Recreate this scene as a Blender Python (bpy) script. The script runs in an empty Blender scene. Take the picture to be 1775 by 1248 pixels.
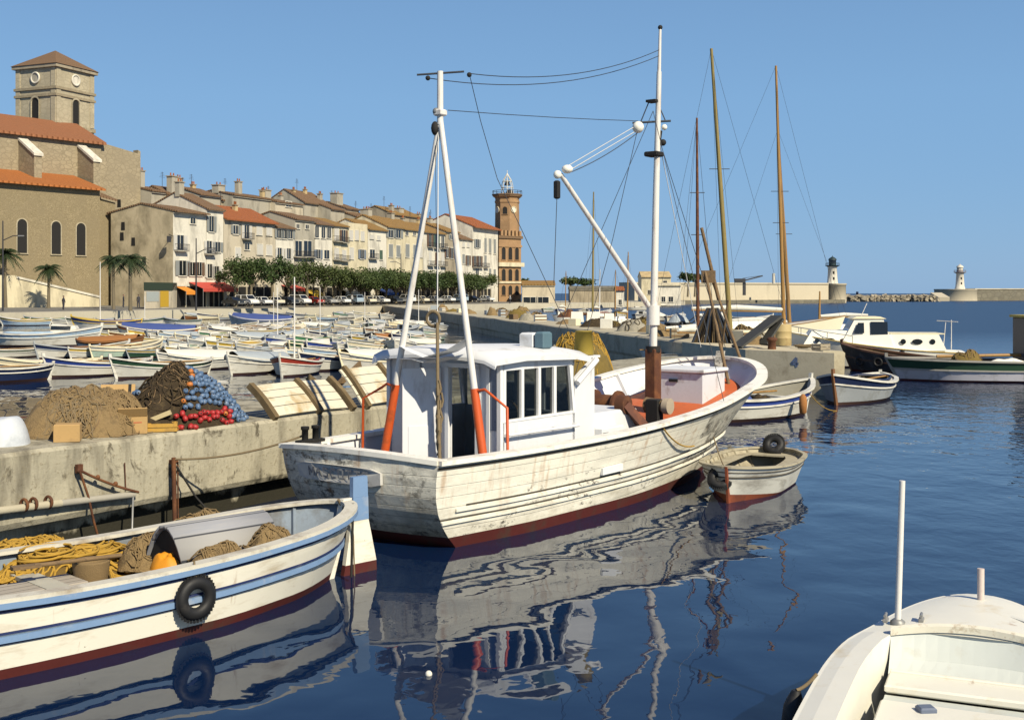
import bpy, math, random
from mathutils import Vector, Matrix, noise as mnoise
random.seed(7)
S = bpy.context.scene
COL = S.collection
F, HC, HZ, CX = 2050.0, 3.6, 508.0, 887.5       # focal length in photo pixels, eye height, horizon row, centre column
def at(px, py, z=0.0):                          # the point of a level surface at height z seen at a photo pixel
    Y = F*(HC-z)/(py-HZ); return Vector(((px-CX)/F*Y, Y, z))
def atd(px, py, Y):                             # the point seen at a photo pixel at distance Y
    return Vector(((px-CX)/F*Y, Y, HC-(py-HZ)*Y/F))
def hz(py, Y): return HC-(py-HZ)*Y/F
def R(d): return math.radians(d)
def V(*a): return Vector(a)
def clamp(x, a=0.0, b=1.0): return a if x < a else b if x > b else x
def lerp(a, b, t): return a+(b-a)*t
def spline(nodes):
    xs = [n[0] for n in nodes]; ys = [n[1] for n in nodes]
    n = len(xs); d = [(ys[i+1]-ys[i])/(xs[i+1]-xs[i]) for i in range(n-1)]
    m = [d[0]]+[0 if d[i-1]*d[i] <= 0 else 2*d[i-1]*d[i]/(d[i-1]+d[i]) for i in range(1, n-1)]+[d[-1]]
    def f(x):
        x = clamp(x, xs[0], xs[-1])
        for i in range(n-1):
            if x <= xs[i+1]: break
        h = xs[i+1]-xs[i]; t = (x-xs[i])/h
        return ys[i]*(2*t**3-3*t*t+1)+h*m[i]*(t**3-2*t*t+t)+ys[i+1]*(3*t*t-2*t**3)+h*m[i+1]*(t**3-t*t)
    return f
# ------------------------------------------------------------------ objects
def tag(o, label=None, cat=None, group=None, kind=None):
    if label: o['label'] = label
    if cat: o['category'] = cat
    if group: o['group'] = group
    if kind: o['kind'] = kind
    return o
def empty(name, loc=(0, 0, 0), rz=0.0, label=None, cat=None, group=None):
    o = bpy.data.objects.new(name, None); COL.objects.link(o)
    o.location = loc; o.rotation_euler = (0, 0, rz); o.empty_display_size = .2
    return tag(o, label, cat, group)
KIDS = {}
def dup(o, loc=None, rz=None, label=None, group=None, parent=None, sc=None, mats=None):
    c = o.copy(); COL.objects.link(c)
    if parent: c.parent = parent; KIDS.setdefault(parent.name, []).append(c)
    if loc is not None: c.location = loc
    if rz is not None: c.rotation_euler = (0, 0, rz)
    if sc is not None: c.scale = (sc, sc, sc) if not hasattr(sc, '__len__') else sc
    if label: c['label'] = label
    if group: c['group'] = group
    if mats: recolour(c, mats)
    for k in list(KIDS.get(o.name, [])): dup(k, parent=c, mats=mats)
    return c
def recolour(o, mats):
    if o.type != 'MESH': return
    for s in o.material_slots:
        if s.material and s.material.name in mats:
            m = mats[s.material.name]; s.link = 'OBJECT'; s.material = m
class MB:
    def __init__(s): s.v = []; s.f = []; s.m = []; s.s = []; s.mats = []; s.M = None
    def mi(s, m):
        if m not in s.mats: s.mats.append(m)
        return s.mats.index(m)
    def add(s, vs, fs, m, smooth=False):
        b = len(s.v); k = s.mi(m)
        if s.M is not None: vs = [s.M @ Vector(p) for p in vs]
        s.v += [tuple(p) for p in vs]
        for f in fs: s.f.append([i+b for i in f]); s.m.append(k); s.s.append(smooth)
        return s
    def poly(s, pts, m): return s.add(pts, [list(range(len(pts)))], m)
    def hexa(s, b, t, m):     # bottom ring and top ring of n points
        n = len(b)
        return s.add(list(b)+list(t), [list(range(n))[::-1], [n+i for i in range(n)]]+[[i, (i+1) % n, n+(i+1) % n, n+i] for i in range(n)], m)
    def box(s, c, d, m, rz=0.0, ry=0.0, rx=0.0, bev=0.0):
        Rm = Matrix.Rotation(rz, 3, 'Z') @ Matrix.Rotation(ry, 3, 'Y') @ Matrix.Rotation(rx, 3, 'X')
        c = Vector(c); x, y, z = d[0]/2, d[1]/2, d[2]/2
        if bev <= 0:
            b = [c+Rm @ Vector(p) for p in ((-x, -y, -z), (x, -y, -z), (x, y, -z), (-x, y, -z))]
            t = [c+Rm @ Vector(p) for p in ((-x, -y, z), (x, -y, z), (x, y, z), (-x, y, z))]
            return s.hexa(b, t, m)
        e = min(bev, x*.45, y*.45, z*.45); rings = []
        for (zz, k) in ((-z, e), (-z+e, 0), (z-e, 0), (z, e)):
            X, Y = x-k, y-k; q = e*.5+.0001 if k == 0 else e*.35
            rings.append([c+Rm @ Vector((px, py, zz)) for px, py in ((-X+q, -Y), (X-q, -Y), (X, -Y+q), (X, Y-q), (X-q, Y), (-X+q, Y), (-X, Y-q), (-X, -Y+q))])
        vs = sum(rings, []); fs = [list(range(8))[::-1], list(range(24, 32))]
        for r in range(3):
            for i in range(8): fs.append([r*8+i, r*8+(i+1) % 8, r*8+8+(i+1) % 8, r*8+8+i])
        return s.add(vs, fs, m)
    def slab(s, p, q, w, h, m, up=(0, 0, 1)):   # beam from p to q, width w across, height h along up
        p = Vector(p); q = Vector(q); d = (q-p).normalized(); up = Vector(up)
        sd = d.cross(up); sd = (sd if sd.length > 1e-4 else Vector((1, 0, 0))).normalized(); u = sd.cross(d).normalized()
        o = [sd*(a*w/2)+u*(b*h/2) for a, b in ((-1, -1), (1, -1), (1, 1), (-1, 1))]
        return s.hexa([p+k for k in o], [q+k for k in o], m)
    def tube(s, pts, r, m, n=8, cap=True, closed=False):
        pts = [Vector(p) for p in pts]; N = len(pts)
        rs = r if hasattr(r, '__len__') else [r]*N
        vs = []; up = None
        for i, p in enumerate(pts):
            a = pts[i-1] if (i > 0 or closed) else p; b = pts[(i+1) % N] if (i < N-1 or closed) else p
            d = (b-a); d = d.normalized() if d.length > 1e-9 else Vector((0, 0, 1))
            if up is None:
                up = Vector((0, 0, 1)) if abs(d.z) < .9 else Vector((1, 0, 0))
            u = (up-d*up.dot(d))
            if u.length < 1e-6: u = d.orthogonal()
            u.normalize(); w = d.cross(u); up = u
            vs += [p+(u*math.cos(2*math.pi*k/n)+w*math.sin(2*math.pi*k/n))*rs[i] for k in range(n)]
        fs = []
        for i in range(N if closed else N-1):
            j = (i+1) % N
            for k in range(n): fs.append([i*n+k, i*n+(k+1) % n, j*n+(k+1) % n, j*n+k])
        s.add(vs, fs, m, True)
        if cap and not closed:
            s.add(vs[:n], [list(range(n))[::-1]], m); 
            s.add(vs[-n:], [list(range(n))], m)
        return s
    def lathe(s, prof, m, c=(0, 0, 0), n=16, smooth=True, cap=True, ph=0.0):
        c = Vector(c); vs = []
        for r, z in prof: vs += [c+Vector((r*math.cos(2*math.pi*k/n+ph), r*math.sin(2*math.pi*k/n+ph), z)) for k in range(n)]
        fs = []
        for i in range(len(prof)-1):
            for k in range(n): fs.append([i*n+k, i*n+(k+1) % n, (i+1)*n+(k+1) % n, (i+1)*n+k])
        s.add(vs, fs, m, smooth)
        if cap: s.add(vs[:n], [list(range(n))[::-1]], m); s.add(vs[-n:], [list(range(n))], m)
        return s
    def ball(s, c, r, m, n=10, k=6, sq=(1, 1, 1)):
        c = Vector(c); vs = [c+Vector((0, 0, -r*sq[2]))]
        for i in range(1, k):
            a = math.pi*i/k-math.pi/2
            vs += [c+Vector((r*math.cos(a)*math.cos(2*math.pi*j/n)*sq[0], r*math.cos(a)*math.sin(2*math.pi*j/n)*sq[1], r*math.sin(a)*sq[2])) for j in range(n)]
        vs.append(c+Vector((0, 0, r*sq[2]))); fs = []
        for j in range(n): fs.append([0, 1+(j+1) % n, 1+j])
        for i in range(k-2):
            for j in range(n): fs.append([1+i*n+j, 1+i*n+(j+1) % n, 1+(i+1)*n+(j+1) % n, 1+(i+1)*n+j])
        e = len(vs)-1; b = 1+(k-2)*n
        for j in range(n): fs.append([b+j, b+(j+1) % n, e])
        return s.add(vs, fs, m, True)
    def torus(s, c, r, rr, m, nrm=(0, 0, 1), n=28, k=10, flat=1.0):
        c = Vector(c); q = Vector((0, 0, 1)).rotation_difference(Vector(nrm).normalized()); vs = []
        for i in range(n):
            a = 2*math.pi*i/n
            for j in range(k):
                b = 2*math.pi*j/k; d = r+rr*math.cos(b)
                vs.append(c+q @ Vector((d*math.cos(a), d*math.sin(a), rr*flat*math.sin(b))))
        fs = [[i*k+j, ((i+1) % n)*k+j, ((i+1) % n)*k+(j+1) % k, i*k+(j+1) % k] for i in range(n) for j in range(k)]
        return s.add(vs, fs, m, True)
    def grid(s, rows, m, smooth=True, closed=False):
        n = len(rows[0]); vs = sum([list(r) for r in rows], []); fs = []
        for i in range(len(rows)-1):
            for j in range(n if closed else n-1):
                fs.append([i*n+j, i*n+(j+1) % n, (i+1)*n+(j+1) % n, (i+1)*n+j])
        return s.add(vs, fs, m, smooth)
    def strip(s, path, prof, m, smooth=False, cap=True, closed=False):   # path: list of (point, out, up); prof: ring of (a along out, b along up)
        rows = [[p+o*a+u*b for a, b in prof] for p, o, u in path]
        if closed: rows.append(rows[0])
        s.grid(rows, m, smooth, closed=True)
        if cap and not closed:
            s.poly(rows[0][::-1], m); s.poly(rows[-1], m)
        return s
    def build(s, name, parent=None, label=None, cat=None, group=None, kind=None, loc=None):
        me = bpy.data.meshes.new(name); me.from_pydata(s.v, [], s.f)
        for m in s.mats: me.materials.append(m)
        me.polygons.foreach_set('material_index', s.m); me.polygons.foreach_set('use_smooth', s.s)
        me.update()
        o = bpy.data.objects.new(name, me); COL.objects.link(o)
        if loc is not None: o.location = loc
        if parent: o.parent = parent; KIDS.setdefault(parent.name, []).append(o)
        return tag(o, label, cat, group, kind)
def bevel(o, w=.01, seg=2):
    md = o.modifiers.new('bevel', 'BEVEL'); md.width = w; md.segments = seg; md.limit_method = 'ANGLE'; md.angle_limit = R(40); return o
def sag(a, b, d, n=12):
    a = Vector(a); b = Vector(b)
    return [a.lerp(b, i/n)+Vector((0, 0, -4*d*(i/n)*(1-i/n))) for i in range(n+1)]
# ------------------------------------------------------------------ materials
def srgb(r, g, b):
    f = lambda c: c/12.92 if c <= .04045 else ((c+.055)/1.055)**2.4
    return (f(r/255), f(g/255), f(b/255), 1)
MATS = {}
def nt(name):
    m = bpy.data.materials.new(name); m.use_nodes = True; t = m.node_tree; return m, t, t.nodes['Principled BSDF'], t.nodes, t.links
def mix(t, fac, a, b, mode='MIX'):
    n = t.nodes.new('ShaderNodeMix'); n.data_type = 'RGBA'; n.blend_type = mode; n.clamp_factor = True
    for i, v in ((0, fac), (6, a), (7, b)):
        if hasattr(v, 'is_output'): t.links.new(v, n.inputs[i])
        else: n.inputs[i].default_value = v
    return n.outputs[2]
def ramp(t, fac, p0, p1, c0=(0, 0, 0, 1), c1=(1, 1, 1, 1)):
    n = t.nodes.new('ShaderNodeValToRGB'); e = n.color_ramp.elements
    e[0].position = p0; e[1].position = p1; e[0].color = c0; e[1].color = c1
    t.links.new(fac, n.inputs[0]); return n.outputs[0]
def noise(t, co, scale, detail=4, rough=.55, dist=0.0):
    n = t.nodes.new('ShaderNodeTexNoise'); n.inputs['Scale'].default_value = scale; n.inputs['Detail'].default_value = detail
    n.inputs['Roughness'].default_value = rough; n.inputs['Distortion'].default_value = dist; t.links.new(co, n.inputs['Vector']); return n.outputs['Fac']
def mapping(t, co, sc=(1, 1, 1), rot=(0, 0, 0)):
    n = t.nodes.new('ShaderNodeMapping'); n.inputs['Scale'].default_value = sc; n.inputs['Rotation'].default_value = rot
    t.links.new(co, n.inputs['Vector']); return n.outputs[0]
def dark(c, k): return (c[0]*k, c[1]*k, c[2]*k, 1)
def pm(name, c, rough=.6, var=.25, scale=3.0, dirt=None, damt=.4, dscale=2.5, dst=(1, 1, 1), bump=.0, bscale=40, metal=0.0, chip=None, camt=.0, spec=.4, rust=0.0):
    """weathered surface: two-scale tone variation, patchy dirt (stretched by dst), paint chips, fine bump"""
    if name in MATS: return MATS[name]
    m, t, b, N, L = nt(name)
    co = N.new('ShaderNodeTexCoord').outputs['Object']
    base = mix(t, noise(t, co, scale, 5), dark(c, 1-var), dark(c, 1+var*.55))
    base = mix(t, ramp(t, noise(t, co, scale*9, 3), .3, .75), base, dark(c, 1-var*.6)) if var > .1 else base
    if dirt:
        f = ramp(t, noise(t, mapping(t, co, dst), dscale, 6, .65, .3), .62-damt*.3, .74)
        base = mix(t, f, base, dirt)
    if chip:
        f = ramp(t, noise(t, mapping(t, co, (1, 1, 2)), 11, 6, .7), .70-camt*.25, .72-camt*.25)
        base = mix(t, f, base, chip)
    if rust:
        f = ramp(t, noise(t, mapping(t, co, (3.2, 3.2, .35)), 1.6, 5, .7), .66-rust*.16, .80)
        base = mix(t, f, base, (.26, .12, .045, 1))
    L.new(base, b.inputs['Base Color']); b.inputs['Metallic'].default_value = metal
    b.inputs['Specular IOR Level'].default_value = spec
    r = N.new('ShaderNodeMapRange'); r.inputs[3].default_value = max(.05, rough-.12); r.inputs[4].default_value = min(1, rough+.12)
    L.new(noise(t, co, scale*3, 3), r.inputs[0]); L.new(r.outputs[0], b.inputs['Roughness'])
    if bump:
        bn = N.new('ShaderNodeBump'); bn.inputs['Strength'].default_value = min(1, bump); bn.inputs['Distance'].default_value = .02*max(1, bump)
        L.new(noise(t, co, bscale, 5, .6), bn.inputs['Height']); L.new(bn.outputs[0], b.inputs['Normal'])
    MATS[name] = m; return m
def plain(name, c, rough=.5, metal=0.0, spec=.5):
    return pm(name, c, rough, .12, 5, metal=metal, spec=spec)
def stone(name, c, c2, sx=2.2, sy=1.0, rough=.9, bump=.5, mortar=None, dirt=None):
    """rubble masonry from a stretched cell texture"""
    if name in MATS: return MATS[name]
    m, t, b, N, L = nt(name); co = N.new('ShaderNodeTexCoord').outputs['Object']
    mp = mapping(t, co, (sx, sx, sx*1.7))
    v = N.new('ShaderNodeTexVoronoi'); v.inputs['Scale'].default_value = 1.0; L.new(mp, v.inputs['Vector'])
    d = N.new('ShaderNodeTexVoronoi'); d.feature = 'DISTANCE_TO_EDGE'; d.inputs['Scale'].default_value = 1.0; L.new(mp, d.inputs['Vector'])
    sep = N.new('ShaderNodeSeparateColor'); L.new(v.outputs['Color'], sep.inputs[0])
    base = mix(t, sep.outputs[0], c, c2)
    base = mix(t, ramp(t, d.outputs['Distance'], .02, .12), mortar or dark(c, .6), base)
    base = mix(t, ramp(t, noise(t, co, .35, 5), .35, .7), base, dirt or dark(c2, .6))
    base = mix(t, .35, base, mix(t, noise(t, co, 9, 4), dark(c, .5), dark(c2, 1.3)))
    L.new(base, b.inputs['Base Color']); b.inputs['Roughness'].default_value = rough; b.inputs['Specular IOR Level'].default_value = .2
    bn = N.new('ShaderNodeBump'); bn.inputs['Strength'].default_value = bump; bn.inputs['Distance'].default_value = .05
    L.new(d.outputs['Distance'], bn.inputs['Height']); L.new(bn.outputs[0], b.inputs['Normal'])
    MATS[name] = m; return m
def tile_roof(name, c, c2, ang=0.0):
    """Roman tile roof: ridged rows running down the slope, blotched colours"""
    if name in MATS: return MATS[name]
    m, t, b, N, L = nt(name); co = N.new('ShaderNodeTexCoord').outputs['Object']
    mp = mapping(t, co, (1, 1, 1), (0, 0, ang))
    w = N.new('ShaderNodeTexWave'); w.inputs['Scale'].default_value = 1.1; w.inputs['Distortion'].default_value = .6; w.inputs['Detail'].default_value = 2
    L.new(mp, w.inputs['Vector'])
    base = mix(t, noise(t, co, 1.1, 6, .7), c, c2)
    base = mix(t, ramp(t, noise(t, co, 6, 4, .7), .5, .8), base, dark(c2, .55))
    base = mix(t, ramp(t, w.outputs['Fac'], .0, .45), dark(c, .45), base)
    L.new(base, b.inputs['Base Color']); b.inputs['Roughness'].default_value = .9; b.inputs['Specular IOR Level'].default_value = .15
    bn = N.new('ShaderNodeBump'); bn.inputs['Strength'].default_value = .7; bn.inputs['Distance'].default_value = .08
    L.new(w.outputs['Fac'], bn.inputs['Height']); L.new(bn.outputs[0], b.inputs['Normal'])
    MATS[name] = m; return m
def planks(name, c, c2, axis=0, pitch=.12, rough=.75, gap=.06):
    """boards with dark joints across one object axis, streaky grain"""
    if name in MATS: return MATS[name]
    m, t, b, N, L = nt(name); co = N.new('ShaderNodeTexCoord').outputs['Object']
    sp = N.new('ShaderNodeSeparateXYZ'); L.new(co, sp.inputs[0])
    d = N.new('ShaderNodeMath'); d.operation = 'DIVIDE'; L.new(sp.outputs[axis], d.inputs[0]); d.inputs[1].default_value = pitch
    fr = N.new('ShaderNodeMath'); fr.operation = 'FRACT'; L.new(d.outputs[0], fr.inputs[0])
    fl = N.new('ShaderNodeMath'); fl.operation = 'FLOOR'; L.new(d.outputs[0], fl.inputs[0])
    wn = N.new('ShaderNodeTexWhiteNoise'); wn.noise_dimensions = '1D'; L.new(fl.outputs[0], wn.inputs['W'])
    st = [1.2, 1.2, 1.2]; st[axis] = 14
    base = mix(t, noise(t, mapping(t, co, st), 2.2, 6, .65), c, c2)
    base = mix(t, wn.outputs['Value'], base, dark(c2, .8)); 
    pk = N.new('ShaderNodeMath'); pk.operation = 'PINGPONG'; L.new(fr.outputs[0], pk.inputs[0]); pk.inputs[1].default_value = .5
    j = ramp(t, pk.outputs[0], gap*.35, gap); base = mix(t, j, dark(c, .15), base)
    L.new(base, b.inputs['Base Color']); b.inputs['Roughness'].default_value = rough
    bn = N.new('ShaderNodeBump'); bn.inputs['Strength'].default_value = .5; bn.inputs['Distance'].default_value = .01
    L.new(j, bn.inputs['Height']); L.new(bn.outputs[0], b.inputs['Normal'])
    MATS[name] = m; return m
W_ = (.78, .75, .66, 1); CREAM = (.74, .68, .5, 1)
white = pm('white_paint', W_, .5, .10, 2, dirt=(.42, .36, .25, 1), damt=.18, dst=(1, 1, .4))
whiteold = pm('old_white_paint', (.76, .73, .63, 1), .6, .12, 2, dirt=(.36, .33, .27, 1), damt=.42, dscale=1.3, dst=(.6, .6, 2.2), chip=(.16, .14, .12, 1), camt=.10, bump=.15, bscale=30, rust=.25)
greywhite = pm('grey_white_paint', (.66, .67, .68, 1), .55, .10, 2, dirt=(.4, .38, .34, 1), damt=.15, bump=.08)
redbot = pm('red_antifouling', (.085, .013, .010, 1), .7, .3, 3, dirt=(.05, .03, .02, 1), damt=.4)
blackm = pm('black_rubber', (.012, .012, .013, 1), .6, .3, 6, dirt=(.05, .045, .04, 1), damt=.2)
darkin = pm('dark_interior', (.015, .014, .013, 1), .8, .3, 3)
glass = plain('window_glass', (.012, .015, .018, 1), .08, spec=.6)
orange = pm('orange_paint', (.55, .09, .018, 1), .5, .2, 5, dirt=(.2, .06, .02, 1), damt=.25)
odeck = pm('orange_red_deck_paint', (.50, .115, .035, 1), .65, .18, 2, dirt=(.24, .09, .05, 1), damt=.3, bump=.1)
rustm = pm('rusty_iron', (.11, .042, .02, 1), .85, .5, 6, dirt=(.22, .09, .03, 1), damt=.5, bump=.4, bscale=60)
steel = pm('galvanised_steel', (.3, .3, .29, 1), .5, .3, 6, metal=.4)
rope = pm('weathered_rope', (.2, .15, .085, 1), .95, .35, 12, bump=.3, bscale=120)
yrope = pm('yellow_rope', (.42, .25, .035, 1), .9, .35, 10, bump=.3, bscale=150)
netm = pm('brown_fishing_net', (.27, .185, .085, 1), .98, .45, 7, dirt=(.10, .07, .035, 1), damt=.45, dscale=7, bump=1.0, bscale=45)
darknet = pm('dark_brown_net', (.045, .03, .014, 1), .98, .5, 9, dirt=(.10, .07, .03, 1), damt=.35, dscale=12, bump=1.0, bscale=60)
wood = pm('weathered_wood', (.2, .13, .065, 1), .85, .4, 4, dirt=(.08, .055, .035, 1), damt=.4, dst=(1, 6, 6), bump=.2)
spar = pm('varnished_spar', (.34, .19, .055, 1), .45, .25, 3, dst=(4, 4, .3), dirt=(.16, .09, .03, 1), damt=.3)
oldspar = pm('green_brown_spar', (.25, .19, .06, 1), .6, .3, 3, dst=(4, 4, .3), dirt=(.12, .11, .03, 1), damt=.4)
mastw = pm('white_mast_paint', (.68, .66, .62, 1), .5, .15, 3, dirt=(.42, .33, .26, 1), damt=.25, dst=(3, 3, .4))
wire = plain('dark_rigging_wire', (.03, .035, .045, 1), .6)
cord = plain('pale_cord', (.6, .6, .58, 1), .8)
concrete = pm('pale_concrete', (.42, .38, .28, 1), .9, .2, 1.2, dirt=(.3, .26, .18, 1), damt=.4, dscale=.8, bump=.35, bscale=25)
asphalt = pm('grey_road', (.16, .155, .14, 1), .9, .2, .6, bump=.1)
# ------------------------------------------------------------------ world, sun, camera
SUN = Vector((math.cos(R(-53)), math.sin(R(-53)), math.tan(R(39)))).normalized()
w = bpy.data.worlds.new('World'); S.world = w; w.use_nodes = True
t = w.node_tree; bg = t.nodes['Background']
sky = t.nodes.new('ShaderNodeTexSky'); sky.sky_type = 'NISHITA'; sky.sun_disc = False
sky.sun_elevation = R(39); sky.sun_rotation = math.atan2(SUN.x, SUN.y); sky.ozone_density = 3.0; sky.dust_density = .3; sky.air_density = 1.0
hs = t.nodes.new('ShaderNodeHueSaturation'); hs.inputs['Saturation'].default_value = 1.05; hs.inputs['Value'].default_value = 1.0
t.links.new(sky.outputs[0], hs.inputs['Color'])
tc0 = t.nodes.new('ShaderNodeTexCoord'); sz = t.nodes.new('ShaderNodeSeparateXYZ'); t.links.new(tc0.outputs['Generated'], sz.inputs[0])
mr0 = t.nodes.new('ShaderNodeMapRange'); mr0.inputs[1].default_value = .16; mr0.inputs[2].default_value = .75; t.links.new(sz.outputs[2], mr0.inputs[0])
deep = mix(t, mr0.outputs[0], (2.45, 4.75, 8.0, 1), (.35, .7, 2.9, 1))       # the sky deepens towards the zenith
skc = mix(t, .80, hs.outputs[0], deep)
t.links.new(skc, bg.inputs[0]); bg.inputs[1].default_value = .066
sl = bpy.data.lights.new('sun', 'SUN'); sl.energy = 4.8; sl.angle = R(.5); sl.color = (1, .90, .70)
so = bpy.data.objects.new('sun', sl); COL.objects.link(so); so.rotation_euler = (-SUN).to_track_quat('-Z', 'Y').to_euler(); so.location = (20, -20, 40)
cam = bpy.data.cameras.new('camera'); co_ = bpy.data.objects.new('camera', cam); COL.objects.link(co_)
co_.location = (0, 0, HC); co_.rotation_euler = (R(90), 0, 0); cam.sensor_width = 36; cam.lens = 36*F/1775
cam.shift_y = -(624-HZ)/1775; cam.clip_end = 30000; cam.clip_start = .1; S.camera = co_
S.view_settings.view_transform = 'Standard'; S.view_settings.look = 'None'; S.view_settings.exposure = .45
S.render.engine = 'CYCLES'; S.cycles.max_bounces = 6; S.cycles.diffuse_bounces = 2; S.cycles.glossy_bounces = 3; S.cycles.transparent_max_bounces = 4
# ------------------------------------------------------------------ water
m, t, b, N, L = nt('harbour_water')
co = N.new('ShaderNodeTexCoord').outputs['Object']
b.inputs['Base Color'].default_value = (.003, .012, .042, 1); b.inputs['Roughness'].default_value = .015; b.inputs['IOR'].default_value = 1.42
b.inputs['Specular IOR Level'].default_value = .5; b.inputs['Specular Tint'].default_value = (.86, 1, .93, 1)
n1 = noise(t, mapping(t, co, (1, .75, 1), (0, 0, .3)), .75, 1.2, .4, .3)
n2 = noise(t, mapping(t, co, (1, .8, 1), (0, 0, -.5)), 3.2, 2, .5, .3)
# open water to the right of the boats carries more ripple than the sheltered side
sp = N.new('ShaderNodeSeparateXYZ'); L.new(co, sp.inputs[0])
open_ = N.new('ShaderNodeMapRange'); open_.inputs[1].default_value = 3; open_.inputs[2].default_value = 24; open_.inputs[3].default_value = .22; open_.inputs[4].default_value = 4.2
L.new(sp.outputs[0], open_.inputs[0])
ro_ = N.new('ShaderNodeMapRange'); ro_.inputs[1].default_value = 24; ro_.inputs[2].default_value = 110; ro_.inputs[3].default_value = .015; ro_.inputs[4].default_value = .34; L.new(sp.outputs[1], ro_.inputs[0])
rx_ = N.new('ShaderNodeMapRange'); rx_.inputs[1].default_value = -6; rx_.inputs[2].default_value = 14; rx_.inputs[3].default_value = .12; rx_.inputs[4].default_value = 1.0; L.new(sp.outputs[0], rx_.inputs[0])
rm_ = N.new('ShaderNodeMath'); rm_.operation = 'MULTIPLY'; L.new(ro_.outputs[0], rm_.inputs[0]); L.new(rx_.outputs[0], rm_.inputs[1])
rl_ = N.new('ShaderNodeMath'); rl_.operation = 'MAXIMUM'; L.new(rm_.outputs[0], rl_.inputs[0]); rl_.inputs[1].default_value = .012; L.new(rl_.outputs[0], b.inputs['Roughness'])
mu = N.new('ShaderNodeMath'); mu.operation = 'MULTIPLY'; L.new(n2, mu.inputs[0]); L.new(open_.outputs[0], mu.inputs[1])
m2 = N.new('ShaderNodeMath'); m2.operation = 'MULTIPLY'; L.new(mu.outputs[0], m2.inputs[0]); m2.inputs[1].default_value = .22
ad = N.new('ShaderNodeMath'); L.new(n1, ad.inputs[0]); L.new(m2.outputs[0], ad.inputs[1])
bn = N.new('ShaderNodeBump'); bn.inputs['Strength'].default_value = 1; bn.inputs['Distance'].default_value = .05
L.new(ad.outputs[0], bn.inputs['Height']); L.new(bn.outputs[0], b.inputs['Normal'])
water = m
MB().poly([V(-9000, -40, 0), V(9000, -40, 0), V(9000, 9000, 0), V(-9000, 9000, 0)], water).build('harbour_water', kind='structure')
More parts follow.
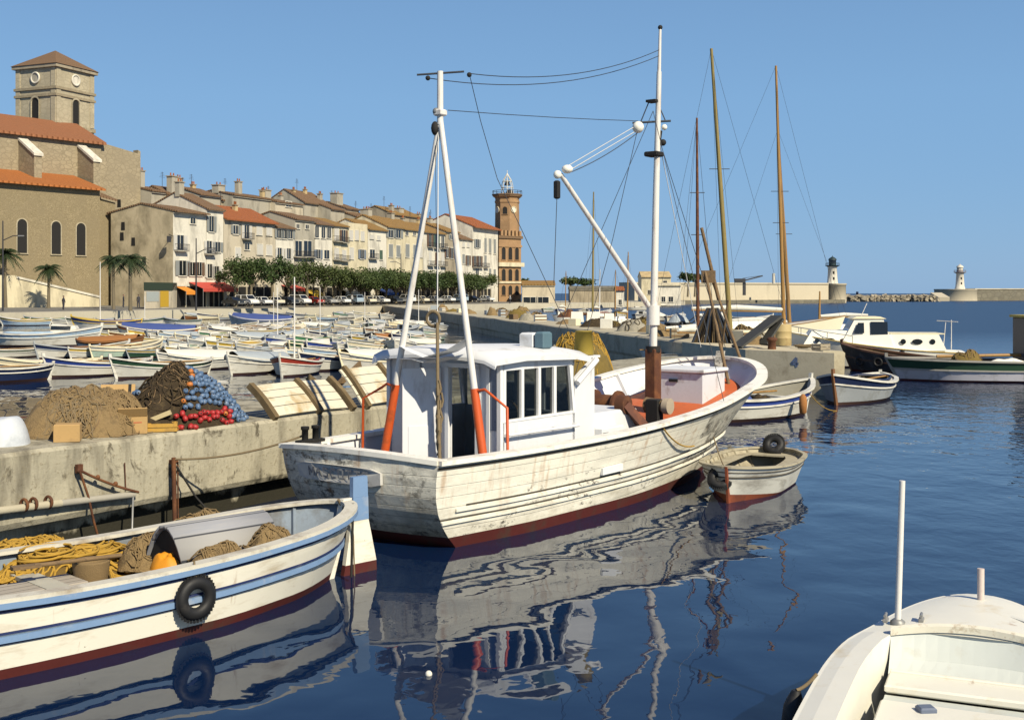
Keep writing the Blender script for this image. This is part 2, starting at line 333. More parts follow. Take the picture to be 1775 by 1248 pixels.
# ------------------------------------------------------------------ boat hulls
class Hull:
    """x forward from the stern (0) to the bow (L), y to port; half-breadth curves at rail and waterline"""
    def __init__(s, L, bs, bw, sheer, draft=.35, rf=.3, ra=.2, eb=.25, pb=.6, ea=.25, pa=.6, transom=False, n=34, th=.05, pw=1.0, rp=1.0):
        s.rp = rp
        s.L = L; s.bs = spline(bs); s.bw = spline(bw); s.sheer = sheer; s.draft = draft; s.rf = rf; s.ra = ra
        s.eb = eb; s.pb = pb; s.ea = ea; s.pa = pa; s.transom = transom; s.th = th; s.pw = pw
        q = [i/n for i in range(n+1)]
        s.ts = [1-(1-u)**1.5 for u in q] if transom else [.5-.5*math.cos(math.pi*u) for u in q]
    def end(s, t, fr):
        k = 1.0; pb = s.pb+(1-fr)*.25
        e = (1-t)/s.eb
        if e < 1: k *= max(0, 1-(1-e)**2)**pb
        if not s.transom:
            e = t/s.ea
            if e < 1: k *= max(0, 1-(1-e)**2)**(s.pa+(1-fr)*.25)
        return k
    def half(s, t, z, ins=0.0):
        sh = s.sheer(t); fr = clamp(z/sh); e = fr**s.pw
        h = lerp(s.bw(t), s.bs(t), e)*s.end(t, fr)
        if z < 0: h *= 1+.7*z/s.draft*.6
        return max(0, h-ins)
    def x(s, t, z):
        fr = z/s.sheer(t); x = s.L*t
        x -= s.rf*(1-fr)*clamp((t-.55)/.45)**2
        x += s.ra*max(0, 1-fr)**s.rp*clamp((.45-t)/.45)**2
        return x
    def P(s, t, z, sd, ins=0.0):
        return V(s.x(t, z), sd*s.half(t, z, ins), z)
    def shell(s, mb, rows, ins=0.0, flip=False):
        """rows: list of (zfun(t), material of the strake above this row)"""
        for i in range(len(rows)-1):
            for sd in (1, -1):
                g = [[s.P(t, r[0](t), sd, ins) for t in s.ts] for r in (rows[i], rows[i+1])]
                if (sd == 1) != flip: g = g[::-1]
                mb.grid(g, rows[i][1], True)
            if s.transom:
                a, b_ = rows[i][0](0), rows[i+1][0](0); k = 6
                def pt(z, u):
                    p = s.P(0, z, 1, ins); cv = s.tc*(1-u*u) if hasattr(s, 'tc') else 0
                    return V(p.x-cv+(.0 if ins == 0 else .06), p.y*u, z+(getattr(s, 'tcz', 0)*(1-u*u)*clamp(z/s.sheer(0))))
                g = [[pt(z, 1-2*j/k) for j in range(k+1)] for z in (a, b_)]
                mb.grid(g if not flip else g[::-1], rows[i][2] if len(rows[i]) > 2 else rows[i][1], False)
    def deck(s, mb, zf, m, t0=0.0, t1=1.0, ins=None, crown=0.0, n=None):
        ins = s.th if ins is None else ins
        ts = [t for t in s.ts if t0 < t < t1]; ts = [t0]+ts+[t1]
        rows = []
        for t in ts:
            z = zf(t); h = s.half(t, z, ins); x = s.x(t, z)
            rows.append([V(x, h*u, z+crown*min(1, h/.55)*(1-u*u)) for u in (1, .75, .5, .25, 0, -.25, -.5, -.75, -1)])
        mb.grid(rows, m, True)
    def path(s, zf, sd, t0=0.0, t1=1.0, ins=0.0):
        ts = [t0]+[t for t in s.ts if t0 < t < t1]+[t1]; pts = [s.P(t, zf(t), sd, ins) for t in ts]; out = []
        for i, p in enumerate(pts):
            a = pts[max(0, i-1)]; b = pts[min(len(pts)-1, i+1)]; d = b-a; d.z = 0
            o = V(d.y, -d.x, 0) if sd < 0 else V(-d.y, d.x, 0)
            o = o.normalized() if o.length > 1e-6 else V(0, sd, 0)
            if (i == len(pts)-1 and t1 == 1.0) : o = V(1, 0, 0)*1.0 if abs(p.y) < 1e-4 else o
            if i == 0 and t0 == 0.0 and not s.transom and abs(p.y) < 1e-4: o = V(-1, 0, 0)
            out.append((p, o, V(0, 0, 1)))
        return out
    def rail(s, mb, zf, m, w_in, w_out, lo, hi, t0=0.0, t1=1.0):
        pr = [(-w_in, lo), (w_out, lo), (w_out, hi), (-w_in, hi)]
        for sd in (1, -1):
            mb.strip(s.path(zf, sd, t0, t1), pr if sd > 0 else pr[::-1], m)
    def stem(s, mb, m, top, w=.05, bow=True, z0=-.25, n=7, back=.06):
        pts = []
        for i in range(n):
            z = lerp(z0, s.sheer(1 if bow else 0)+top, i/(n-1)); zz = min(z, s.sheer(1 if bow else 0))
            p = V(s.x(1 if bow else 0, zz), 0, z); pts.append(p)
        d = 1 if bow else -1
        rows = [[p+V(-back*d, w, 0), p+V(.05*d, w*.55, 0), p+V(.05*d, -w*.55, 0), p+V(-back*d, -w, 0)] for p in pts]
        mb.grid(rows if bow else [r[::-1] for r in rows], m, False, closed=True); mb.poly(rows[-1], m)
        return pts
def tyre(name, c, r, rr, nrm, label, cat='tyre fender', hang=None, group=None):
    o = MB(); o.torus((0, 0, 0), r-rr, rr, blackm, nrm, 36, 12, .8)
    q = V(*nrm).normalized(); rot = V(0, 0, 1).rotation_difference(q)
    for k in range(36):        # tread lugs
        a = 2*math.pi*k/36
        o.box(rot @ V(math.cos(a)*(r-.004), math.sin(a)*(r-.004), 0), (rr*.35, rr*.35, rr*1.1), blackm)
    root = o.build(name, None, label, cat, group, loc=c)
    if hang is not None:
        MB().tube([V(0, 0, r-rr*1.2), V(*hang)-V(*c)], .012, rope, 6).build('hanging_rope', root)
    return root
def scatter_loops(mb, m, n, cx, cy, rx, ry, zf, r=.012, rad=(.1, .3), seg=14, rnd=random):
    """slack loops of cord lying over a heap"""
    for k in range(n):
        a = rnd.random()*6.283; q = math.sqrt(rnd.random()); x = cx+rx*q*math.cos(a); y = cy+ry*q*math.sin(a)
        R1 = rnd.uniform(*rad); R2 = R1*rnd.uniform(.5, 1); ph = rnd.random()*6.283; arc = rnd.uniform(3.5, 6.6); tl = rnd.uniform(-.35, .35)
        pts = []
        for i in range(seg+1):
            b = arc*i/seg; dx = R1*math.cos(b); dy = R2*math.sin(b)
            X = x+dx*math.cos(ph)-dy*math.sin(ph); Y = y+dx*math.sin(ph)+dy*math.cos(ph)
            pts.append(V(X, Y, max(zf(X, Y), 0)+r*.6+rnd.uniform(0, .02)+max(0, dx*tl)*.5))
        mb.tube(pts, r, m, 5)
def heap_mesh(mb, m, rx, ry, h, seed=0, n=44, k=18, rough=.35, fr=2.2, flat=1.0):
    """a lumpy heap centred on the origin, base at z=0"""
    def zf(x, y):
        q = math.hypot(x/rx, y/ry)
        if q >= 1: return 0
        e = (1-q**(2.2*flat))**.9
        nn = mnoise.noise(V(x*fr+seed, y*fr, seed*.7))*.6+mnoise.noise(V(x*fr*2.7, y*fr*2.7+seed, 3.1))*.4
        return max(0, h*e*(1+rough*nn*1.4)+rough*.22*h*mnoise.noise(V(x*8, y*8, seed))*min(1, e*2)*min(1, (1-q)*3))
    rows = []
    for i in range(k+1):
        q = (i/k)**.8; rows.append([])
        for j in range(n):
            a = 2*math.pi*j/n; w = 1+.14*mnoise.noise(V(math.cos(a)*1.5+seed, math.sin(a)*1.5, seed))
            x, y = rx*q*math.cos(a), ry*q*math.sin(a)
            rows[-1].append(V(x*w, y*w, zf(x, y) if i < k else 0))
    mb.grid(rows, m, True, closed=True)
    return zf
# ================================================================== the big fishing boat
HD = R(53.4); HB = V(-2.25, 17.05, 0)
def sheer_b(t): return 1.26-.26*t+.95*t*t+.20*t**4
hb = Hull(11.65, [(0, 1.55), (.2, 1.76), (.4, 1.98), (.6, 2.08), (.8, 1.86), (.92, 1.66), (1, 1.6)],
          [(0, 1.36), (.2, 1.6), (.4, 1.62), (.6, 1.36), (.8, .86), (.92, .36), (1, .12)], sheer_b,   .6, 1.05, .62, .17, .5, transom=True, th=.07, n=44, pw=1.25, rp=2.6)
hb.tc = .22; hb.tcz = .07
boat = empty('fishing_boat', HB, HD, 'white wooden trawler with grey wheelhouse, A-frame and tall mast, moored along the stone quay', 'fishing boat')
def hull_paint(name, c, scuff, grime, rust, streak=1.0):
    """old boat paint: plank seams that follow the sheer, rust runs, flaked scuffs, grime above the waterline"""
    m, t, b, N, L = nt(name); co = N.new('ShaderNodeTexCoord').outputs['Object']
    sp = N.new('ShaderNodeSeparateXYZ'); L.new(co, sp.inputs[0])
    def M(op, a, b_=None, c_=None):
        n = N.new('ShaderNodeMath'); n.operation = op
        for k, v in enumerate((a, b_, c_)):
            if v is None: continue
            if hasattr(v, 'is_output'): L.new(v, n.inputs[k])
            else: n.inputs[k].default_value = v
        return n.outputs[0]
    tt = M('DIVIDE', sp.outputs[0], 11.65); zz = M('SUBTRACT', sp.outputs[2], M('MULTIPLY', M('MULTIPLY', tt, tt), .95)); zz = M('ADD', zz, M('MULTIPLY', tt, .26))
    pk = M('PINGPONG', M('DIVIDE', zz, .155), .5); seam = ramp(t, pk, .005, .045)
    base = mix(t, noise(t, co, 1.1, 5), dark(c, .9), c)
    base = mix(t, ramp(t, noise(t, mapping(t, co, (.5, .5, 2.5)), 3, 6, .7), .42, .8), base, dark(c, .66))
    gz = M('MULTIPLY_ADD', sp.outputs[2], -.55, M('MULTIPLY_ADD', noise(t, mapping(t, co, (.5, .5, 1.2)), 2.2, 7, .72), 1.3, -.32+grime))
    base = mix(t, M('MULTIPLY', ramp(t, gz, .10, .55), .85), base, (.25, .22, .15, 1))
    big = noise(t, mapping(t, co, (.5, .5, 1.0)), .9, 4, .6, .5)
    sc = M('MULTIPLY', ramp(t, noise(t, mapping(t, co, (.8, .8, 1.4)), 7, 8, .78), .535-.06*scuff, .60-.04*scuff), ramp(t, big, .50-.16*scuff, .60-.12*scuff))
    base = mix(t, sc, base, (.085, .078, .065, 1))
    soft = ramp(t, noise(t, mapping(t, co, (.6, .6, .9)), 1.5, 7, .7, .6), .60-.2*scuff, .74-.1*scuff); base = mix(t, M('MULTIPLY', soft, .55), base, (.16, .155, .14, 1))
    st = ramp(t, noise(t, mapping(t, co, (4.5, 4.5, .42)), 1.5, 4, .6), .64-.1*rust, .80); up = ramp(t, zz, .25, .95)
    base = mix(t, M('MULTIPLY', M('MULTIPLY', st, up), .8), base, (.36, .17, .05, 1))
    base = mix(t, M('MULTIPLY', M('SUBTRACT', 1.0, seam), M('MULTIPLY', noise(t, co, 2.3, 3), 1.0)), base, dark(c, .22))
    L.new(base, b.inputs['Base Color']); b.inputs['Roughness'].default_value = .62; b.inputs['Specular IOR Level'].default_value = .3
    bn = N.new('ShaderNodeBump'); bn.inputs['Strength'].default_value = .5; bn.inputs['Distance'].default_value = .012; L.new(M('ADD', M('MULTIPLY', seam, .8), noise(t, co, 14, 6, .7)), bn.inputs['Height']); L.new(bn.outputs[0], b.inputs['Normal'])
    MATS[name] = m; return m
hullm = hull_paint('trawler_hull_paint', (.80, .77, .66, 1), -.3, .0, 1.0)
hullbow = hull_paint('trawler_scraped_paint', (.74, .71, .61, 1), .95, .12, .6)
transm = hull_paint('trawler_transom_paint', (.76, .73, .62, 1), .62, .16, 1.0)
def zc(c): return lambda t: c
def zs(k, c=0.0): return lambda t: sheer_b(t)*k+c
mb = MB()
rows = [(zc(-.5), redbot, redbot), (zc(-.02), redbot, redbot), (zs(0, .17), hullm, transm), (zs(.19, .11), hullm, transm), (zs(.38, .06), hullm, transm), (zs(.6), hullm, transm), (zs(.8), hullm, transm), (zs(1), hullm, transm)]
hb.shell(mb, rows)
hl = mb.build('hull', boat)
# scraped area towards the bow: faces forward of 0.72 L take the worn paint
hl.data.materials.append(hullbow); kb = len(hl.data.materials)-1; kh = mb.mats.index(hullm)
for p in hl.data.polygons:
    if p.material_index == kh and p.center.x > 7.4+.35*math.sin(p.center.z*9) and p.center.z > .45: p.material_index = kb
mb = MB(); hb.shell(mb, [(zs(1, -.62), greywhite), (zs(1, -.3), greywhite), (zs(1, -.01), greywhite)], ins=.09, flip=True)
for t_ in [i/13 for i in range(1, 13)]:                     # bulwark stanchions
    for sd in (1, -1):
        a = hb.P(t_, sheer_b(t_)-.6, sd, .12); b_ = hb.P(t_, sheer_b(t_)-.02, sd, .12); mb.slab(a, b_, .09, .07, greywhite, (1, 0, 0))
mb.build('bulwark', boat)
mb = MB(); capm = pm('rail_cap_paint', (.80, .78, .70, 1), .55, .12, 2, dirt=(.4, .33, .24, 1), damt=.25, rust=.3)
hb.rail(mb, zs(1), capm, .15, .07, -.015, .05)
pa = [(V(hb.P(0, 0, 1).x+.02-hb.tc*(1-u*u)-.12*(1-1), hb.half(0, sheer_b(0))*u, sheer_b(0)+.073*(1-u*u)), V(-1, 0, 0), V(0, 0, 1)) for u in [1-2*j/8 for j in range(9)]]
pa = [(V(p.x-hb.ra, p.y, p.z), o, u) for p, o, u in pa]
mb.strip(pa, [(-.16, -.015), (.05, -.015), (.05, .052), (-.16, .052)][::-1], capm)
mb.build('rail_cap', boat)
mb = MB()
hb.rail(mb, zs(.40, .06), hullm, 0, .03, -.022, .022, .03, .93); hb.rail(mb, zs(.235, .1), hullm, 0, .028, -.02, .02, .0, .9)
rr = mb.build('rubbing_strake', boat)
dline = pm('dark_seam_shade_paint', (.07, .06, .045, 1), .8, .3, 4)
mb = MB(); hb.rail(mb, zs(.445, .06), dline, 0, .006, -.012, .012, .05, .93); hb.rail(mb, zs(.275, .1), dline, 0, .006, -.01, .01, .0, .9); hb.rail(mb, zs(1, -.05), dline, 0, .006, -.035, .0, 0, .97)  # plank seams; the topmost strip paints the rail cap's shadow line on the hull
mb.build('seams_and_cap_shade', boat)
mb = MB(); mb.strip(hb.path(zs(.55, .02), -1, .325, .375), [(0, -.05), (.05, -.05), (.05, .06), (0, .06)][::-1], greywhite); mb.build('freeing_port_cover', boat)
hb.stem(MB(), greywhite, 0, .07)
mb = MB(); hb.stem(mb, hullbow, .16, .09, back=.12); mb.build('stem_post', boat)
def zd(t): return sheer_b(t)-.62+max(0, t-.6)*.55
mb = MB(); hb.deck(mb, zd, odeck, .57, .985, .08, .06); mb.build('foredeck', boat)
mb = MB(); hb.deck(mb, zd, pm('worn_grey_deck', (.2, .19, .18, 1), .8, .3, 3, dirt=(.1, .08, .06, 1), damt=.4), .0, .57, .08, .03); mb.build('deck', boat)
# transom name board: worn dark lettering on a raised pale board
ud = V(0, 0, 1); zt = .98
bd = MB(); n = 10
def tr(u, z, o): return V(hb.ra*(1-z/sheer_b(0))**hb.rp-hb.tc*(1-u*u)-o, hb.half(0, z)*u, z+.07*(1-u*u)*z/sheer_b(0))
brd = pm('name_board_paint', (.52, .51, .48, 1), .7, .15, 4, dirt=(.3, .28, .24, 1), damt=.4)
us = [.69-1.14*i/n for i in range(n+1)]
def ring(z0, z1, o): return [tr(u, z0 if 0 < i < n else z0+.04, o) for i, u in enumerate(us)]+[tr(u, z1 if 0 < n-i < n else z1-.04, o) for i, u in enumerate(us[::-1])]
A = ring(.84, 1.08, .004); B = ring(.84, 1.08, .055); bd.hexa(A, B, brd); bdo = bd.build('name_board', boat)
ink = pm('faded_blue_letters', (.13, .14, .17, 1), .8, .3, 12, dirt=(.45, .44, .4, 1), damt=.62, dscale=9)
GL = {'M': ['0,0 0,1', '0,1 .5,.3', '.5,.3 1,1', '1,1 1,0'], 'A': ['0,0 .5,1', '.5,1 1,0', '.2,.4 .8,.4'], 'R': ['0,0 0,1', '0,1 .8,.95', '.8,.95 .8,.55', '.8,.55 0,.5', '.4,.5 1,0'], 'S': ['1,.9 .2,1', '.2,1 .1,.6', '.1,.6 .9,.45', '.9,.45 .8,0', '.8,0 0,.1'],
      'O': ['.1,0 .9,0', '.9,0 .9,1', '.9,1 .1,1', '.1,1 .1,0'], 'U': ['0,1 .1,0', '.1,0 .9,0', '.9,0 1,1'], 'L': ['0,1 0,0', '0,0 .9,0'], 'I': ['.5,0 .5,1'], 'E': ['0,0 0,1', '0,1 .9,1', '0,.5 .7,.5', '0,0 .9,0'], 'T': ['.5,0 .5,1', '0,1 1,1'], 'D': ['0,0 0,1', '0,1 .7,.9', '.7,.9 .9,.5', '.9,.5 .7,.1', '.7,.1 0,0'],
      'N': ['0,0 0,1', '0,1 1,0', '1,0 1,1'], 'Y': ['0,1 .5,.5', '1,1 .5,.5', '.5,.5 .5,0'], 'C': ['1,.9 .3,1', '.3,1 0,.5', '0,.5 .3,0', '.3,0 1,.1'], '2': ['0,.8 .4,1', '.4,1 .9,.8', '.9,.8 0,0', '0,0 1,0'], '4': ['.7,0 .7,1', '.7,1 0,.35', '0,.35 1,.35'], '7': ['0,1 1,1', '1,1 .3,0'], '3': ['0,1 .9,.9', '.9,.9 .4,.55', '.4,.55 1,.3', '1,.3 0,0'], '8': ['.1,0 .9,0', '.9,0 .1,1', '.1,1 .9,1', '.9,1 .1,0'], 'V': ['0,1 .5,0', '.5,0 1,1'], ' ': []}
def letters(mb, text, fn, w, h, gap, m, th=.02):
    """stroke letters; fn(s, z) maps along/up distances to a point just proud of the surface"""
    x = 0
    for ch in text:
        for st in GL.get(ch, []):
            (a, b_), (c, d) = [tuple(map(float, q.split(','))) for q in st.split(' ')]
            L_ = math.hypot((c-a)*w, (d-b_)*h) or 1e-6; ox, oz = -(d-b_)*h/L_*th/2, (c-a)*w/L_*th/2
            pts = [(x+a*w+ox, b_*h+oz), (x+a*w-ox, b_*h-oz), (x+c*w-ox, d*h-oz), (x+c*w+ox, d*h+oz)]
            mb.poly([fn(*p) for p in pts], m)
        x += w+gap
mb = MB(); letters(mb, 'MASCOTTE', lambda s_, z: tr(.50-s_/1.5, .9+z, .058), .115, .125, .045, ink, .028); mb.build('lettering', bdo)
# bollard pair on the port quarter
mb = MB()
for dx in (0, .22): mb.lathe([(.05, 0), (.05, .2), (.065, .2), (.065, .25)], darkin, (.35+dx, 1.42, sheer_b(0)+.04), 10)
mb.box((.46, 1.42, sheer_b(0)+.06), (.5, .14, .05), darkin); mb.build('mooring_bitts', boat)
# ---- wheelhouse
wz0, wz1 = .62, 2.62; x0, x1, yl, yr = 2.15, 4.15, 1.34, -1.02
wallm = pm('wheelhouse_paint', (.64, .65, .67, 1), .5, .1, 2, dirt=(.4, .37, .36, 1), damt=.12, dst=(1, 1, .3), bump=.05)
wh = MB(); th = .05
def wquad(a, b_, c, d): wh.poly([a, b_, c, d], wallm)
def panel(mb, p, q, z0, z1, m, t_=.05):               # upright wall panel from p to q (2-D), thickness inwards
    p = V(p[0], p[1], 0); q = V(q[0], q[1], 0); d = (q-p).normalized(); nrm = V(-d.y, d.x, 0)*t_
    mb.hexa([p+V(0, 0, z0), q+V(0, 0, z0), q+nrm+V(0, 0, z0), p+nrm+V(0, 0, z0)], [p+V(0, 0, z1), q+V(0, 0, z1), q+nrm+V(0, 0, z1), p+nrm+V(0, 0, z1)], m)
dy0, dy1 = .02, -.52                                    # doorway in the after wall
panel(wh, (x0, yl), (x0, dy0), wz0, wz1, wallm); panel(wh, (x0, dy1), (x0, yr), wz0, wz1, wallm); panel(wh, (x0, dy0), (x0, dy1), 2.42, wz1, wallm)
# sides: window band from 1.62 to 2.40 with slanted mullions
for y, s_ in ((yr, -1), (yl, 1)):
    a, b_ = ((x0, y), (x1, y)) if s_ < 0 else ((x1, y), (x0, y))
    panel(wh, a, b_, wz0, 1.60, wallm); panel(wh, a, b_, 2.40, wz1, wallm)
panel(wh, (x1, yr), (x1, yl), wz0, 1.62, wallm); panel(wh, (x1, yr), (x1, yl), 2.42, wz1, wallm)
whw = wh.build('wheelhouse', boat)
wm = pm('window_post_paint', (.70, .70, .70, 1), .5, .1, 3)
for y in (yr+.025, yl-.025):
    mb = MB()
    for xa, xb in ((x0+.05, x0+.05), (x0+.52, x0+.52), (x0+.98, x0+.98), (x0+1.42, x0+1.42), (x0+1.98, x0+1.86)):
        mb.slab((xa, y, 1.60), (xb, y, 2.40), .075 if xa < 4 else .09, .07, wm, (1, 0, 0))
    mb.box(((x0+x1)/2, y, 1.62), (x1-x0, .072, .04), wm)
    wp = mb.build('window_frame', whw)
for k in range(5): MB().box((x1-.03, lerp(yr+.04, yl-.04, k/4), 2.02), (.05, .06, .8), wm).build('window_post', whw)
gm, gt, gb, GN, GLk = nt('clear_pane'); gtr = GN.new('ShaderNodeBsdfTransparent'); gtr.inputs[0].default_value = (.34, .37, .38, 1); ggl = GN.new('ShaderNodeBsdfGlossy'); ggl.inputs['Roughness'].default_value = .02
gfr = GN.new('ShaderNodeFresnel'); gfr.inputs[0].default_value = 1.4; gmx = GN.new('ShaderNodeMixShader'); GLk.new(gfr.outputs[0], gmx.inputs[0]); GLk.new(gtr.outputs[0], gmx.inputs[1]); GLk.new(ggl.outputs[0], gmx.inputs[2]); GLk.new(gmx.outputs[0], GN['Material Output'].inputs[0])
mb = MB(); mb.poly([V(x0+.06, yr+.03, 1.62), V(x1-.08, yr+.03, 1.62), V(x1-.15, yr+.03, 2.4), V(x0+.06, yr+.03, 2.4)], gm); mb.poly([V(x0+.06, yl-.03, 1.62), V(x1-.08, yl-.03, 1.62), V(x1-.15, yl-.03, 2.4), V(x0+.06, yl-.03, 2.4)], gm)
mb.poly([V(x1-.02, yr, 1.62), V(x1-.02, yl, 1.62), V(x1-.02, yl, 2.42), V(x1-.02, yr, 2.42)], gm); mb.build('window_pane', whw)
mb = MB()   # inside: floor, a brown cupboard, steering console
mb.box(((x0+x1)/2, .16, wz0+.03), (x1-x0-.12, yl-yr-.12, .05), darkin); mb.box((x1-.35, -.2, 1.25), (.5, 1.5, .7), darkin); mb.box((x0+.5, yl-.35, 1.5), (.6, .5, 1.7), pm('brown_cabin_wood', (.16, .09, .04, 1), .6)); mb.torus((x1-.7, -.1, 1.55), .28, .02, wood, (1, 0, 0)); mb.build('cabin_interior', whw)
mb = MB()   # after-wall trim: vertical ribs, door frame, a raised panel, side window
for y in (yl-.03, .66, .30): mb.box((x0-.022, y, 1.58), (.04, .07, 1.9), wallm)
mb.box((x0-.02, dy0+.035, 1.53), (.06, .07, 1.82), wm); mb.box((x0-.02, dy1-.035, 1.53), (.06, .07, 1.82), wm); mb.box((x0-.02, (dy0+dy1)/2, 2.46), (.06, .68, .07), wm)
mb.box((x0-.018, -.76, 1.53), (.03, .06, 1.82), wm); mb.box((x0-.02, yr+.03, 1.6), (.07, .07, 1.94), wm)
mb.build('wall_trim', whw)
mb = MB(); mb.box((x0-.008, -.88, 1.95), (.02, .16, .95), plain('side_pane', (.16, .19, .26, 1), .3)); mb.build('narrow_window', whw)
mb = MB(); mb.box((x0-.30, .36, 1.52), (.035, .62, 1.78), wallm, rz=.95); mb.box((x0-.31, .36, 1.25), (.04, .42, .5), wallm, rz=.95); dr = mb.build('door', whw)
mb = MB()   # grab rail under the side windows
mb.tube([(x0+.02, yr-.10, 1.42), (x0+1.98, yr-.10, 1.40)], .025, wm, 8)
for x in (x0+.05, x0+.7, x0+1.35, x0+1.95): mb.slab((x, yr, 1.41), (x, yr-.11, 1.41), .04, .05, wm)
mb.build('handrail', whw)
mb = MB()   # cambered roof overhanging aft and at the sides
rf = []
for x, zz in ((x0-.34, 2.60), (x0-.30, 2.70), (x0+.5, 2.74), (x1-.1, 2.70), (x1+.30, 2.64), (x1+.34, 2.60)):
    rf.append([V(x, lerp(yl+.05, yr-.12, k/12), zz-.05+.08*(1-(2*k/12-1)**2)-(.0 if 0 < k < 12 else .06)) for k in range(13)])
mb.grid(rf[::-1], greywhite, True)
lo = [[V(p.x, p.y, p.z-.09 if 0 < i < 5 else p.z-.05) for p in r] for i, r in enumerate(rf)]
mb.grid(lo, wallm, True)
ed = [r[0] for r in rf]+rf[-1][1:-1]+[r[-1] for r in rf[::-1]]+rf[0][1:-1][::-1]; ed2 = [r[0] for r in lo]+lo[-1][1:-1]+[r[-1] for r in lo[::-1]]+lo[0][1:-1][::-1]
mb.grid([ed, ed2], greywhite, False, closed=True)
mb.build('roof', whw)
mb = MB(); mb.box((x1-.70, yr+.40, 2.82), (.26, .28, .26), greywhite, bev=.03); mb.box((x1-.70, yr+.14, 2.83), (.26, .18, .28), pm('blue_grey_box', (.10, .17, .21, 1), .6), bev=.03); mb.build('roof_locker', boat)
mb = MB(); mb.lathe([(.0, 0), (.17, 0), (.175, .03), (.145, .40), (.15, .40), (.155, .42), (.12, .42), (.0, .40)], pm('mustard_bucket', (.30, .22, .035, 1), .6, .2, 4), (x1+.62, yr+.22, 2.53), 20, cap=False)
mb.build('bucket', None, 'mustard yellow bucket standing upside down in front of the trawler wheelhouse', 'bucket').matrix_world = Matrix.Translation(HB) @ Matrix.Rotation(HD, 4, 'Z')
bk = bpy.data.objects['bucket']
# forward shelter: wing wall, engine casing, locker
mb = MB()
mb.hexa([V(x1+.01, yr+.0, .75), V(x1+.62, yr+.0, .75), V(x1+.62, yr+.06, .75), V(x1+.01, yr+.06, .75)], [V(x1+.01, yr, 2.16), V(x1+.62, yr, 2.5), V(x1+.62, yr+.06, 2.5), V(x1+.01, yr+.06, 2.16)], wallm)
mb.hexa([V(x1+.56, yr+.061, .75), V(x1+.62, yr+.061, .75), V(x1+.62, yl, .75), V(x1+.56, yl, .75)], [V(x1+.56, yr+.061, 2.02), V(x1+.62, yr+.061, 2.02), V(x1+.62, yl, 2.02), V(x1+.56, yl, 2.02)], wallm)
mb.box((x1+.62, yr+.24, 2.51), (.40, .46, .04), wallm); mb.tube([V(x1+.0, yr-.06, 2.1), V(x1+.6, yr-.06, 2.46)], .05, wm, 8)
mb.build('shelter_wall', boat)
mb = MB(); mb.box((x1+1.35, -.15, 1.17), (1.45, 1.7, .72), greywhite, bev=.03); mb.box((x1+.98, yr-.05, 1.03), (.72, .22, .52), greywhite, bev=.02); mb.build('engine_casing', boat)
mb = MB(); mb.box((x1+.72, yr-.165, 1.03), (.16, .015, .36), darkin); mb.build('casing_vent', boat)
# winch and gear
mb = MB(); mb.tube([(7.3, 1.15, 1.42), (7.3, .05, 1.42)], .2, rustm, 14)
for y in (1.15, .6, .05): mb.tube([(7.3, y-.025, 1.42), (7.3, y+.025, 1.42)], .29, rustm, 18)
mb.box((7.3, .6, 1.1), (.5, 1.2, .45), darkin); mb.build('winch', boat)
mb = MB(); mb.slab((5.85, -.95, 1.62), (6.3, -1.3, 1.0), .30, .14, pm('brown_gear_cover', (.14, .055, .035, 1), .7, .25, 5, dirt=(.3, .1, .04, 1), damt=.3), (0, 0, 1)); mb.tube([(5.85, -.85, 1.6), (5.85, -1.03, 1.6)], .17, rustm, 16); mb.build('chain_guard', boat)
mb = MB(); mb.box((6.95, -.95, 1.2), (.22, .26, .85), darkin, bev=.02); mb.tube([(7.0, -.75, 1.5), (7.0, -1.2, 1.5)], [.15, .10], wood, 12); mb.tube([(7.0, -1.14, 1.5), (7.0, -1.26, 1.5)], [.15, .15], pm('worn_drum_end', (.4, .33, .24, 1), .7), 14); mb.build('warping_head', boat)
mb = MB(); mb.ball((7.6, -1.0, 1.0), .16, rustm); mb.box((8.2, -.95, 1.1), (.3, .35, .2), rustm, bev=.03); mb.tube([(8.0, -.9, 1.05), (8.5, -1.15, 1.08)], .035, rustm, 8); mb.build('chain_stopper', boat)
# fore hatch
mb = MB(); hx, hy, hzz = 9.95, -.08, 1.26
mb.box((hx, hy, hzz+.36), (1.0, 1.15, .66), pm('hatch_paint', (.62, .63, .66, 1), .5, .12, 2, dirt=(.35, .3, .28, 1), damt=.2), bev=.02); hto = mb.build('fore_hatch', boat)
mb = MB(); mb.box((hx, hy, hzz+.73), (1.12, 1.27, .08), greywhite, bev=.02); mb.build('hatch_lid', hto)
mb = MB(); mb.box((hx-.515, hy+.1, hzz+.52), (.03, .2, .06), darkin); mb.build('handle', hto)
# ---- main mast, cross-tree, boom
mx = 8.7; mast = MB(); ml = V(mx, .08, 0)
mast.tube([ml+V(0, 0, 1.1), ml+V(.0, 0, 2.4), ml+V(.03, -.05, 5.5), ml+V(.06, -.09, 7.5), ml+V(.07, -.10, 8.1)], [.085, .08, .067, .054, .05], mastw, 12); mast.tube([ml+V(.07, -.10, 8.1), ml+V(.08, -.12, 8.98)], [.04, .028], mastw, 8); mast.ball(ml+V(.08, -.12, 9.0), .05, darkin)
mo = mast.build('mast', boat)
mb = MB(); mb.box(ml+V(0, 0, 1.78), (.27, .24, 1.4), rustm, bev=.03); mb.tube([ml+V(0, 0, 2.4), ml+V(0, 0, 2.52)], .15, darkin, 12); mb.build('mast_sleeve', mo)
ax = V(math.cos(HD), math.sin(HD), 0)
xr = V(math.cos(HD), -math.sin(HD), 0)                  # picture-right direction in the boat's own frame
mb = MB(); xl = V(xr.x, xr.y, 0)
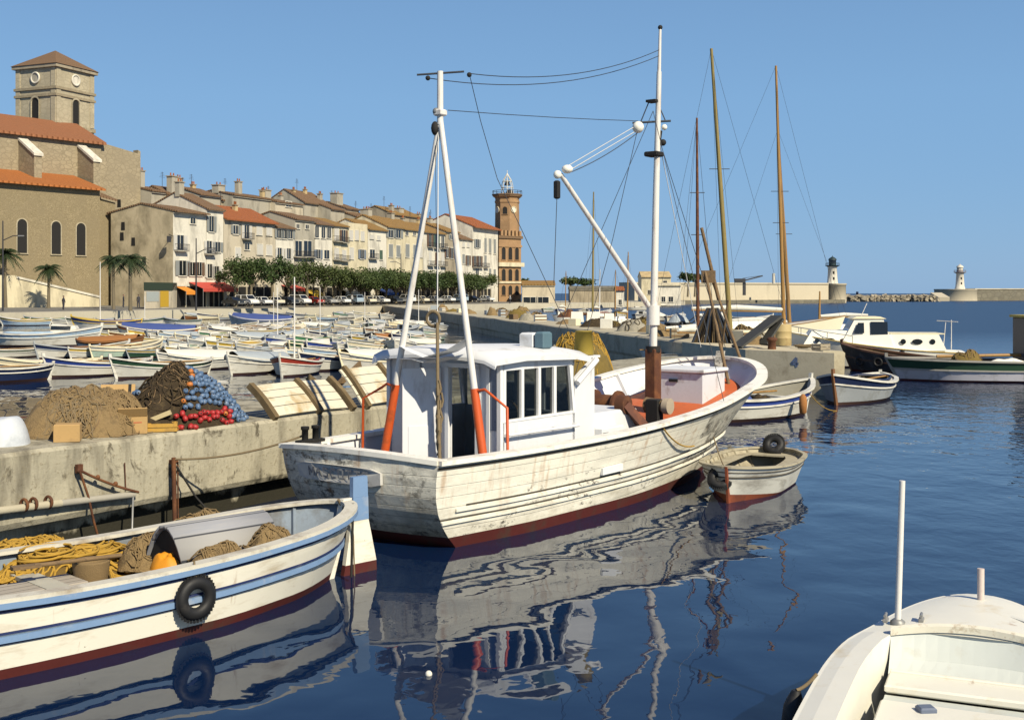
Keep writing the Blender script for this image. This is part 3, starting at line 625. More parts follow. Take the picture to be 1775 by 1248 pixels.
mb.tube([ml+V(0, 0, 7.06)-xl*.42, ml+V(0, 0, 7.10)+xl*.36], .022, wire, 6); mb.tube([ml+V(0, 0, 7.06)-xl*.26, ml+V(0, 0, 7.50)-xl*.08], .012, wire, 5); mb.tube([ml+V(0, 0, 7.08)+xl*.26, ml+V(0, 0, 7.50)+xl*.08], .012, wire, 5); mb.box(ml+V(0, 0, 7.50), (.22, .22, .05), darkin)
mb.build('crosstree', mo)
mb = MB(); mb.box(ml+V(0, -.02, 6.42), (.3, .3, .1), darkin, bev=.02); mb.tube([ml+V(.0, -.02, 6.42)+xl*.08, ml+xl*.16+V(0, 0, 6.9)], .03, darkin, 6); mb.ball(ml+xl*.2+V(0, 0, 6.66), .07, darkin); mb.ball(ml+xl*.23+V(0, 0, 6.97), .06, white)
mb.build('mast_fittings', mo)
MB().tube([ml+V(0, 0, 2.95), ml+V(0, 0, 3.35)], .135, mastw, 12).build('mast_collar', mo)
def local(p): q = V(*p)-HB; return V(q.x*math.cos(HD)+q.y*math.sin(HD), -q.x*math.sin(HD)+q.y*math.cos(HD), q.z)
bt = local(atd(972, 303, 21.9)); bb = ml+V(-.12, .05, 3.35)
mb = MB(); mb.tube([bb, bb.lerp(bt, .5), bt], [.056, .052, .042], mastw, 10); bo = mb.build('derrick_boom', boat)
mb = MB(); mb.ball(bt+xl*.12+V(0, 0, .1), .11, white, sq=(1, 1, .75)); mb.ball(bt-xl*.06+V(0, 0, .0), .08, white); mb.box(bt-xl*.07+V(0, 0, -.28), (.1, .1, .34), darkin, bev=.04); mb.build('boom_block', bo)
tb = local(atd(1106, 221, 22.6))
mb = MB(); mb.ball(tb, .115, white); mb.tube([tb, ml+V(0, 0, 7.07)-xl*.36], .015, wire, 5); mb.build('masthead_block', mo)
mb = MB()
for k in (-.05, .05): mb.tube([bt+xl*.15+V(0, 0, .12+k), tb+V(0, 0, k)], .008, cord, 4)
mb.tube(sag(bt+xl*.2+V(0, 0, .05), tb+V(0, 0, -.1), .06), .008, wire, 4); mb.tube([bt-xl*.07+V(0, 0, -.4), local(atd(960, 492, 21.9))], .008, wire, 4); mb.tube([tb, local(atd(1062, 415, 22.6)), V(6.4, .6, 1.6)], .007, wire, 4); mb.build('boom_tackle', bo)
# ---- A-frame over the after deck
fl = V(1.55, .98, .58); fr_ = V(1.62, -1.15, .58); ap = local(atd(763, 205, 18.3))
mb = MB(); mb.tube([fl.lerp(ap, .27), ap], [.052, .044], mastw, 12); mb.tube([fr_.lerp(ap, .27), ap], [.052, .044], mastw, 12); mb.tube([ap+V(0, 0, -.1), V(ap.x, ap.y, hz(124, 18.3))], [.05, .048], mastw, 12)
af = mb.build('a_frame', boat)
for f_ in (fl, fr_):
    q = f_.lerp(ap, .275); d = (1 if f_ is fl else -1)
    mb = MB(); mb.tube([f_, q], [.072, .066], orange, 12)
    e = V(q.x, q.y+d*.10, q.z)
    mb.tube([q+V(0, 0, -.04), e+V(0, d*.10, .0), e+V(0, d*.2, -.06), V(f_.x, f_.y+d*.36, q.z-.25), V(f_.x, f_.y+d*.38, .62)], .022, orange, 8)
    mb.build('orange_leg_foot', af)
mb = MB()
zt_ = hz(128, 18.3); mb.tube([V(ap.x, ap.y, zt_)-xl*.36+V(0, 0, -.02), V(ap.x, ap.y, zt_+.03)+xl*.37], .016, wire, 6); mb.ball(V(ap.x, ap.y, zt_-.02)+xl*.45, .04, darkin); mb.ball(V(ap.x, ap.y, zt_-.07)-xl*.19, .04, darkin); mb.build('aerial_bar', af)
mb = MB(); mb.box(ap+V(0, 0, .08), (.16, .16, .10), mastw, bev=.02); mb.ball(ap-xl*.08+V(0, 0, -.16), .08, darkin, sq=(.8, .8, 1.4)); mb.ball(ap-xl*.06+V(0, 0, .1), .06, steel); mb.build('head_block', af)
mb = MB(); q1 = fl.lerp(ap, .36); q2 = fr_.lerp(ap, .37); cm = (q1+q2)/2
mb.grid([[q1+V(-.12, -.03, .14), q1+V(.12, -.03, .10)], [q1+V(-.14, -.35, .03), q1+V(.14, -.35, -.0)], [cm+V(-.16, .1, -.06), cm+V(.16, .1, -.08)], [q2+V(-.14, .35, .03), q2+V(.14, .35, 0)], [q2+V(-.12, .03, .2), q2+V(.12, .03, .16)]], greywhite, False)
a_ = [[p+V(0, 0, -.07) for p in r] for r in [[q1+V(-.12, -.03, .0), q1+V(.12, -.03, .0)], [q1+V(-.14, -.35, .0), q1+V(.14, -.35, -.02)], [cm+V(-.16, .1, -.07), cm+V(.16, .1, -.09)], [q2+V(-.14, .35, 0), q2+V(.14, .35, -.02)], [q2+V(-.12, .03, 0), q2+V(.12, .03, 0)]]]
mb.grid(a_[::-1], greywhite, False); mb.build('crossbeam', af)
mb = MB(); lm = local(atd(758, 560, 17.6)); lb = local(atd(762, 800, 17.0)); mb.tube([ap+V(-.02, .02, -.2), V(lm.x, lm.y, lm.z)], .009, cord, 5); mb.tube([ap+V(0, 0, -.2)+V(0, .1, 0), lm], .006, wire, 4)
mb.tube([lm, lm.lerp(lb, .4)+V(0, .01, 0), lb], .026, rope, 7)
for k in range(30): q_ = lm.lerp(lb, .42+.018*k)+V(random.uniform(-.03, .03), random.uniform(-.035, .035), 0); mb.tube([q_, q_+V(random.uniform(-.03, .03), random.uniform(-.03, .03), -.12), q_+V(0, 0, -.22)], .018, rope, 5)
mb.torus(lm+V(0, .08, .06), .11, .026, rope, (1, .2, 0), 16, 6); mb.build('hoist_rope', af)
mb = MB()      # aerials and stays between the two masts
top1 = V(ap.x, ap.y, zt_)+xl*.45; top2 = ml+V(.08, -.11, 8.55)
mb.tube(sag(top1, top2, .24, 16), .007, wire, 4); mb.tube(sag(V(ap.x, ap.y, zt_-.07)-xl*.19, top2+V(0, 0, -.12), .30, 16), .007, wire, 4); mb.tube(sag(ap+xl*.12+V(0, 0, .12), tb+V(0, 0, .12), .02, 4), .006, wire, 4)
mb.tube([top1, local(atd(833, 210, 19)), local(atd(862, 310, 19)), local(atd(905, 400, 19)), V(4.3, -.9, 2.8)], .006, wire, 4)
for a_ in (.3, .5): mb.tube([ml+V(0, 0, 6.8)+xl*.1, V(11.2, (a_-.4)*3, 2.4)], .008, cord if a_ > .4 else wire, 4)
mb.tube([ml+V(0, 0, 7.3), V(7.2, 2.0, 1.7)], .007, wire, 4); mb.tube([ml+V(0, 0, 7.3), V(7.6, -2.05, 1.6)], .007, wire, 4)
mb.build('rigging', boat)
mb = MB()      # weathered poles and lines stowed in the bow
for (pa_, pb_, r_) in (((1222, 470, 26.5), (1268, 690, 25.4), .04), ((1236, 490, 26.7), (1290, 640, 26), .035), ((1216, 395, 26.5), (1246, 520, 26.6), .045), ((1262, 520, 27), (1250, 610, 27.5), .03)):
    mb.tube([local(atd(*pa_)), local(atd(*pb_))], [r_*.8, r_], wood, 7)
mb.box(local(atd(1228, 480, 26.6)), (.3, .3, .28), wood, rz=.4); mb.build('bow_spars', boat)
mb = MB()
for t_, n_ in ((.72, 4), (.63, 3)):
    p = hb.P(t_, sheer_b(t_), -1)
mb.tube(sag(hb.P(.46, sheer_b(.46)-.05, -1)+V(0, -.03, 0), hb.P(.6, sheer_b(.6)*.55, -1)+V(0, -.06, 0), .12, 10), .014, yrope, 5); mb.build('side_line', boat)
mb = MB(); zf = heap_mesh(mb, netm, .75, .5, .35, 3, 24, 9); scatter_loops(mb, rope, 14, 0, 0, .6, .4, zf, .012, (.1, .25))
nb = mb.build('net_pile', None, 'pale net heaped on the far side of the trawler deck', 'fishing net'); nb.matrix_world = Matrix.Translation(HB) @ Matrix.Rotation(HD, 4, 'Z') @ Matrix.Translation(V(5.8, 1.35, 1.2))
# ================================================================== the near stone quay and what lies on it
QA = at(0, 788, 1.45); QD = V(.538, .843, 0).normalized(); QN = V(QD.y, -QD.x, 0)      # front edge, direction, outward normal
QL = 27.0
def wall_pt(px, py, off=0.0):
    o = QA+QN*off; k = QD.x/QD.y; Y = (o.x-k*o.y)/((px-CX)/F-k); return atd(px, py, Y)
def qp(s, b, z=1.45): return QA+QD*s-QN*b+V(0, 0, z-QA.z)      # s along the quay, b back from its edge
def qs(px):                                                       # distance along the edge at a photo column
    k = QD.x/QD.y; Y = (QA.x-k*QA.y)/((px-CX)/F-k); return (Y-QA.y)/QD.y
qm, t, b, N, L = nt('stained_quay_concrete')
co = N.new('ShaderNodeTexCoord').outputs['Object']
base = mix(t, noise(t, co, .9, 6, .6), (.30, .275, .20, 1), (.44, .405, .31, 1))
base = mix(t, ramp(t, noise(t, mapping(t, co, (1.4, 1.4, .25)), 1.7, 6, .65), .46, .68), base, (.15, .135, .10, 1))
base = mix(t, ramp(t, noise(t, co, 14, 5, .7), .56, .7), base, (.2, .17, .11, 1))
base = mix(t, ramp(t, noise(t, mapping(t, co, (1, 1, .7)), 3.2, 6, .7, .4), .58, .66), base, (.12, .105, .075, 1))
sp = N.new('ShaderNodeSeparateXYZ'); L.new(co, sp.inputs[0])
wl = N.new('ShaderNodeMath'); wl.operation = 'MULTIPLY_ADD'; L.new(noise(t, mapping(t, co, (1, 1, .6)), 1.1, 6, .65), wl.inputs[0]); wl.inputs[1].default_value = 1.5; wl.inputs[2].default_value = -.32
su = N.new('ShaderNodeMath'); su.operation = 'SUBTRACT'; L.new(wl.outputs[0], su.inputs[0]); L.new(sp.outputs[2], su.inputs[1])
base = mix(t, ramp(t, su.outputs[0], .0, .12), base, (.028, .026, .018, 1))           # weed and tar line above the water
L.new(base, b.inputs['Base Color']); b.inputs['Roughness'].default_value = .9; b.inputs['Specular IOR Level'].default_value = .2
bn = N.new('ShaderNodeBump'); bn.inputs['Strength'].default_value = .7; bn.inputs['Distance'].default_value = .03; L.new(noise(t, co, 7, 8, .7), bn.inputs['Height']); L.new(bn.outputs[0], b.inputs['Normal'])
def quay_block(name, fn, s0, s1, w, z1, zmid, step=.4, seed=0):
    mb = MB(); rows = []; n = int((s1-s0)/step)
    prof = [(.35, -1.2), (.30, zmid-.05), (.04, zmid), (0, zmid+.08), (0, (zmid+z1)/2), (.0, z1-.05), (.05, z1), (.5, z1+.01), (w*.5, z1+.03), (w-.4, z1+.0), (w-.04, z1), (w, z1-.06), (w, -1.2)]
    for i in range(n+1):
        s_ = lerp(s0, s1, i/n); r = []
        for j, (bk, z) in enumerate(prof):
            q = fn(s_, bk, z); k = mnoise.noise(q*1.7+V(seed, 0, 0))*.035+mnoise.noise(q*5+V(seed, 0, 0))*.018
            if 2 <= j <= 6 or j >= 10: q = q+QN*k+V(0, 0, k*.5)
            r.append(q)
        rows.append(r)
    mb.grid(rows, qm, False); mb.poly(rows[0][::-1], qm); mb.poly(rows[-1], qm)
    return mb.build(name, kind='structure')
quay_block('stone_quay', qp, -9, QL, 3.4, 1.45, .42)
# timber beam, brackets and rods fixed to the quay wall
mb = MB(); p0 = wall_pt(-160, 905, .1); p1 = wall_pt(105, 872, .1); p2 = wall_pt(232, 857, .1)
mb.tube([p0, p1], .055, concrete, 10); mb.tube([p1-QD*.04, p2], .05, pm('grey_timber', (.33, .31, .26, 1), .8, .2, 5), 10)
pip = mb.build('wall_pipe', None, 'pale pipe fixed low along the near quay wall', 'pipe')
for px in (42, 58, 84): MB().torus(wall_pt(px, 880-(px*.12), .1), .075, .022, rustm, QD, 14, 6).build('pipe_clamp', pip)
mb = MB(); a = wall_pt(138, 815, .12); c = wall_pt(240, 853, .14)
mb.tube([wall_pt(138, 815, -.05), a], .03, rustm, 8); mb.tube([a, wall_pt(153, 860, .12), wall_pt(163, 905, .14), wall_pt(170, 930, .1)], .018, rustm, 7); mb.tube(sag(a, c, .03, 6), .02, rustm, 7)
for k in (.3, .6): mb.ball(a.lerp(c, k), .035, rustm, 7, 5)
mb.box(wall_pt(137, 812, .05), (.09, .06, .12), rustm, rz=1); mb.build('rusty_bracket', None, 'rusty iron bracket with bent rods on the quay wall', 'bracket')
mb = MB(); mb.tube([wall_pt(231, 852, .12), wall_pt(230, 880, .14), wall_pt(229, 915, .2), wall_pt(231, 938, .3)], .016, steel, 7); mb.tube([wall_pt(216, 802, .04), wall_pt(218, 850, .04)], .01, rustm, 6); mb.build('hanging_rod', None, 'thin bent grey rod hanging from the end of the wall pipe', 'rod')
mb = MB(); mb.tube([wall_pt(301, 793, .14), wall_pt(303, 905, .14)], .035, rustm, 8); mb.tube([wall_pt(308, 800, .13), wall_pt(309, 915, .13)], .012, rustm, 6); mb.tube([wall_pt(306, 808, .14), wall_pt(340, 862, .3), wall_pt(358, 882, .45)], .016, darkin, 6); mb.box(wall_pt(301, 800, .06), (.1, .1, .06), rustm, rz=1); mb.build('mooring_post', None, 'thin rusty upright post on the quay wall holding the trawler line', 'post')
mb = MB(); mb.tube(sag(wall_pt(303, 796, .16), HB+V(math.cos(HD)*.4-math.sin(HD)*1.45, math.sin(HD)*.4+math.cos(HD)*1.45, 1.42), .10, 14), .016, rope, 6); mb.build('mooring_line', None, 'slack rope running from the wall post to the stern of the trawler', 'rope')
# net heap with loops of twine
c = qp(qs(150), .55)
c = at(150, 752, 1.45)
mb = MB(); zf = heap_mesh(mb, netm, 1.0, .66, .66, 11, 80, 34, .20, 2.4, 1.3); scatter_loops(mb, netm, 230, 0, 0, .88, .58, zf, .012, (.04, .2), 10); scatter_loops(mb, rope, 90, -.3, -.15, .6, .5, zf, .009, (.06, .25), 12); scatter_loops(mb, wood, 50, 0, -.1, .8, .5, zf, .008, (.05, .2), 10)
o = mb.build('net_heap', None, 'large tan heap of fishing net piled on the near quay', 'fishing net', loc=c); o.rotation_euler = (0, 0, math.atan2(QD.y, QD.x)-.4)
card = pm('brown_cardboard', (.42, .27, .11, 1), .85, .12, 3, dirt=(.26, .17, .08, 1), damt=.25)
cred = plain('red_print', (.42, .04, .025, 1), .8)
def carton(name, c, d, rz, label, cat, m=card, ry=0.0, rx=0.0, open_=True):
    r = empty(name, c, rz, label, cat); r.rotation_euler = (rx, ry, rz); x, y, z = d
    mb = MB(); mb.box((0, 0, z/2), d, m, bev=.012); bx = mb.build('box_body', r)
    if open_:
        mb = MB(); mb.hexa([V(-x/2, -y/2, z), V(x/2, -y/2, z), V(x/2, -y/2+.012, z+.002), V(-x/2, -y/2+.012, z+.002)], [V(-x/2, -y/2-.1, z+.13), V(x/2, -y/2-.1, z+.13), V(x/2, -y/2-.09, z+.14), V(-x/2, -y/2-.09, z+.14)], m)
        mb.build('flap', r)
    return r
qa = math.atan2(QD.y, QD.x)
carton('cardboard_box', at(112, 766, 1.45)+QD*.05, (.36, .28, .26), qa-.75, 'small plain cardboard box at the front of the net heap', 'box', open_=False)
r = carton('cardboard_box', at(240, 752, 1.45)-QN*.12, (.42, .3, .27), qa-.72, 'printed cardboard carton standing on the quay beside the net heap', 'box')
mb = MB(); letters(mb, 'OTO', lambda s_, z: V(-.15+s_, -.1535, .12+z), .03, .05, .012, cred, .012); mb.box((.0, -.151, .18), (.26, .002, .012), cred); mb.torus((-.13, -.152, .14), .04, .006, cred, (0, 1, 0), 16, 4); mb.build('printed_mark', r)
r = carton('cardboard_box', at(222, 737, 1.45)-QN*.28+V(0, 0, .24), (.55, .04, .52), qa-.75, 'flattened printed cardboard carton leaning back over the net heap', 'box', rx=-.75, open_=False)
mb = MB(); mb.box((0, -.022, .045), (.5, .004, .035), cred); mb.box((.19, -.022, .28), (.05, .004, .46), darkin); mb.torus((.03, -.022, .3), .09, .012, cred, (0, 1, 0), 20, 5); mb.torus((.03, -.022, .3), .05, .012, cred, (0, 1, 0), 16, 5); mb.torus((-.17, -.022, .13), .06, .02, cred, (0, 1, 0), 14, 5); mb.build('printed_mark', r)
ycr = pm('yellow_crate_wood', (.46, .27, .05, 1), .8, .25, 5, dirt=(.2, .12, .05, 1), damt=.3)
def slat_crate(name, c, d, rz, m, label):
    x, y, z = d; r = empty(name, c, rz, label, 'crate')
    for sx, sy in ((0, -1), (0, 1), (-1, 0), (1, 0)):
        mb = MB()
        for k in range(2):
            zz = z*(.27+.48*k)
            if sx == 0: mb.box((0, sy*(y/2-.008), zz), (x, .016, z*.40), m)
            else: mb.box((sx*(x/2-.008), 0, zz), (.016, y-.034, z*.40), m)
        mb.build('side_slats', r)
    mb = MB(); mb.box((0, 0, .012), (x-.036, y-.036, .02), m)
    for sx in (-1, 1):
        for sy in (-1, 1): mb.box((sx*(x/2-.035), sy*(y/2-.035), z/2), (.035, .035, z), m)
    mb.build('crate_frame', r); return r
slat_crate('fish_crate', at(286, 748, 1.45)-QN*.05, (.44, .28, .14), qa-.75, ycr, 'low yellow wooden crate on the quay beside the red floats')
mb = MB(); mb.slab((-.2, 0, .0), (.2, 0, .16), .1, .07, pm('raw_plank', (.5, .42, .24, 1), .8, .2, 5)); mb.build('wood_block', None, 'pale squared timber leaning on the yellow crate', 'timber', loc=at(282, 733, 1.58)-QN*.12).rotation_euler = (0, 0, qa-.9)
# white plastic sack at the left edge
mb = MB(); heap_mesh(mb, pm('pale_plastic', (.52, .55, .58, 1), .45, .15, 4, dirt=(.3, .33, .37, 1), damt=.35), .40, .30, .40, 3, 32, 14, .10, 2.2, 2.2)
mb.build('white_sack', None, 'rounded pale plastic sack lying on the quay at the left edge', 'sack', loc=at(4, 772, 1.45)).rotation_euler = (0, 0, .5)
# heap of net floats under a brown net
blue = pm('blue_float', (.09, .155, .27, 1), .5, .35, 9, dirt=(.3, .32, .34, 1), damt=.3); redf = pm('red_float', (.36, .025, .025, 1), .5, .25, 9, dirt=(.16, .03, .03, 1), damt=.3); orf = pm('orange_float', (.45, .15, .03, 1), .5, .25, 9)
def fl_mesh(m):
    mb = MB(); mb.lathe([(.014, -.05), (.030, -.045), (.041, -.022), (.044, 0), (.041, .022), (.030, .045), (.014, .05)], m, (0, 0, 0), 12, cap=False); mb.lathe([(.014, -.05), (.013, .05)], darkin, (0, 0, 0), 8, cap=True); return mb
protof = {}
FT = {'red_float': ('red net float at the foot of the heap on the quay', 'red net floats on the quay'), 'blue_float': ('pale blue net float heaped beside the brown net', 'blue net floats on the quay'), 'orange_float': ('orange net float along the edge of the brown net', 'orange net floats on the quay')}
def put_float(m, p):
    if m.name not in protof:
        protof[m.name] = fl_mesh(m).build('net_float', None, FT[m.name][0], 'float', FT[m.name][1], loc=p); o = protof[m.name]
    else: o = dup(protof[m.name], p)
    o.rotation_euler = (random.uniform(0, 3), random.uniform(0, 3), random.uniform(0, 3))
rf = random.Random(4)
hc0 = qp(qs(372), .82); qang = math.atan2(QD.y, QD.x)
mb = MB(); zfn = heap_mesh(mb, darknet, 1.25, .78, .98, 17, 64, 26, .16, 1.8, .62); scatter_loops(mb, darknet, 60, -.2, 0, .75, .5, zfn, .012, (.06, .3), 10); scatter_loops(mb, wood, 16, -.2, 0, .7, .5, zfn, .007, (.1, .35), 12)
o = mb.build('brown_net', None, 'dark brown net heaped on the quay with blue and red floats', 'fishing net', loc=hc0); o.rotation_euler = (0, 0, qang)
def on_heap(u, v, lift=.03):
    z = zfn(u, v); return hc0+QD*u-QN*v+V(0, 0, z+lift)
v = -.74
while v < .1:
    u = -.9+rf.uniform(0, .06)
    while u < 1.22:
        z = zfn(u, v)
        if math.hypot(u/1.25, v/.78) < 1.03:
            lim = -.72+.85*clamp(z/.98)**1.1
            if u > lim:
                m = redf if (z < .25 and u < .55) else blue
                if u < lim+.10 and rf.random() < .3: m = orf
                if m is redf and rf.random() < .05: m = orf
                put_float(m, on_heap(u+rf.uniform(-.02, .02), v+rf.uniform(-.02, .02), .03+rf.uniform(0, .02)))
        u += .094+rf.uniform(-.008, .014)
    v += .068
for k in range(34):     # floats spilling down the far left flank
    a = R(150+rf.uniform(-28, 24)); q = .55+.42*k/34; u, v = 1.25*q*math.cos(a), .78*q*math.sin(a); put_float(blue, on_heap(u-.06, v+.04, .05))
# leaning plank panels with dark battens
pw = pm('sunbleached_boards', (.60, .56, .44, 1), .8, .16, 3, dirt=(.36, .26, .12, 1), damt=.4, dst=(1, 1, 1), bump=.1, bscale=30); bat = pm('dark_batten', (.15, .105, .05, 1), .85, .35, 5, dirt=(.25, .19, .1, 1), damt=.35, bump=.25)
def panel_thing(pxa, pxb, bats, label, hgt=.50, back=.56, lean=0.0, bulge=.035):
    r = empty('plank_panel', qp(qs(pxa), .06, 1.47), qa, label, 'plank panel'); W = qs(pxb)-qs(pxa)
    def pt(s_, v, o=0.0):
        yb = back*v-o*.7; zz = hgt*v+bulge*math.sin(math.pi*v)+o*.7
        return V(s_+lean*v, yb, zz)
    for k in range(4):
        mb = MB(); v0, v1 = k/4+.012, (k+1)/4-.006; rows = []
        for i in range(9):
            s_ = W*i/8; cv = .03*math.sin(math.pi*i/8); rows.append([pt(s_, v0, cv), pt(s_, v0, cv+.03), pt(s_, (v0+v1)/2, cv+.032), pt(s_, v1, cv+.03), pt(s_, v1, cv)])
        mb.grid(rows, pw, False, closed=True); mb.poly(rows[0][::-1], pw); mb.poly(rows[-1], pw); mb.build('board', r)
    for f in bats:
        mb = MB(); s_ = W*f; cv = .03*math.sin(math.pi*clamp(f))
        rows = [[pt(s_-.05, v, cv-.02), pt(s_+.05, v, cv-.02), pt(s_+.05, v, cv+.10), pt(s_-.05, v, cv+.10)] for v in (-.07, .0, .25, .5, .75, 1.03)]
        mb.grid(rows, bat, False, closed=True); mb.poly(rows[0][::-1], bat); mb.poly(rows[-1], bat); mb.build('batten', r)
    return r
panel_thing(478, 606, (.0, .58, 1.06), 'sunbleached plank panel with three dark battens leaning on the quay beside the floats')
panel_thing(632, 735, (.06, .62), 'plank panel partly hidden behind the trawler wheelhouse', .66, .58)
mb = MB()
for a in ((610, 702), (655, 690)): pass
mb.slab(qp(qs(617), .25, 1.5), qp(qs(590), .8, 2.05), .09, .12, bat); mb.slab(qp(qs(620), .9, 1.55), qp(qs(700), 1.1, 2.18), .05, .12, wood); mb.build('spare_timbers', None, 'dark weathered timbers stacked behind the gap of the two plank panels', 'timber')
mb = MB(); zf = heap_mesh(mb, pm('olive_gold_net', (.20, .14, .035, 1), .98, .5, 6, dirt=(.10, .075, .02, 1), damt=.4, dscale=7, bump=1, bscale=45), 1.15, .8, 1.05, 5, 44, 18, .3, 2.2, 1.4); scatter_loops(mb, yrope, 70, 0, 0, 1.0, .7, zf, .012, (.08, .25), 10)
mb.build('net_heap', None, 'tall olive gold net heap on the quay behind the trawler mast', 'fishing net', loc=qp(qs(1070), 1.1)).rotation_euler = (0, 0, qa)
mb = MB(); zf = heap_mesh(mb, pm('grey_rubble', (.34, .31, .24, 1), .95, .4, 6, dirt=(.14, .13, .1, 1), damt=.4, dscale=9, bump=1, bscale=25), 1.3, .7, .8, 8, 40, 14, .6, 3.5, 1.2); mb.build('grey_net_heap', None, 'grey mottled net heap lying left of the olive gold one', 'fishing net', loc=qp(qs(1005), 1.2)).rotation_euler = (0, 0, qa)
# ================================================================== left foreground boat (stern to the right)
sp_ = V(-2.10, 15.12, 0); LB = R(225.5)
def sheer_l(t): return .93-.92*t+1.05*t*t
hlb = Hull(8.2, [(0, .75), (.1, .86), (.3, 1.06), (.5, 1.12), (.8, .95), (1, .75)], [(0, .30), (.15, .62), (.3, .92), (.5, 1.0), (.8, .78), (1, .3)], sheer_l, .4, .3, .28, .3, .55, .16, .52, th=.05, n=36, pw=.8)
lb = empty('rowing_boat', sp_, LB, 'white pointed boat with blue stripes in the left foreground, full of nets and rope', 'boat')
lwhite = pm('left_boat_white', (.72, .69, .59, 1), .5, .09, 2, dirt=(.42, .35, .24, 1), damt=.4, dst=(.5, .5, 2), bump=.06, rust=.3, chip=(.2, .18, .14, 1), camt=.06)
lblue = pm('pale_blue_paint', (.17, .27, .44, 1), .5, .15, 4, dirt=(.35, .37, .4, 1), damt=.2); navy = pm('navy_paint', (.018, .03, .10, 1), .5, .2, 4, dirt=(.1, .1, .14, 1), damt=.2)
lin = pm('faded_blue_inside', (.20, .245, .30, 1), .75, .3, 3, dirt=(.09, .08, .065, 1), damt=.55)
def zl(k, c=0.0): return lambda t: sheer_l(t)*k+c
mb = MB(); hlb.shell(mb, [(zc(-.35), redbot), (zc(0), redbot), (zc(.10), lwhite), (zl(.45, .03), lwhite), (zl(.75), lwhite), (zl(1), lwhite)]); mb.build('hull', lb)
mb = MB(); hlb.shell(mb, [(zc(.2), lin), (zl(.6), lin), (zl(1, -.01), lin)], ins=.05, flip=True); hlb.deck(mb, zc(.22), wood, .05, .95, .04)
for i in range(1, 18):
    for sd in (1, -1): mb.slab(hlb.P(i/18, .25, sd, .07), hlb.P(i/18, sheer_l(i/18)-.02, sd, .07), .05, .04, lin, (1, 0, 0))
mb.build('inner_planking', lb)
mb = MB(); hlb.rail(mb, zl(1), pm('worn_gunwale', (.58, .55, .46, 1), .65, .2, 4, dirt=(.25, .2, .14, 1), damt=.4), .13, .03, -.01, .03); mb.build('gunwale', lb)
mb = MB(); hlb.rail(mb, zl(1, -.035), lblue, 0, .05, -.03, .025); mb.build('rubbing_strake', lb)
mb = MB(); hlb.rail(mb, zl(.97, -.06), navy, 0, .008, -.025, .0); hlb.rail(mb, zl(.52, .055), navy, 0, .012, -.012, .012); mb.build('painted_line', lb)  # upper strip puts the shadow line below the strake into the navy colour
mb = MB(); hlb.rail(mb, zl(.52, .0), lblue, 0, .035, -.03, .03); mb.build('side_moulding', lb)
mb = MB(); hlb.rail(mb, zl(.52, -.04), navy, 0, .006, -.014, .004); mb.build('painted_line', lb)
mb = MB(); hlb.stem(mb, lwhite, .05, .045, bow=False, back=.1); mb.build('stern_post', lb)
ld = V(math.cos(LB), math.sin(LB), 0); ln = V(-math.sin(LB), math.cos(LB), 0)
def ll(p): q = V(*p)-sp_; return V(q.dot(ld), q.dot(ln), q.z)
mb = MB()   # rudder: blue head, white blade, red foot
def rplate(mb, z0, z1, a0, a1, b0, b1, m, w=.035): mb.hexa([V(-a0, w, z0), V(-a1, w, z0), V(-a1, -w, z0), V(-a0, -w, z0)], [V(-b0, w, z1), V(-b1, w, z1), V(-b1, -w, z1), V(-b0, -w, z1)], m)
rd = MB(); rplate(rd, .13, .68, -.06, .44, .03, .31, lwhite); ro = rd.build('rudder', lb)
rd = MB(); rplate(rd, -.5, .13, -.2, .47, -.06, .44, redbot); rd.build('rudder_foot', ro)
rd = MB(); rplate(rd, .681, .98, .04, .31, .06, .30, lblue, .04); rplate(rd, .981, 1.24, .06, .30, .06, .29, lblue, .036); rd.build('rudder_head', ro)
mb = MB(); mb.tube(sag((.15, 0, .98), (-.30, -.06, .25), -.02, 10), .022, rope, 6); mb.tube([(.02, .06, .95), (-.02, .09, .5), (-.03, .1, .0)], .01, rope, 5); mb.build('rudder_rope', lb)
mb = MB(); mb.tube([ll(atd(612, 872, 14.9)), ll(atd(609, 1000, 14.75))], .018, darkin, 6); mb.build('rudder_rod', lb)
# benches, hatch lid
for t_ in (.14, .30, .47, .64):
    mb = MB(); z = sheer_l(t_)-.2; h = hlb.half(t_, z, .06); mb.box((hlb.x(t_, z), 0, z), (.24, 2*h, .04), pm('bench_paint', (.46, .44, .36, 1), .7, .2, 4, dirt=(.2, .17, .12, 1), damt=.4)); mb.build('bench', lb)
lidm = planks('grey_blue_boards', (.20, .22, .28, 1), (.36, .35, .33, 1), 1, .16)
mb = MB(); rows = []
cl = ll(at(405, 940, .78)); cl.y = min(cl.y, .10)
for i in range(9):
    u = i/8-.5; rows.append([V(cl.x+dx, cl.y+.48*2*u*.8, .66+.36*(1-(2*u)**2)+dz) for dx, dz in ((-.64, -.04), (.66, -.04), (.66, 0), (-.64, 0))])
mb.grid(rows, lidm, True, closed=True); mb.poly(rows[0], lidm); mb.poly(rows[-1][::-1], lidm); mb.build('hatch_lid', lb)
mb = MB(); mb.poly([V(cl.x+.62, cl.y-.4, .35)]+[V(cl.x+.62, cl.y+.48*2*(i/8-.5)*.8, .60+.36*(1-(2*(i/8-.5))**2)) for i in range(9)]+[V(cl.x+.62, cl.y+.4, .35)], darkin); mb.build('lid_end', lb)
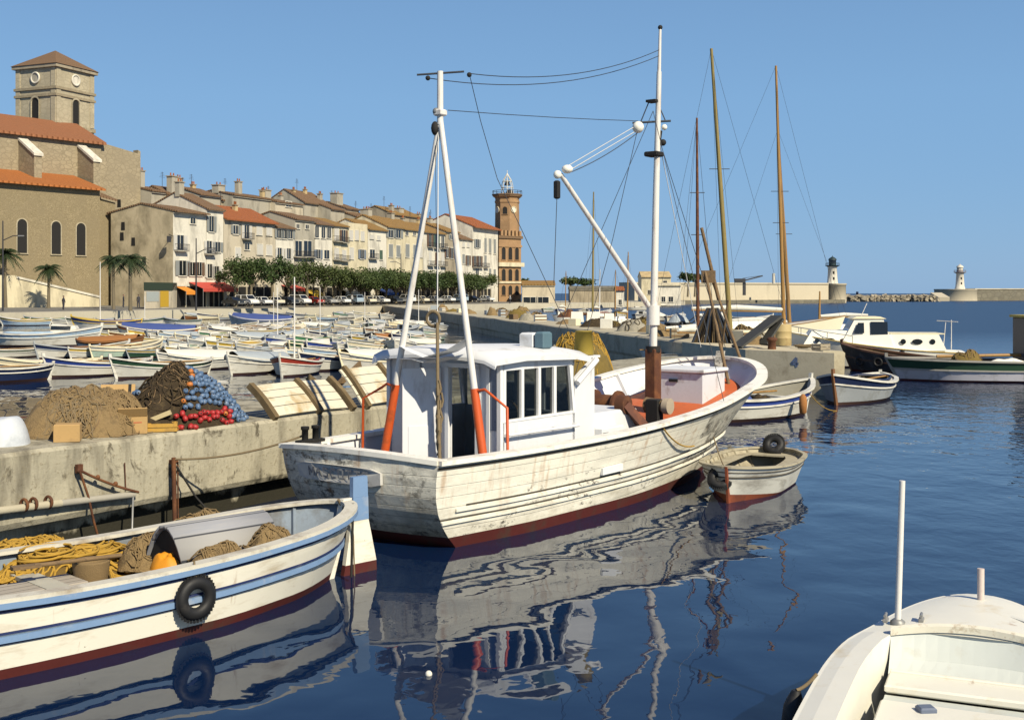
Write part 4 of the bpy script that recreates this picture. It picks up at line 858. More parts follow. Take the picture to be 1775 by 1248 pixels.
# nets and ropes in the boat
def boat_net(px, py, z, rx, ry, h, m, seed, label, rz=0.0, loops=30, lm=None, kind='fishing net'):
    mb = MB(); zf = heap_mesh(mb, m, rx, ry, h, seed, 40, 14, .35, 3.5); scatter_loops(mb, lm or m, loops, 0, 0, rx*.9, ry*.9, zf, .009, (.05, .16), 10)
    o = mb.build('net_bundle', None, label, kind, loc=at(px, py, z)); o.rotation_euler = (0, 0, LB+rz); return o
boat_net(258, 980, .45, .36, .30, .40, netm, 2, 'brown net bundle heaped left of the grey hatch lid in the foreground boat')
boat_net(378, 968, .66, .36, .13, .16, netm, 4, 'small net bundle lying along the near rail in front of the hatch lid')
boat_net(470, 942, .70, .32, .16, .20, netm, 6, 'net bundle hanging over the near rail towards the stern', .2)
boat_net(350, 912, .62, .5, .16, .16, netm, 9, 'thin net bundle along the far rail behind the hatch lid', 0, 20)
def rope_coil(mb, m, c, R0, n, r=.016, rise=.05, sq=.8, seed=0):
    pts = []; rr = random.Random(seed)
    for i in range(n*22):
        a = i*2*math.pi/22; q = R0*(.35+.65*abs(math.sin(i*.021+seed)))*(1+.05*rr.uniform(-1, 1)); pts.append(V(c[0]+q*math.cos(a)+.03*math.sin(i*.05), c[1]+q*sq*math.sin(a), c[2]+rise*i/22*.5+.03*math.sin(i*.13)))
    mb.tube(pts, r, m, 6)
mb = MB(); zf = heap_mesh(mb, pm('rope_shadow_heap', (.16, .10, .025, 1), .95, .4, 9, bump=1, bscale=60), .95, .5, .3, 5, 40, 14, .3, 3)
for k in range(6): rope_coil(mb, yrope, (random.uniform(-.55, .55), random.uniform(-.2, .2), .20+.02*k), random.uniform(.22, .36), 5, .015, .03, .8, k)
scatter_loops(mb, yrope, 90, 0, 0, 1.0, .5, zf, .013, (.12, .34), 16)
mb.build('rope_pile', None, 'pile of tangled yellow rope coils at the left of the foreground boat', 'rope', loc=at(105, 1005, .36)).rotation_euler = (0, 0, LB)
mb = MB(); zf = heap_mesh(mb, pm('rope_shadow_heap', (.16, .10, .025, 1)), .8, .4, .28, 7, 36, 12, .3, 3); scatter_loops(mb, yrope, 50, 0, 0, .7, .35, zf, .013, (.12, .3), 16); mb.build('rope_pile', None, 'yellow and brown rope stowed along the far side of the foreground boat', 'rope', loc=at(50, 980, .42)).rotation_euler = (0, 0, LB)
mb = MB(); zf = heap_mesh(mb, pm('orange_oilskin', (.62, .25, .012, 1), .6, .15, 6), .22, .16, .2, 2, 24, 9, .5, 6); mb.build('orange_oilskin', None, 'crumpled orange oilskin beside the hatch lid in the foreground boat', 'oilskin', loc=at(293, 985, .55))
mb = MB(); a0, a1 = at(210, 962, .72), at(20, 985, .74); mb.tube([a0, a0.lerp(a1, .8)], .024, wood, 8); mb.slab(a0.lerp(a1, .75), a1, .12, .03, wood); mb.build('oar', None, 'worn wooden oar lying across the rope pile of the foreground boat', 'oar')
mb = MB(); mb.lathe([(.17, 0), (.2, .22), (.2, .24), (.18, .24), (.16, .03)], pm('tan_basket', (.22, .15, .07, 1), .9, .3, 12, bump=.6, bscale=90), n=18, cap=True); mb.build('fish_basket', None, 'low tan basket under the yellow ropes near the rail', 'basket', loc=at(158, 1008, .45))
mb = MB(); mb.box((0, 0, 0), (1.3, .5, .04), planks('plank_floor', (.3, .27, .22, 1), (.42, .37, .3, 1), 1, .14), bev=.005); mb.build('floorboard', None, 'grey floorboard laid under the rope pile at the left edge', 'board', loc=at(30, 1022, .52)).rotation_euler = (0, 0, LB)
tp = at(346, 1037, .45); tq = hlb.P(.36, .45, 1); tc = sp_+ld*tq.x+ln*(tq.y+.07)+V(0, 0, .43)
# place the tyre on the hull side where the photo has it
for k in range(60):
    t_ = .2+k*.006; tq = hlb.P(t_, .42, 1); q = sp_+ld*tq.x+ln*(tq.y+.075)+V(0, 0, .42)
    if CX+F*q.x/q.y < 346: tc = q; break
tyre('tyre_fender', tc, .225, .065, ln, 'black car tyre hung as a fender on the striped foreground boat', hang=tc+V(0, 0, .38)-ln*.04)
# ================================================================== right foreground boat
rbp = V(4.10, 10.35, 0); ra_ = math.atan2(.917, .40); RL = 6.2
rd_ = V(math.cos(ra_), math.sin(ra_), 0)
def sheer_r(t): return .80+.10*t+.06*t*t
hr = Hull(RL, [(0, .85), (.45, .98), (.72, .95), (.82, .86), (1, .8)], [(0, .7), (.45, .8), (.75, .6), (1, .2)], sheer_r, .35,   .3, .05, .40, .5, transom=True, th=.06, n=44); hr.tc = .05; hr.tcz = 0
rb = empty('motor_boat', rbp-rd_*RL, ra_, 'white decked boat in the right foreground with an upright white pole', 'boat')
rwhite = pm('right_boat_white', (.70, .68, .59, 1), .45, .06, 3, dirt=(.6, .52, .36, 1), damt=.18, rust=.06); rgrey = pm('right_boat_grey', (.52, .55, .52, 1), .6, .10, 4, dirt=(.42, .4, .33, 1), damt=.25)
def zr(k, c=0.0): return lambda t: sheer_r(t)*k+c
mb = MB(); hr.shell(mb, [(zc(-.3), redbot), (zc(.05), rwhite), (zr(.5), rwhite), (zr(1), rwhite)]); mb.build('hull', rb)
mb = MB(); hr.rail(mb, zr(1, -.03), rwhite, 0, .035, -.03, .03); mb.build('rubbing_strake', rb)
t_c = 1-1.42/RL
def zdk(t): return sheer_r(t)+.0
mb = MB(); hr.deck(mb, zdk, rwhite, t_c, .999, -.002, .055, None)
hs_ = []    # side decks
for sd in (1, -1):
    rows = []
    for t_ in [i/20*t_c for i in range(21)]:
        z = sheer_r(t_); rows.append([hr.P(t_, z, sd, -.002), hr.P(t_, z, sd, .1)+V(0, 0, .02), hr.P(t_, z, sd, .24)+V(0, 0, .03), hr.P(t_, z, sd, .25)+V(0, 0, -.25), hr.P(t_, z, sd, .26)+V(0, 0, -.55)])
    mb.grid(rows if sd > 0 else [r[::-1] for r in rows], rwhite, False)
mb.build('foredeck', rb)
mb = MB(); cw = hr.half(t_c, sheer_r(t_c), .22); rows = []
for i in range(15):
    u = 1-2*i/14; x = hr.x(t_c, .9)-.03+.10*(1-u*u); z = sheer_r(t_c)+.02+.05*(1-u*u)
    rows.append([V(x-.05, cw*u, z-.0), V(x-.05, cw*u, z+.05), V(x-.02, cw*u, z+.065), V(x+.03, cw*u, z+.05), V(x+.05, cw*u, z-.02)])
mb.grid(rows, pm('spotted_coaming', (.66, .63, .52, 1), .6, .1, 5, dirt=(.25, .16, .08, 1), damt=.28, dscale=9), False); mb.build('coaming', rb)
mb = MB(); rows = []
for i in range(15):
    u = 1-2*i/14; x = hr.x(t_c, .9)-.06+.10*(1-u*u); z = sheer_r(t_c)+.02+.05*(1-u*u); rows.append([V(x, cw*u, z), V(x-.10, cw*u, z-.16-.05*(1-u*u)), V(x-.26, cw*u, z-.30), V(x-.30, cw*u, z-.36)])
mb.grid(rows[::-1], rgrey, False); mb.build('bulkhead', rb)
mb = MB(); xb = hr.x(t_c, .9)
mb.box((xb-.46, 0, .69), (.34, 2*cw-.02, .06), rwhite, bev=.015); mb.box((xb-.30, 0, .71), (.04, 2*cw-.04, .06), rwhite, bev=.01); mb.build('thwart', rb)
mb = MB(); mb.box((xb-.75, 0, .62), (.26, 2*cw-.03, .05), rgrey); mb.box((xb-1.66, 0, .66), (1.6, 2*cw-.02, .06), rwhite, bev=.02); mb.build('engine_cover', rb)
mb = MB(); mb.box((xb-.70, cw*.62, .575), (.025, .40, .012), pm('raw_batten', (.5, .36, .1, 1), .7)); mb.build('batten', rb)
mb = MB(); mb.box((xb-1.0, cw*.45, .70), (.10, .12, .05), pm('blue_grey_cleat', (.12, .15, .22, 1), .6), bev=.015, rz=.5); mb.build('cleat', rb)
mb = MB(); hr.deck(mb, zc(.3), rgrey, .02, t_c+.05, .08); mb.build('floor', rb)
def rl(p): q = V(*p)-(rbp-rd_*RL); n = V(-rd_.y, rd_.x, 0); return V(q.dot(rd_), q.dot(n), q.z)
pb = rl(at(1556, 1083, .93)); pt_ = rl(atd(1564, 833, at(1556, 1083, .93).y))
mb = MB(); mb.tube([pb, pt_], [.026, .024], mastw, 10); mb.lathe([(.06, 0), (.06, .03), (.035, .05)], steel, pb, 10); mb.build('white_pole', rb)
mb = MB(); p2 = rl(at(1700, 1047, .95)); mb.tube([p2+V(0, 0, -.1), p2+V(.02, 0, .30)], .03, pm('pinkish_post', (.6, .5, .45, 1), .6), 10); mb.build('bow_post', rb)
for px, py in ((1597, 1078), (1535, 1078)):
    mb = MB(); p = rl(at(px, py, .95)); mb.box(p+V(0, 0, .02), (.1, .04, .03), steel, bev=.01); mb.tube([p+V(-.05, 0, .06), p+V(.05, 0, .06)], .012, steel, 6); mb.tube([p, p+V(0, 0, .06)], .015, steel, 6); mb.build('deck_cleat', rb)
mb = MB(); q = [rl(at(px, py, .955)) for px, py in ((1706, 1058), (1790, 1085))]; mb.slab(q[0]+V(0, 0, .01), q[1]+V(0, 0, .01), .05, .03, rwhite); mb.build('toe_rail', rb)
fp = at(1388, 1196, .82); mb = MB(); mb.tube([V(0, 0, .0), V(0, 0, -.07), V(0, 0, -.12), V(0, 0, -.5), V(0, 0, -.6)], [.03, .06, .075, .075, .04], blackm, 14); mb.tube(sag(V(0, 0, 0), V(.14, .05, .12), .02, 6), .014, rope, 6)
mb.build('fender', None, 'dark cylindrical fender hanging from the left side of the right foreground boat', 'fender', loc=fp+V(-.03, 0, 0)).rotation_euler = (0, R(8), 0)
# ================================================================== tender between trawler and camera
db = at(1262, 872, 0); de = V(5.45, 24.0, 0); dd = V(-.42, -.907, 0); DL = 3.7; da = math.atan2(dd.y, dd.x); dst_ = db-dd*(DL-.1)
def sheer_d(t): return .52-.12*t+.22*t*t
hd = Hull(DL, [(0, .62), (.25, .80), (.5, .84), (.75, .76), (1, .62)], [(0, .4), (.3, .62), (.6, .6), (.85, .34), (1, .12)], sheer_d, .25, .12, .10, .36, .5, .22, .42, transom=False, th=.04, n=30); hd.tc = .04; hd.tcz = 0
dbt = empty('dinghy', dst_, da, 'small weathered grey white dinghy with tyre fenders beside the trawler bow', 'dinghy')
dw = pm('dinghy_paint', (.62, .61, .55, 1), .65, .15, 3, dirt=(.22, .2, .17, 1), damt=.45, dst=(.6, .6, 2), bump=.12, chip=(.12, .1, .08, 1), camt=.1); rustp = pm('rust_red_paint', (.24, .06, .025, 1), .7, .3, 5, dirt=(.09, .03, .02, 1), damt=.4)
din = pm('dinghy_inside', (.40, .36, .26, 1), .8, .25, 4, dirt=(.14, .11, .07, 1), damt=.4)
def zdd(k, c=0.0): return lambda t: sheer_d(t)*k+c
mb = MB(); hd.shell(mb, [(zc(-.25), rustp), (lambda t: .03+.12*clamp((t-.55)/.45)**1.5, dw), (zdd(.6, .05), dw), (zdd(1), dw)]); mb.build('hull', dbt)
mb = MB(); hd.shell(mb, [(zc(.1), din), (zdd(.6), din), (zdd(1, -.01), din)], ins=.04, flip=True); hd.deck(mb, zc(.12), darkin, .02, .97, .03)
for i in range(1, 13):
    for sd in (1, -1): mb.slab(hd.P(i/13, .14, sd, .055), hd.P(i/13, sheer_d(i/13)-.01, sd, .055), .035, .03, din, (1, 0, 0))
mb.build('inner_planking', dbt)
mb = MB(); hd.rail(mb, zdd(1), din, .06, .025, -.01, .025); mb.build('gunwale', dbt)
mb = MB(); hd.rail(mb, zdd(.72), dline, 0, .012, -.012, .012); hd.rail(mb, zdd(.86), dline, 0, .008, -.008, .008); mb.build('painted_line', dbt)
mb = MB(); hd.stem(mb, rustp, .02, .035); mb.build('stem_post', dbt)
mb = MB(); hd.deck(mb, zdd(1, -.03), din, .80, .985, .03, .02); mb.build('foredeck', dbt)
mb = MB(); z = .40
ring_o = [hd.P(t_, sheer_d(t_)-.08, 1, .04) for t_ in (.1, .2, .3, .4, .5, .6, .7, .8)]; inner = [V(p.x, p.y*.55, p.z) for p in ring_o]
for sd in (1, -1): mb.grid([[V(p.x, p.y*sd, p.z), V(q.x, q.y*sd, q.z)] for p, q in zip(ring_o, inner)], din, False)
mb.box((.25, 0, .42), (.4, 1.05, .03), din); mb.build('side_bench', dbt)
dn = V(-dd.y, dd.x, 0)
bt_ = dst_+dd*(DL-.12)+V(0, 0, .5)
tyre('tyre_fender', dst_+dd*(DL-.14)-dn*.18+V(.02, -.05, .42), .21, .075, dd*.7+V(0, -.3, .75), 'black tyre hung over the stem of the small dinghy')
tyre('tyre_fender', dst_+dd*.12+dn*.02+V(0, 0, .60), .21, .075, dd*.8+V(0, 0, .5), 'black tyre lying on the stern of the small dinghy')
mb = MB(); mb.tube(sag(bt_, HB+V(math.cos(HD)*8.6+math.sin(HD)*1.3, math.sin(HD)*8.6-math.cos(HD)*1.3, .9), .1, 8), .012, rope, 5); mb.build('painter_line', None, 'thin line from the dinghy stem to the trawler side', 'rope')
# ================================================================== small harbour boats
sb_hull = pm('small_boat_white', (.62, .60, .53, 1), .5, .15, 2, dirt=(.3, .27, .21, 1), damt=.4, dst=(.6, .6, 2)); sb_str = pm('small_boat_stripe_blue', (.03, .06, .26, 1), .5, .15, 3)
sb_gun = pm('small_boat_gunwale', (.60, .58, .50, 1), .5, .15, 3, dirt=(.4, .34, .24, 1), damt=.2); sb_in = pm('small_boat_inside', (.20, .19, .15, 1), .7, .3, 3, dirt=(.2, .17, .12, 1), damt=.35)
sb_tarp = pm('small_boat_cover', (.50, .50, .46, 1), .8, .2, 2, dirt=(.35, .32, .26, 1), damt=.2, bump=.6, bscale=6); sb_bot = pm('small_boat_bottom', (.05, .022, .016, 1), .7, .3, 3)
PAL = {'white': sb_hull, 'cream': pm('cream_boat_paint', (.72, .64, .44, 1), .5, .1, 2), 'pale green': pm('pale_green_boat_paint', (.40, .52, .42, 1), .5, .15, 2, dirt=(.3, .3, .25, 1), damt=.3), 'pale blue': pm('pale_blue_boat_paint', (.35, .47, .60, 1), .5, .15, 2, dirt=(.3, .3, .28, 1), damt=.3),
       'grey': pm('grey_boat_paint', (.33, .35, .36, 1), .55, .15, 2, dirt=(.2, .2, .18, 1), damt=.3), 'dark green': pm('dark_green_boat_paint', (.025, .07, .04, 1), .5, .2, 2), 'blue': sb_str, 'navy': pm('navy_boat_paint', (.012, .022, .07, 1), .5, .2, 2),
       'red': pm('red_boat_paint', (.30, .035, .02, 1), .5, .2, 2), 'brown': pm('brown_boat_varnish', (.20, .09, .035, 1), .5, .25, 3), 'yellow': pm('yellow_boat_paint', (.55, .38, .06, 1), .5, .15, 2), 'green': pm('green_boat_paint', (.06, .20, .10, 1), .5, .15, 2),
       'black': pm('black_boat_paint', (.012, .012, .014, 1), .5, .2, 2), 'orange': pm('orange_boat_paint', (.5, .17, .03, 1), .5, .15, 2), 'blue cover': pm('blue_canvas', (.05, .08, .24, 1), .85, .2, 2, bump=.5, bscale=6), 'orange cover': pm('orange_canvas', (.33, .14, .04, 1), .85, .2, 2, bump=.5, bscale=6), 'grey cover': pm('grey_canvas', (.36, .40, .42, 1), .85, .2, 2, bump=.5, bscale=6), 'white cover': pm('white_canvas', (.66, .64, .56, 1), .85, .15, 2, bump=.5, bscale=6), 'brown net': darknet}
def sheer_s(t): return .66-.62*t+.86*t*t
def pointu(kind):
    """one small double-ended harbour boat with its parts; x from stern to bow"""
    L = 4.9
    h = Hull(L, [(0, .45), (.2, .78), (.5, .97), (.8, .78), (1, .45)], [(0, .2), (.2, .55), (.5, .78), (.8, .5), (1, .16)], sheer_s, .3, .3, .22, .28, .6, .24, .55, th=.04, n=18)
    r = empty('moored_boat', (0, 0, -50)); zz = lambda k, c=0.0: (lambda t: sheer_s(t)*k+c)
    mb = MB(); h.shell(mb, [(zc(-.25), sb_bot), (zc(.08), sb_hull), (zz(.45, .02), sb_hull), (zz(.72), sb_str), (zz(.96), sb_str)]); mb.build('hull', r)
    mb = MB(); h.rail(mb, zz(1), sb_gun, .10, .03, -.03, .03); mb.build('gunwale', r)
    mb = MB(); h.rail(mb, zz(.70), sb_gun, 0, .025, -.025, .02); mb.build('rubbing_strake', r)
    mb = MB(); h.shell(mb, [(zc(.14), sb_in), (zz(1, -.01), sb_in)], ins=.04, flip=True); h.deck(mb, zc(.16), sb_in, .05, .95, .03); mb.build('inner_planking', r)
    mb = MB(); h.stem(mb, sb_gun, .16, .05); mb.build('stem_post', r)
    mb = MB(); h.stem(mb, sb_gun, .10, .045, bow=False); mb.build('stern_post', r)
    def bench(t):
        z = sheer_s(t)-.14; mb = MB(); mb.box((h.x(t, z), 0, z), (.24, 2*h.half(t, z, .04), .04), sb_gun); mb.build('bench', r)
    if kind == 'open':
        for t in (.22, .45, .68): bench(t)
    if kind in ('decked', 'cuddy'):
        mb = MB(); h.deck(mb, zz(1, -.02), sb_gun, .58, .985, .03, .10); h.deck(mb, zz(1, -.02), sb_gun, .02, .16, .03, .05); 
        for sd in (1, -1):
            rows = [[h.P(t, sheer_s(t)-.02, sd, .03), h.P(t, sheer_s(t)-.02, sd, .26)] for t in (.14, .25, .35, .45, .6)]; mb.grid(rows if sd > 0 else [q[::-1] for q in rows], sb_gun, False)
        mb.build('foredeck', r)
        mb = MB(); c = [(.15, .5), (.3, .66), (.45, .70), (.585, .62)]
        pts = [V(h.L*t, y*1.0, sheer_s(t)+.04) for t, y in c]; pts = pts+[V(p.x, -p.y, p.z) for p in pts[::-1]]
        mb.tube(pts, .035, sb_str, 5, closed=True); mb.build('coaming', r); bench(.33)
    if kind == 'cuddy':
        mb = MB(); b_ = [V(2.75, -.62, .45), V(3.95, -.38, .55), V(3.95, .38, .55), V(2.75, .62, .45)]; t_ = [V(2.8, -.54, 1.0), V(3.75, -.30, .92), V(3.75, .30, .92), V(2.8, .54, 1.0)]
        mb.hexa(b_, t_, sb_gun); mb.build('cuddy', r)
        mb = MB(); mb.hexa([V(2.78, -.595, .78), V(3.6, -.42, .78), V(3.6, -.43, .76), V(2.78, -.60, .76)], [V(2.80, -.57, .93), V(3.6, -.38, .9), V(3.6, -.37, .9), V(2.8, -.56, .93)], glass); mb.box((2.765, 0, .75), (.02, .5, .4), darkin); mb.build('cuddy_window', r)
    if kind == 'covered':
        mb = MB(); rows = []
        for i in range(15):
            t = lerp(.05, .93, i/14); hw = h.half(t, sheer_s(t))+.03; rd = .22+.16*math.sin(math.pi*i/14)
            rows.append([V(h.L*t, hw*u, sheer_s(t)-.06*(abs(u) > .95)+rd*(1-abs(u)**1.6)+.03*mnoise.noise(V(t*9, u*3, 1))) for u in (1.02, .95, .6, .25, 0, -.25, -.6, -.95, -1.02)])
        mb.grid(rows, sb_tarp, True); mb.build('canvas_cover', r)
    if kind == 'motor':
        bench(.25); mb = MB(); mb.box((2.3, 0, .5), (.9, .6, .5), sb_gun, bev=.05); mb.build('engine_box', r)
        mb = MB(); h.deck(mb, zz(1, -.02), sb_gun, .68, .985, .03, .10); mb.build('foredeck', r)
        mb = MB(); mb.tube([(.3, 0, .5), (-.15, 0, .85), (-.2, 0, .9)], .03, wood, 6); mb.build('tiller', r)
    if kind in ('open', 'motor', 'decked'):
        gx = {'open': 2.9, 'motor': 3.0, 'decked': 1.5}[kind]; mb = MB(); zf = heap_mesh(mb, darknet, .55, .34, .34, len(kind), 16, 7, .6, 4); mb.v = [(x+gx, y+(.12 if kind == 'open' else -.1), z+.2) for x, y, z in mb.v]; mb.build('stowed_gear', r)
        mb = MB(); mb.tube([(.7, .35, .62), (3.6, .18, .62)], .03, spar, 5); mb.slab((.3, .36, .62), (.8, .35, .62), .14, .03, spar); mb.build('oar', r)
    return r
def mast_part(r, x, z, h, m=mastw, rad=.04):
    MB().tube([(x, 0, z), (x, 0, z+h)], [rad, rad*.7], m, 8).build('mast', r)
PROTO = {k: pointu(k) for k in ('open', 'decked', 'cuddy', 'covered', 'motor')}
used_labels = set()
DESC = {'open': 'open boat', 'decked': 'decked boat', 'cuddy': 'cuddy boat', 'covered': 'canvas covered boat', 'motor': 'motor launch'}
first = set()
def small_boat(kind, px, wy, head, hull='white', stripe='white', gun='white', cover=None, where='', sc=1.0, mast=0, z=None, loc=None):
    """px, wy: photo position of the middle of the waterline; head in degrees, 90 = bow away from the camera"""
    p = at(px, wy, 0) if loc is None else loc
    a = R(head); base = V(p.x-math.cos(a)*2.45*sc, p.y-math.sin(a)*2.45*sc, 0)
    m = {'small_boat_white': PAL[hull], 'small_boat_stripe_blue': PAL[stripe], 'small_boat_gunwale': PAL[gun], 'small_boat_cover': PAL[cover or 'white cover']}
    lab = f'{hull} {DESC[kind]}'
    if stripe != hull: lab += f' with {stripe} stripe'
    if kind == 'covered': lab = f'{hull} boat under {cover or "white cover"}'
    lab = (lab+' '+where).strip()
    n = 2
    while lab in used_labels: lab = lab.rsplit(',', 1)[0]+f', {["", "", "next", "further", "another", "yet another"][min(n, 5)]} to the right'; n += 1; 
    used_labels.add(lab)
    if kind in first: r = dup(PROTO[kind], base, a, sc=(sc*1.0, sc, sc), mats=m)
    else:
        first.add(kind); r = dup(PROTO[kind], base, a, sc=(sc, sc, sc), mats=m)
    if loc is not None: r.scale = (sc*rs.uniform(.86, 1.14), sc*rs.uniform(.92, 1.1), sc*rs.uniform(.82, 1.12))
    r['label'] = lab; r['category'] = 'boat'; r['group'] = 'small boats moored in the basin'
    if mast: mast_part(r, 2.9, .3, mast)
    return r
rs = random.Random(21)
ORD = ['leftmost', 'second from left', 'third from left', 'fourth from left', 'fifth from left', 'sixth from left', 'seventh from left', 'eighth from left', 'ninth from left', 'tenth from left', 'eleventh from left', 'twelfth from left', 'thirteenth from left', 'fourteenth from left', 'fifteenth from left', 'sixteenth from left', 'seventeenth from left', 'eighteenth from left', 'nineteenth from left', 'twentieth from left', 'twenty-first from left', 'twenty-second from left', 'twenty-third from left', 'twenty-fourth from left', 'twenty-fifth from left', 'twenty-sixth from left', 'twenty-seventh from left', 'twenty-eighth from left', 'twenty-ninth from left', 'thirtieth from left']
# nearest row, as the photo shows it
near = [('open', -12, 662, 222, 'navy', 'navy', 'white', None), ('decked', 82, 650, 222, 'white', 'cream', 'cream', None), ('open', 172, 650, 222, 'white', 'blue', 'white', None), ('open', 282, 652, 226, 'white', 'dark green', 'white', None), ('covered', 345, 640, 235, 'white', 'white', 'white', 'white cover'),
        ('covered', 447, 645, 250, 'white', 'white', 'white', 'grey cover'), ('decked', 516, 648, 262, 'white', 'red', 'white', None), ('open', 582, 640, 235, 'white', 'navy', 'white', None), ('covered', 655, 640, 230, 'white', 'white', 'cream', 'white cover')]
for i, (k, px, wy, hd_, a, b_, c_, cv) in enumerate(near): small_boat(k, px, wy, hd_, a, b_, c_, cv, f'{ORD[i]} in the nearest row', 1.0, mast=4.0 if i == 6 else 0)
KW = ['open', 'decked', 'decked', 'motor', 'covered', 'open', 'cuddy', 'open']
HULLS = ['white']*9+['cream', 'cream', 'pale blue', 'pale green', 'grey', 'grey', 'brown', 'dark green', 'navy']
STR = ['white', 'white', 'white', 'blue', 'navy', 'green', 'brown', 'cream', 'cream', 'dark green', 'pale blue', 'grey', 'yellow']
COV = ['white cover', 'white cover', 'grey cover', 'grey cover', 'orange cover', 'white cover']
def pier_left(Y): return -5.7-.195*(Y-119)
def row(name, wy, px0, px1, step, heads, scs=(.78, .98), skip=(), mastp=.05):
    px = px0; i = 0
    while px < px1:
        q = at(px, wy+rs.uniform(-2, 2), 0)
        if not any(a <= px <= b_ for a, b_ in skip) and q.x < pier_left(q.y)-2.2:
            k = rs.choice(KW); small_boat(k, 0, 0, rs.choice(heads)+rs.uniform(-9, 9), rs.choice(HULLS), rs.choice(STR), rs.choice(['white', 'white', 'cream', 'white', 'grey']), rs.choice(COV), f'{ORD[min(i, 29)]} in {name}', rs.uniform(*scs), mast=rs.uniform(2.5, 4.5) if rs.random() < mastp else 0, loc=q); i += 1
        px += step*rs.uniform(.85, 1.2)
row('the second row', 624, 318, 720, 40, (250, 240, 262, 245))
row('the left row', 618, 8, 300, 54, (235, 225, 60), skip=((20, 90),))
row('the tight second row', 614, 330, 735, 42, (248, 238, 258))
row('the tight third row', 597, 260, 750, 36, (248, 238, 258))
row('the third row', 604, 300, 740, 33, (255, 245, 238, 265))
row('the fourth row', 591, 195, 760, 30, (250, 240, 262, 75))
row('the fifth row', 581, 300, 765, 28, (250, 75, 60, 235))
row('the sixth row', 574, 330, 765, 26, (240, 250, 70, 260), mastp=.1)
row('the seventh row', 567, 420, 765, 25, (240, 260, 75), mastp=.1)
row('the town quay row', 563, 12, 330, 36, (200, 20, 215, 190), (.85, 1.1), mastp=.08)
row('the far quay row', 553, 335, 730, 27, (240, 225, 250), (.85, 1.1), mastp=.08)
small_boat('covered', 190, 606, 350, 'white', 'brown', 'brown', 'orange cover', 'in the left middle water', .95)
small_boat('covered', 275, 588, 185, 'white', 'orange', 'cream', 'blue cover', 'near the lamp post shore', 1.3)
small_boat('covered', 455, 568, 170, 'white', 'white', 'white', 'blue cover', 'hunched high in the far basin', 1.5)
small_boat('decked', 185, 570, 190, 'white', 'blue', 'yellow', None, 'with long curved sheer by the town quay', 1.4, mast=4.5)
small_boat('cuddy', 80, 600, 8, 'white', 'pale blue', 'white', None, 'alone in the open left water', 1.5)
# ================================================================== the town
FA = V(-50.1, 175, 0); FB = V(-3.5, 290, 0); FD = (FB-FA).normalized(); FN = V(FD.y, -FD.x, 0)      # house fronts
def fl_pt(px, back=0.0):
    o = FA-FN*back; k = FD.x/FD.y; Y = (o.x-k*o.y)/((px-CX)/F-k); return V((px-CX)/F*Y, Y, 0)
GZ = 1.8
def gz(s): return GZ
def upz(p, z): return V(p.x, p.y, z)
# ground: quay edge, sloping street, land behind the houses
ed = [V(-150, 62, 1.3), V(-58.4, 135, 1.3), V(-22.5, 208, 1.3), V(2.5, 262, 1.3), V(6, 330, 1.3)]
pv = pm('pale_quay_paving', (.47, .43, .33, 1), .9, .15, .5, dirt=(.33, .3, .24, 1), damt=.3, dscale=.3)
mb = MB(); mb.grid([[p+V(-(.9)*3, .45*3, .03) for p in ed], ed, [p+V(0, 0, -2.5) for p in ed]], pv, False); mb.build('town_quay', kind='structure')
mb = MB(); mb.grid([[V(-900, 500, 2), V(-700, 800, 2), V(-400, 1500, 2), V(-80, 1500, 2), V(-8, 620, 2)], [V(-130, 120, 1.8), V(-70, 176, 1.8), V(-38, 235, 1.8), V(-14, 290, 1.8), V(-4, 345, 1.7)], [p+V(-.9*3, .45*3, .031) for p in ed]], asphalt, False); mb.build('street', kind='structure')
PLA = {}
def plaster(name, c, dirt=.55):
    if name not in PLA: PLA[name] = pm('plaster_'+name, c, .9, .14, .35, dirt=dark(c, .45), damt=dirt, dscale=.6, dst=(1, 1, .35), bump=.2, bscale=8)
    return PLA[name]
P_white = plaster('white', (.66, .62, .52, 1)); P_cream = plaster('cream', (.62, .55, .38, 1)); P_beige = plaster('beige', (.50, .44, .33, 1), .45); P_grey = plaster('grey', (.38, .35, .28, 1), .5); P_pink = plaster('pinkish', (.58, .48, .40, 1)); P_ochre = plaster('ochre', (.50, .38, .2, 1)); P_brown = plaster('brown', (.33, .28, .2, 1), .5)
R_red = tile_roof('red_tiles', (.38, .12, .045, 1), (.27, .11, .05, 1), 1.19); R_och = tile_roof('ochre_tiles', (.33, .2, .065, 1), (.24, .15, .07, 1), 1.19); R_br = tile_roof('brown_tiles', (.22, .13, .07, 1), (.19, .13, .085, 1), 1.19)
shut = {'grey': plain('grey_shutter', (.22, .23, .22, 1), .7), 'green': plain('green_shutter', (.06, .10, .07, 1), .7), 'white': plain('white_shutter', (.52, .50, .45, 1), .7), 'blue': plain('blue_grey_shutter', (.16, .19, .23, 1), .7), 'brown': plain('brown_shutter', (.13, .08, .05, 1), .7)}
iron = plain('dark_balcony_iron', (.03, .03, .035, 1), .6)
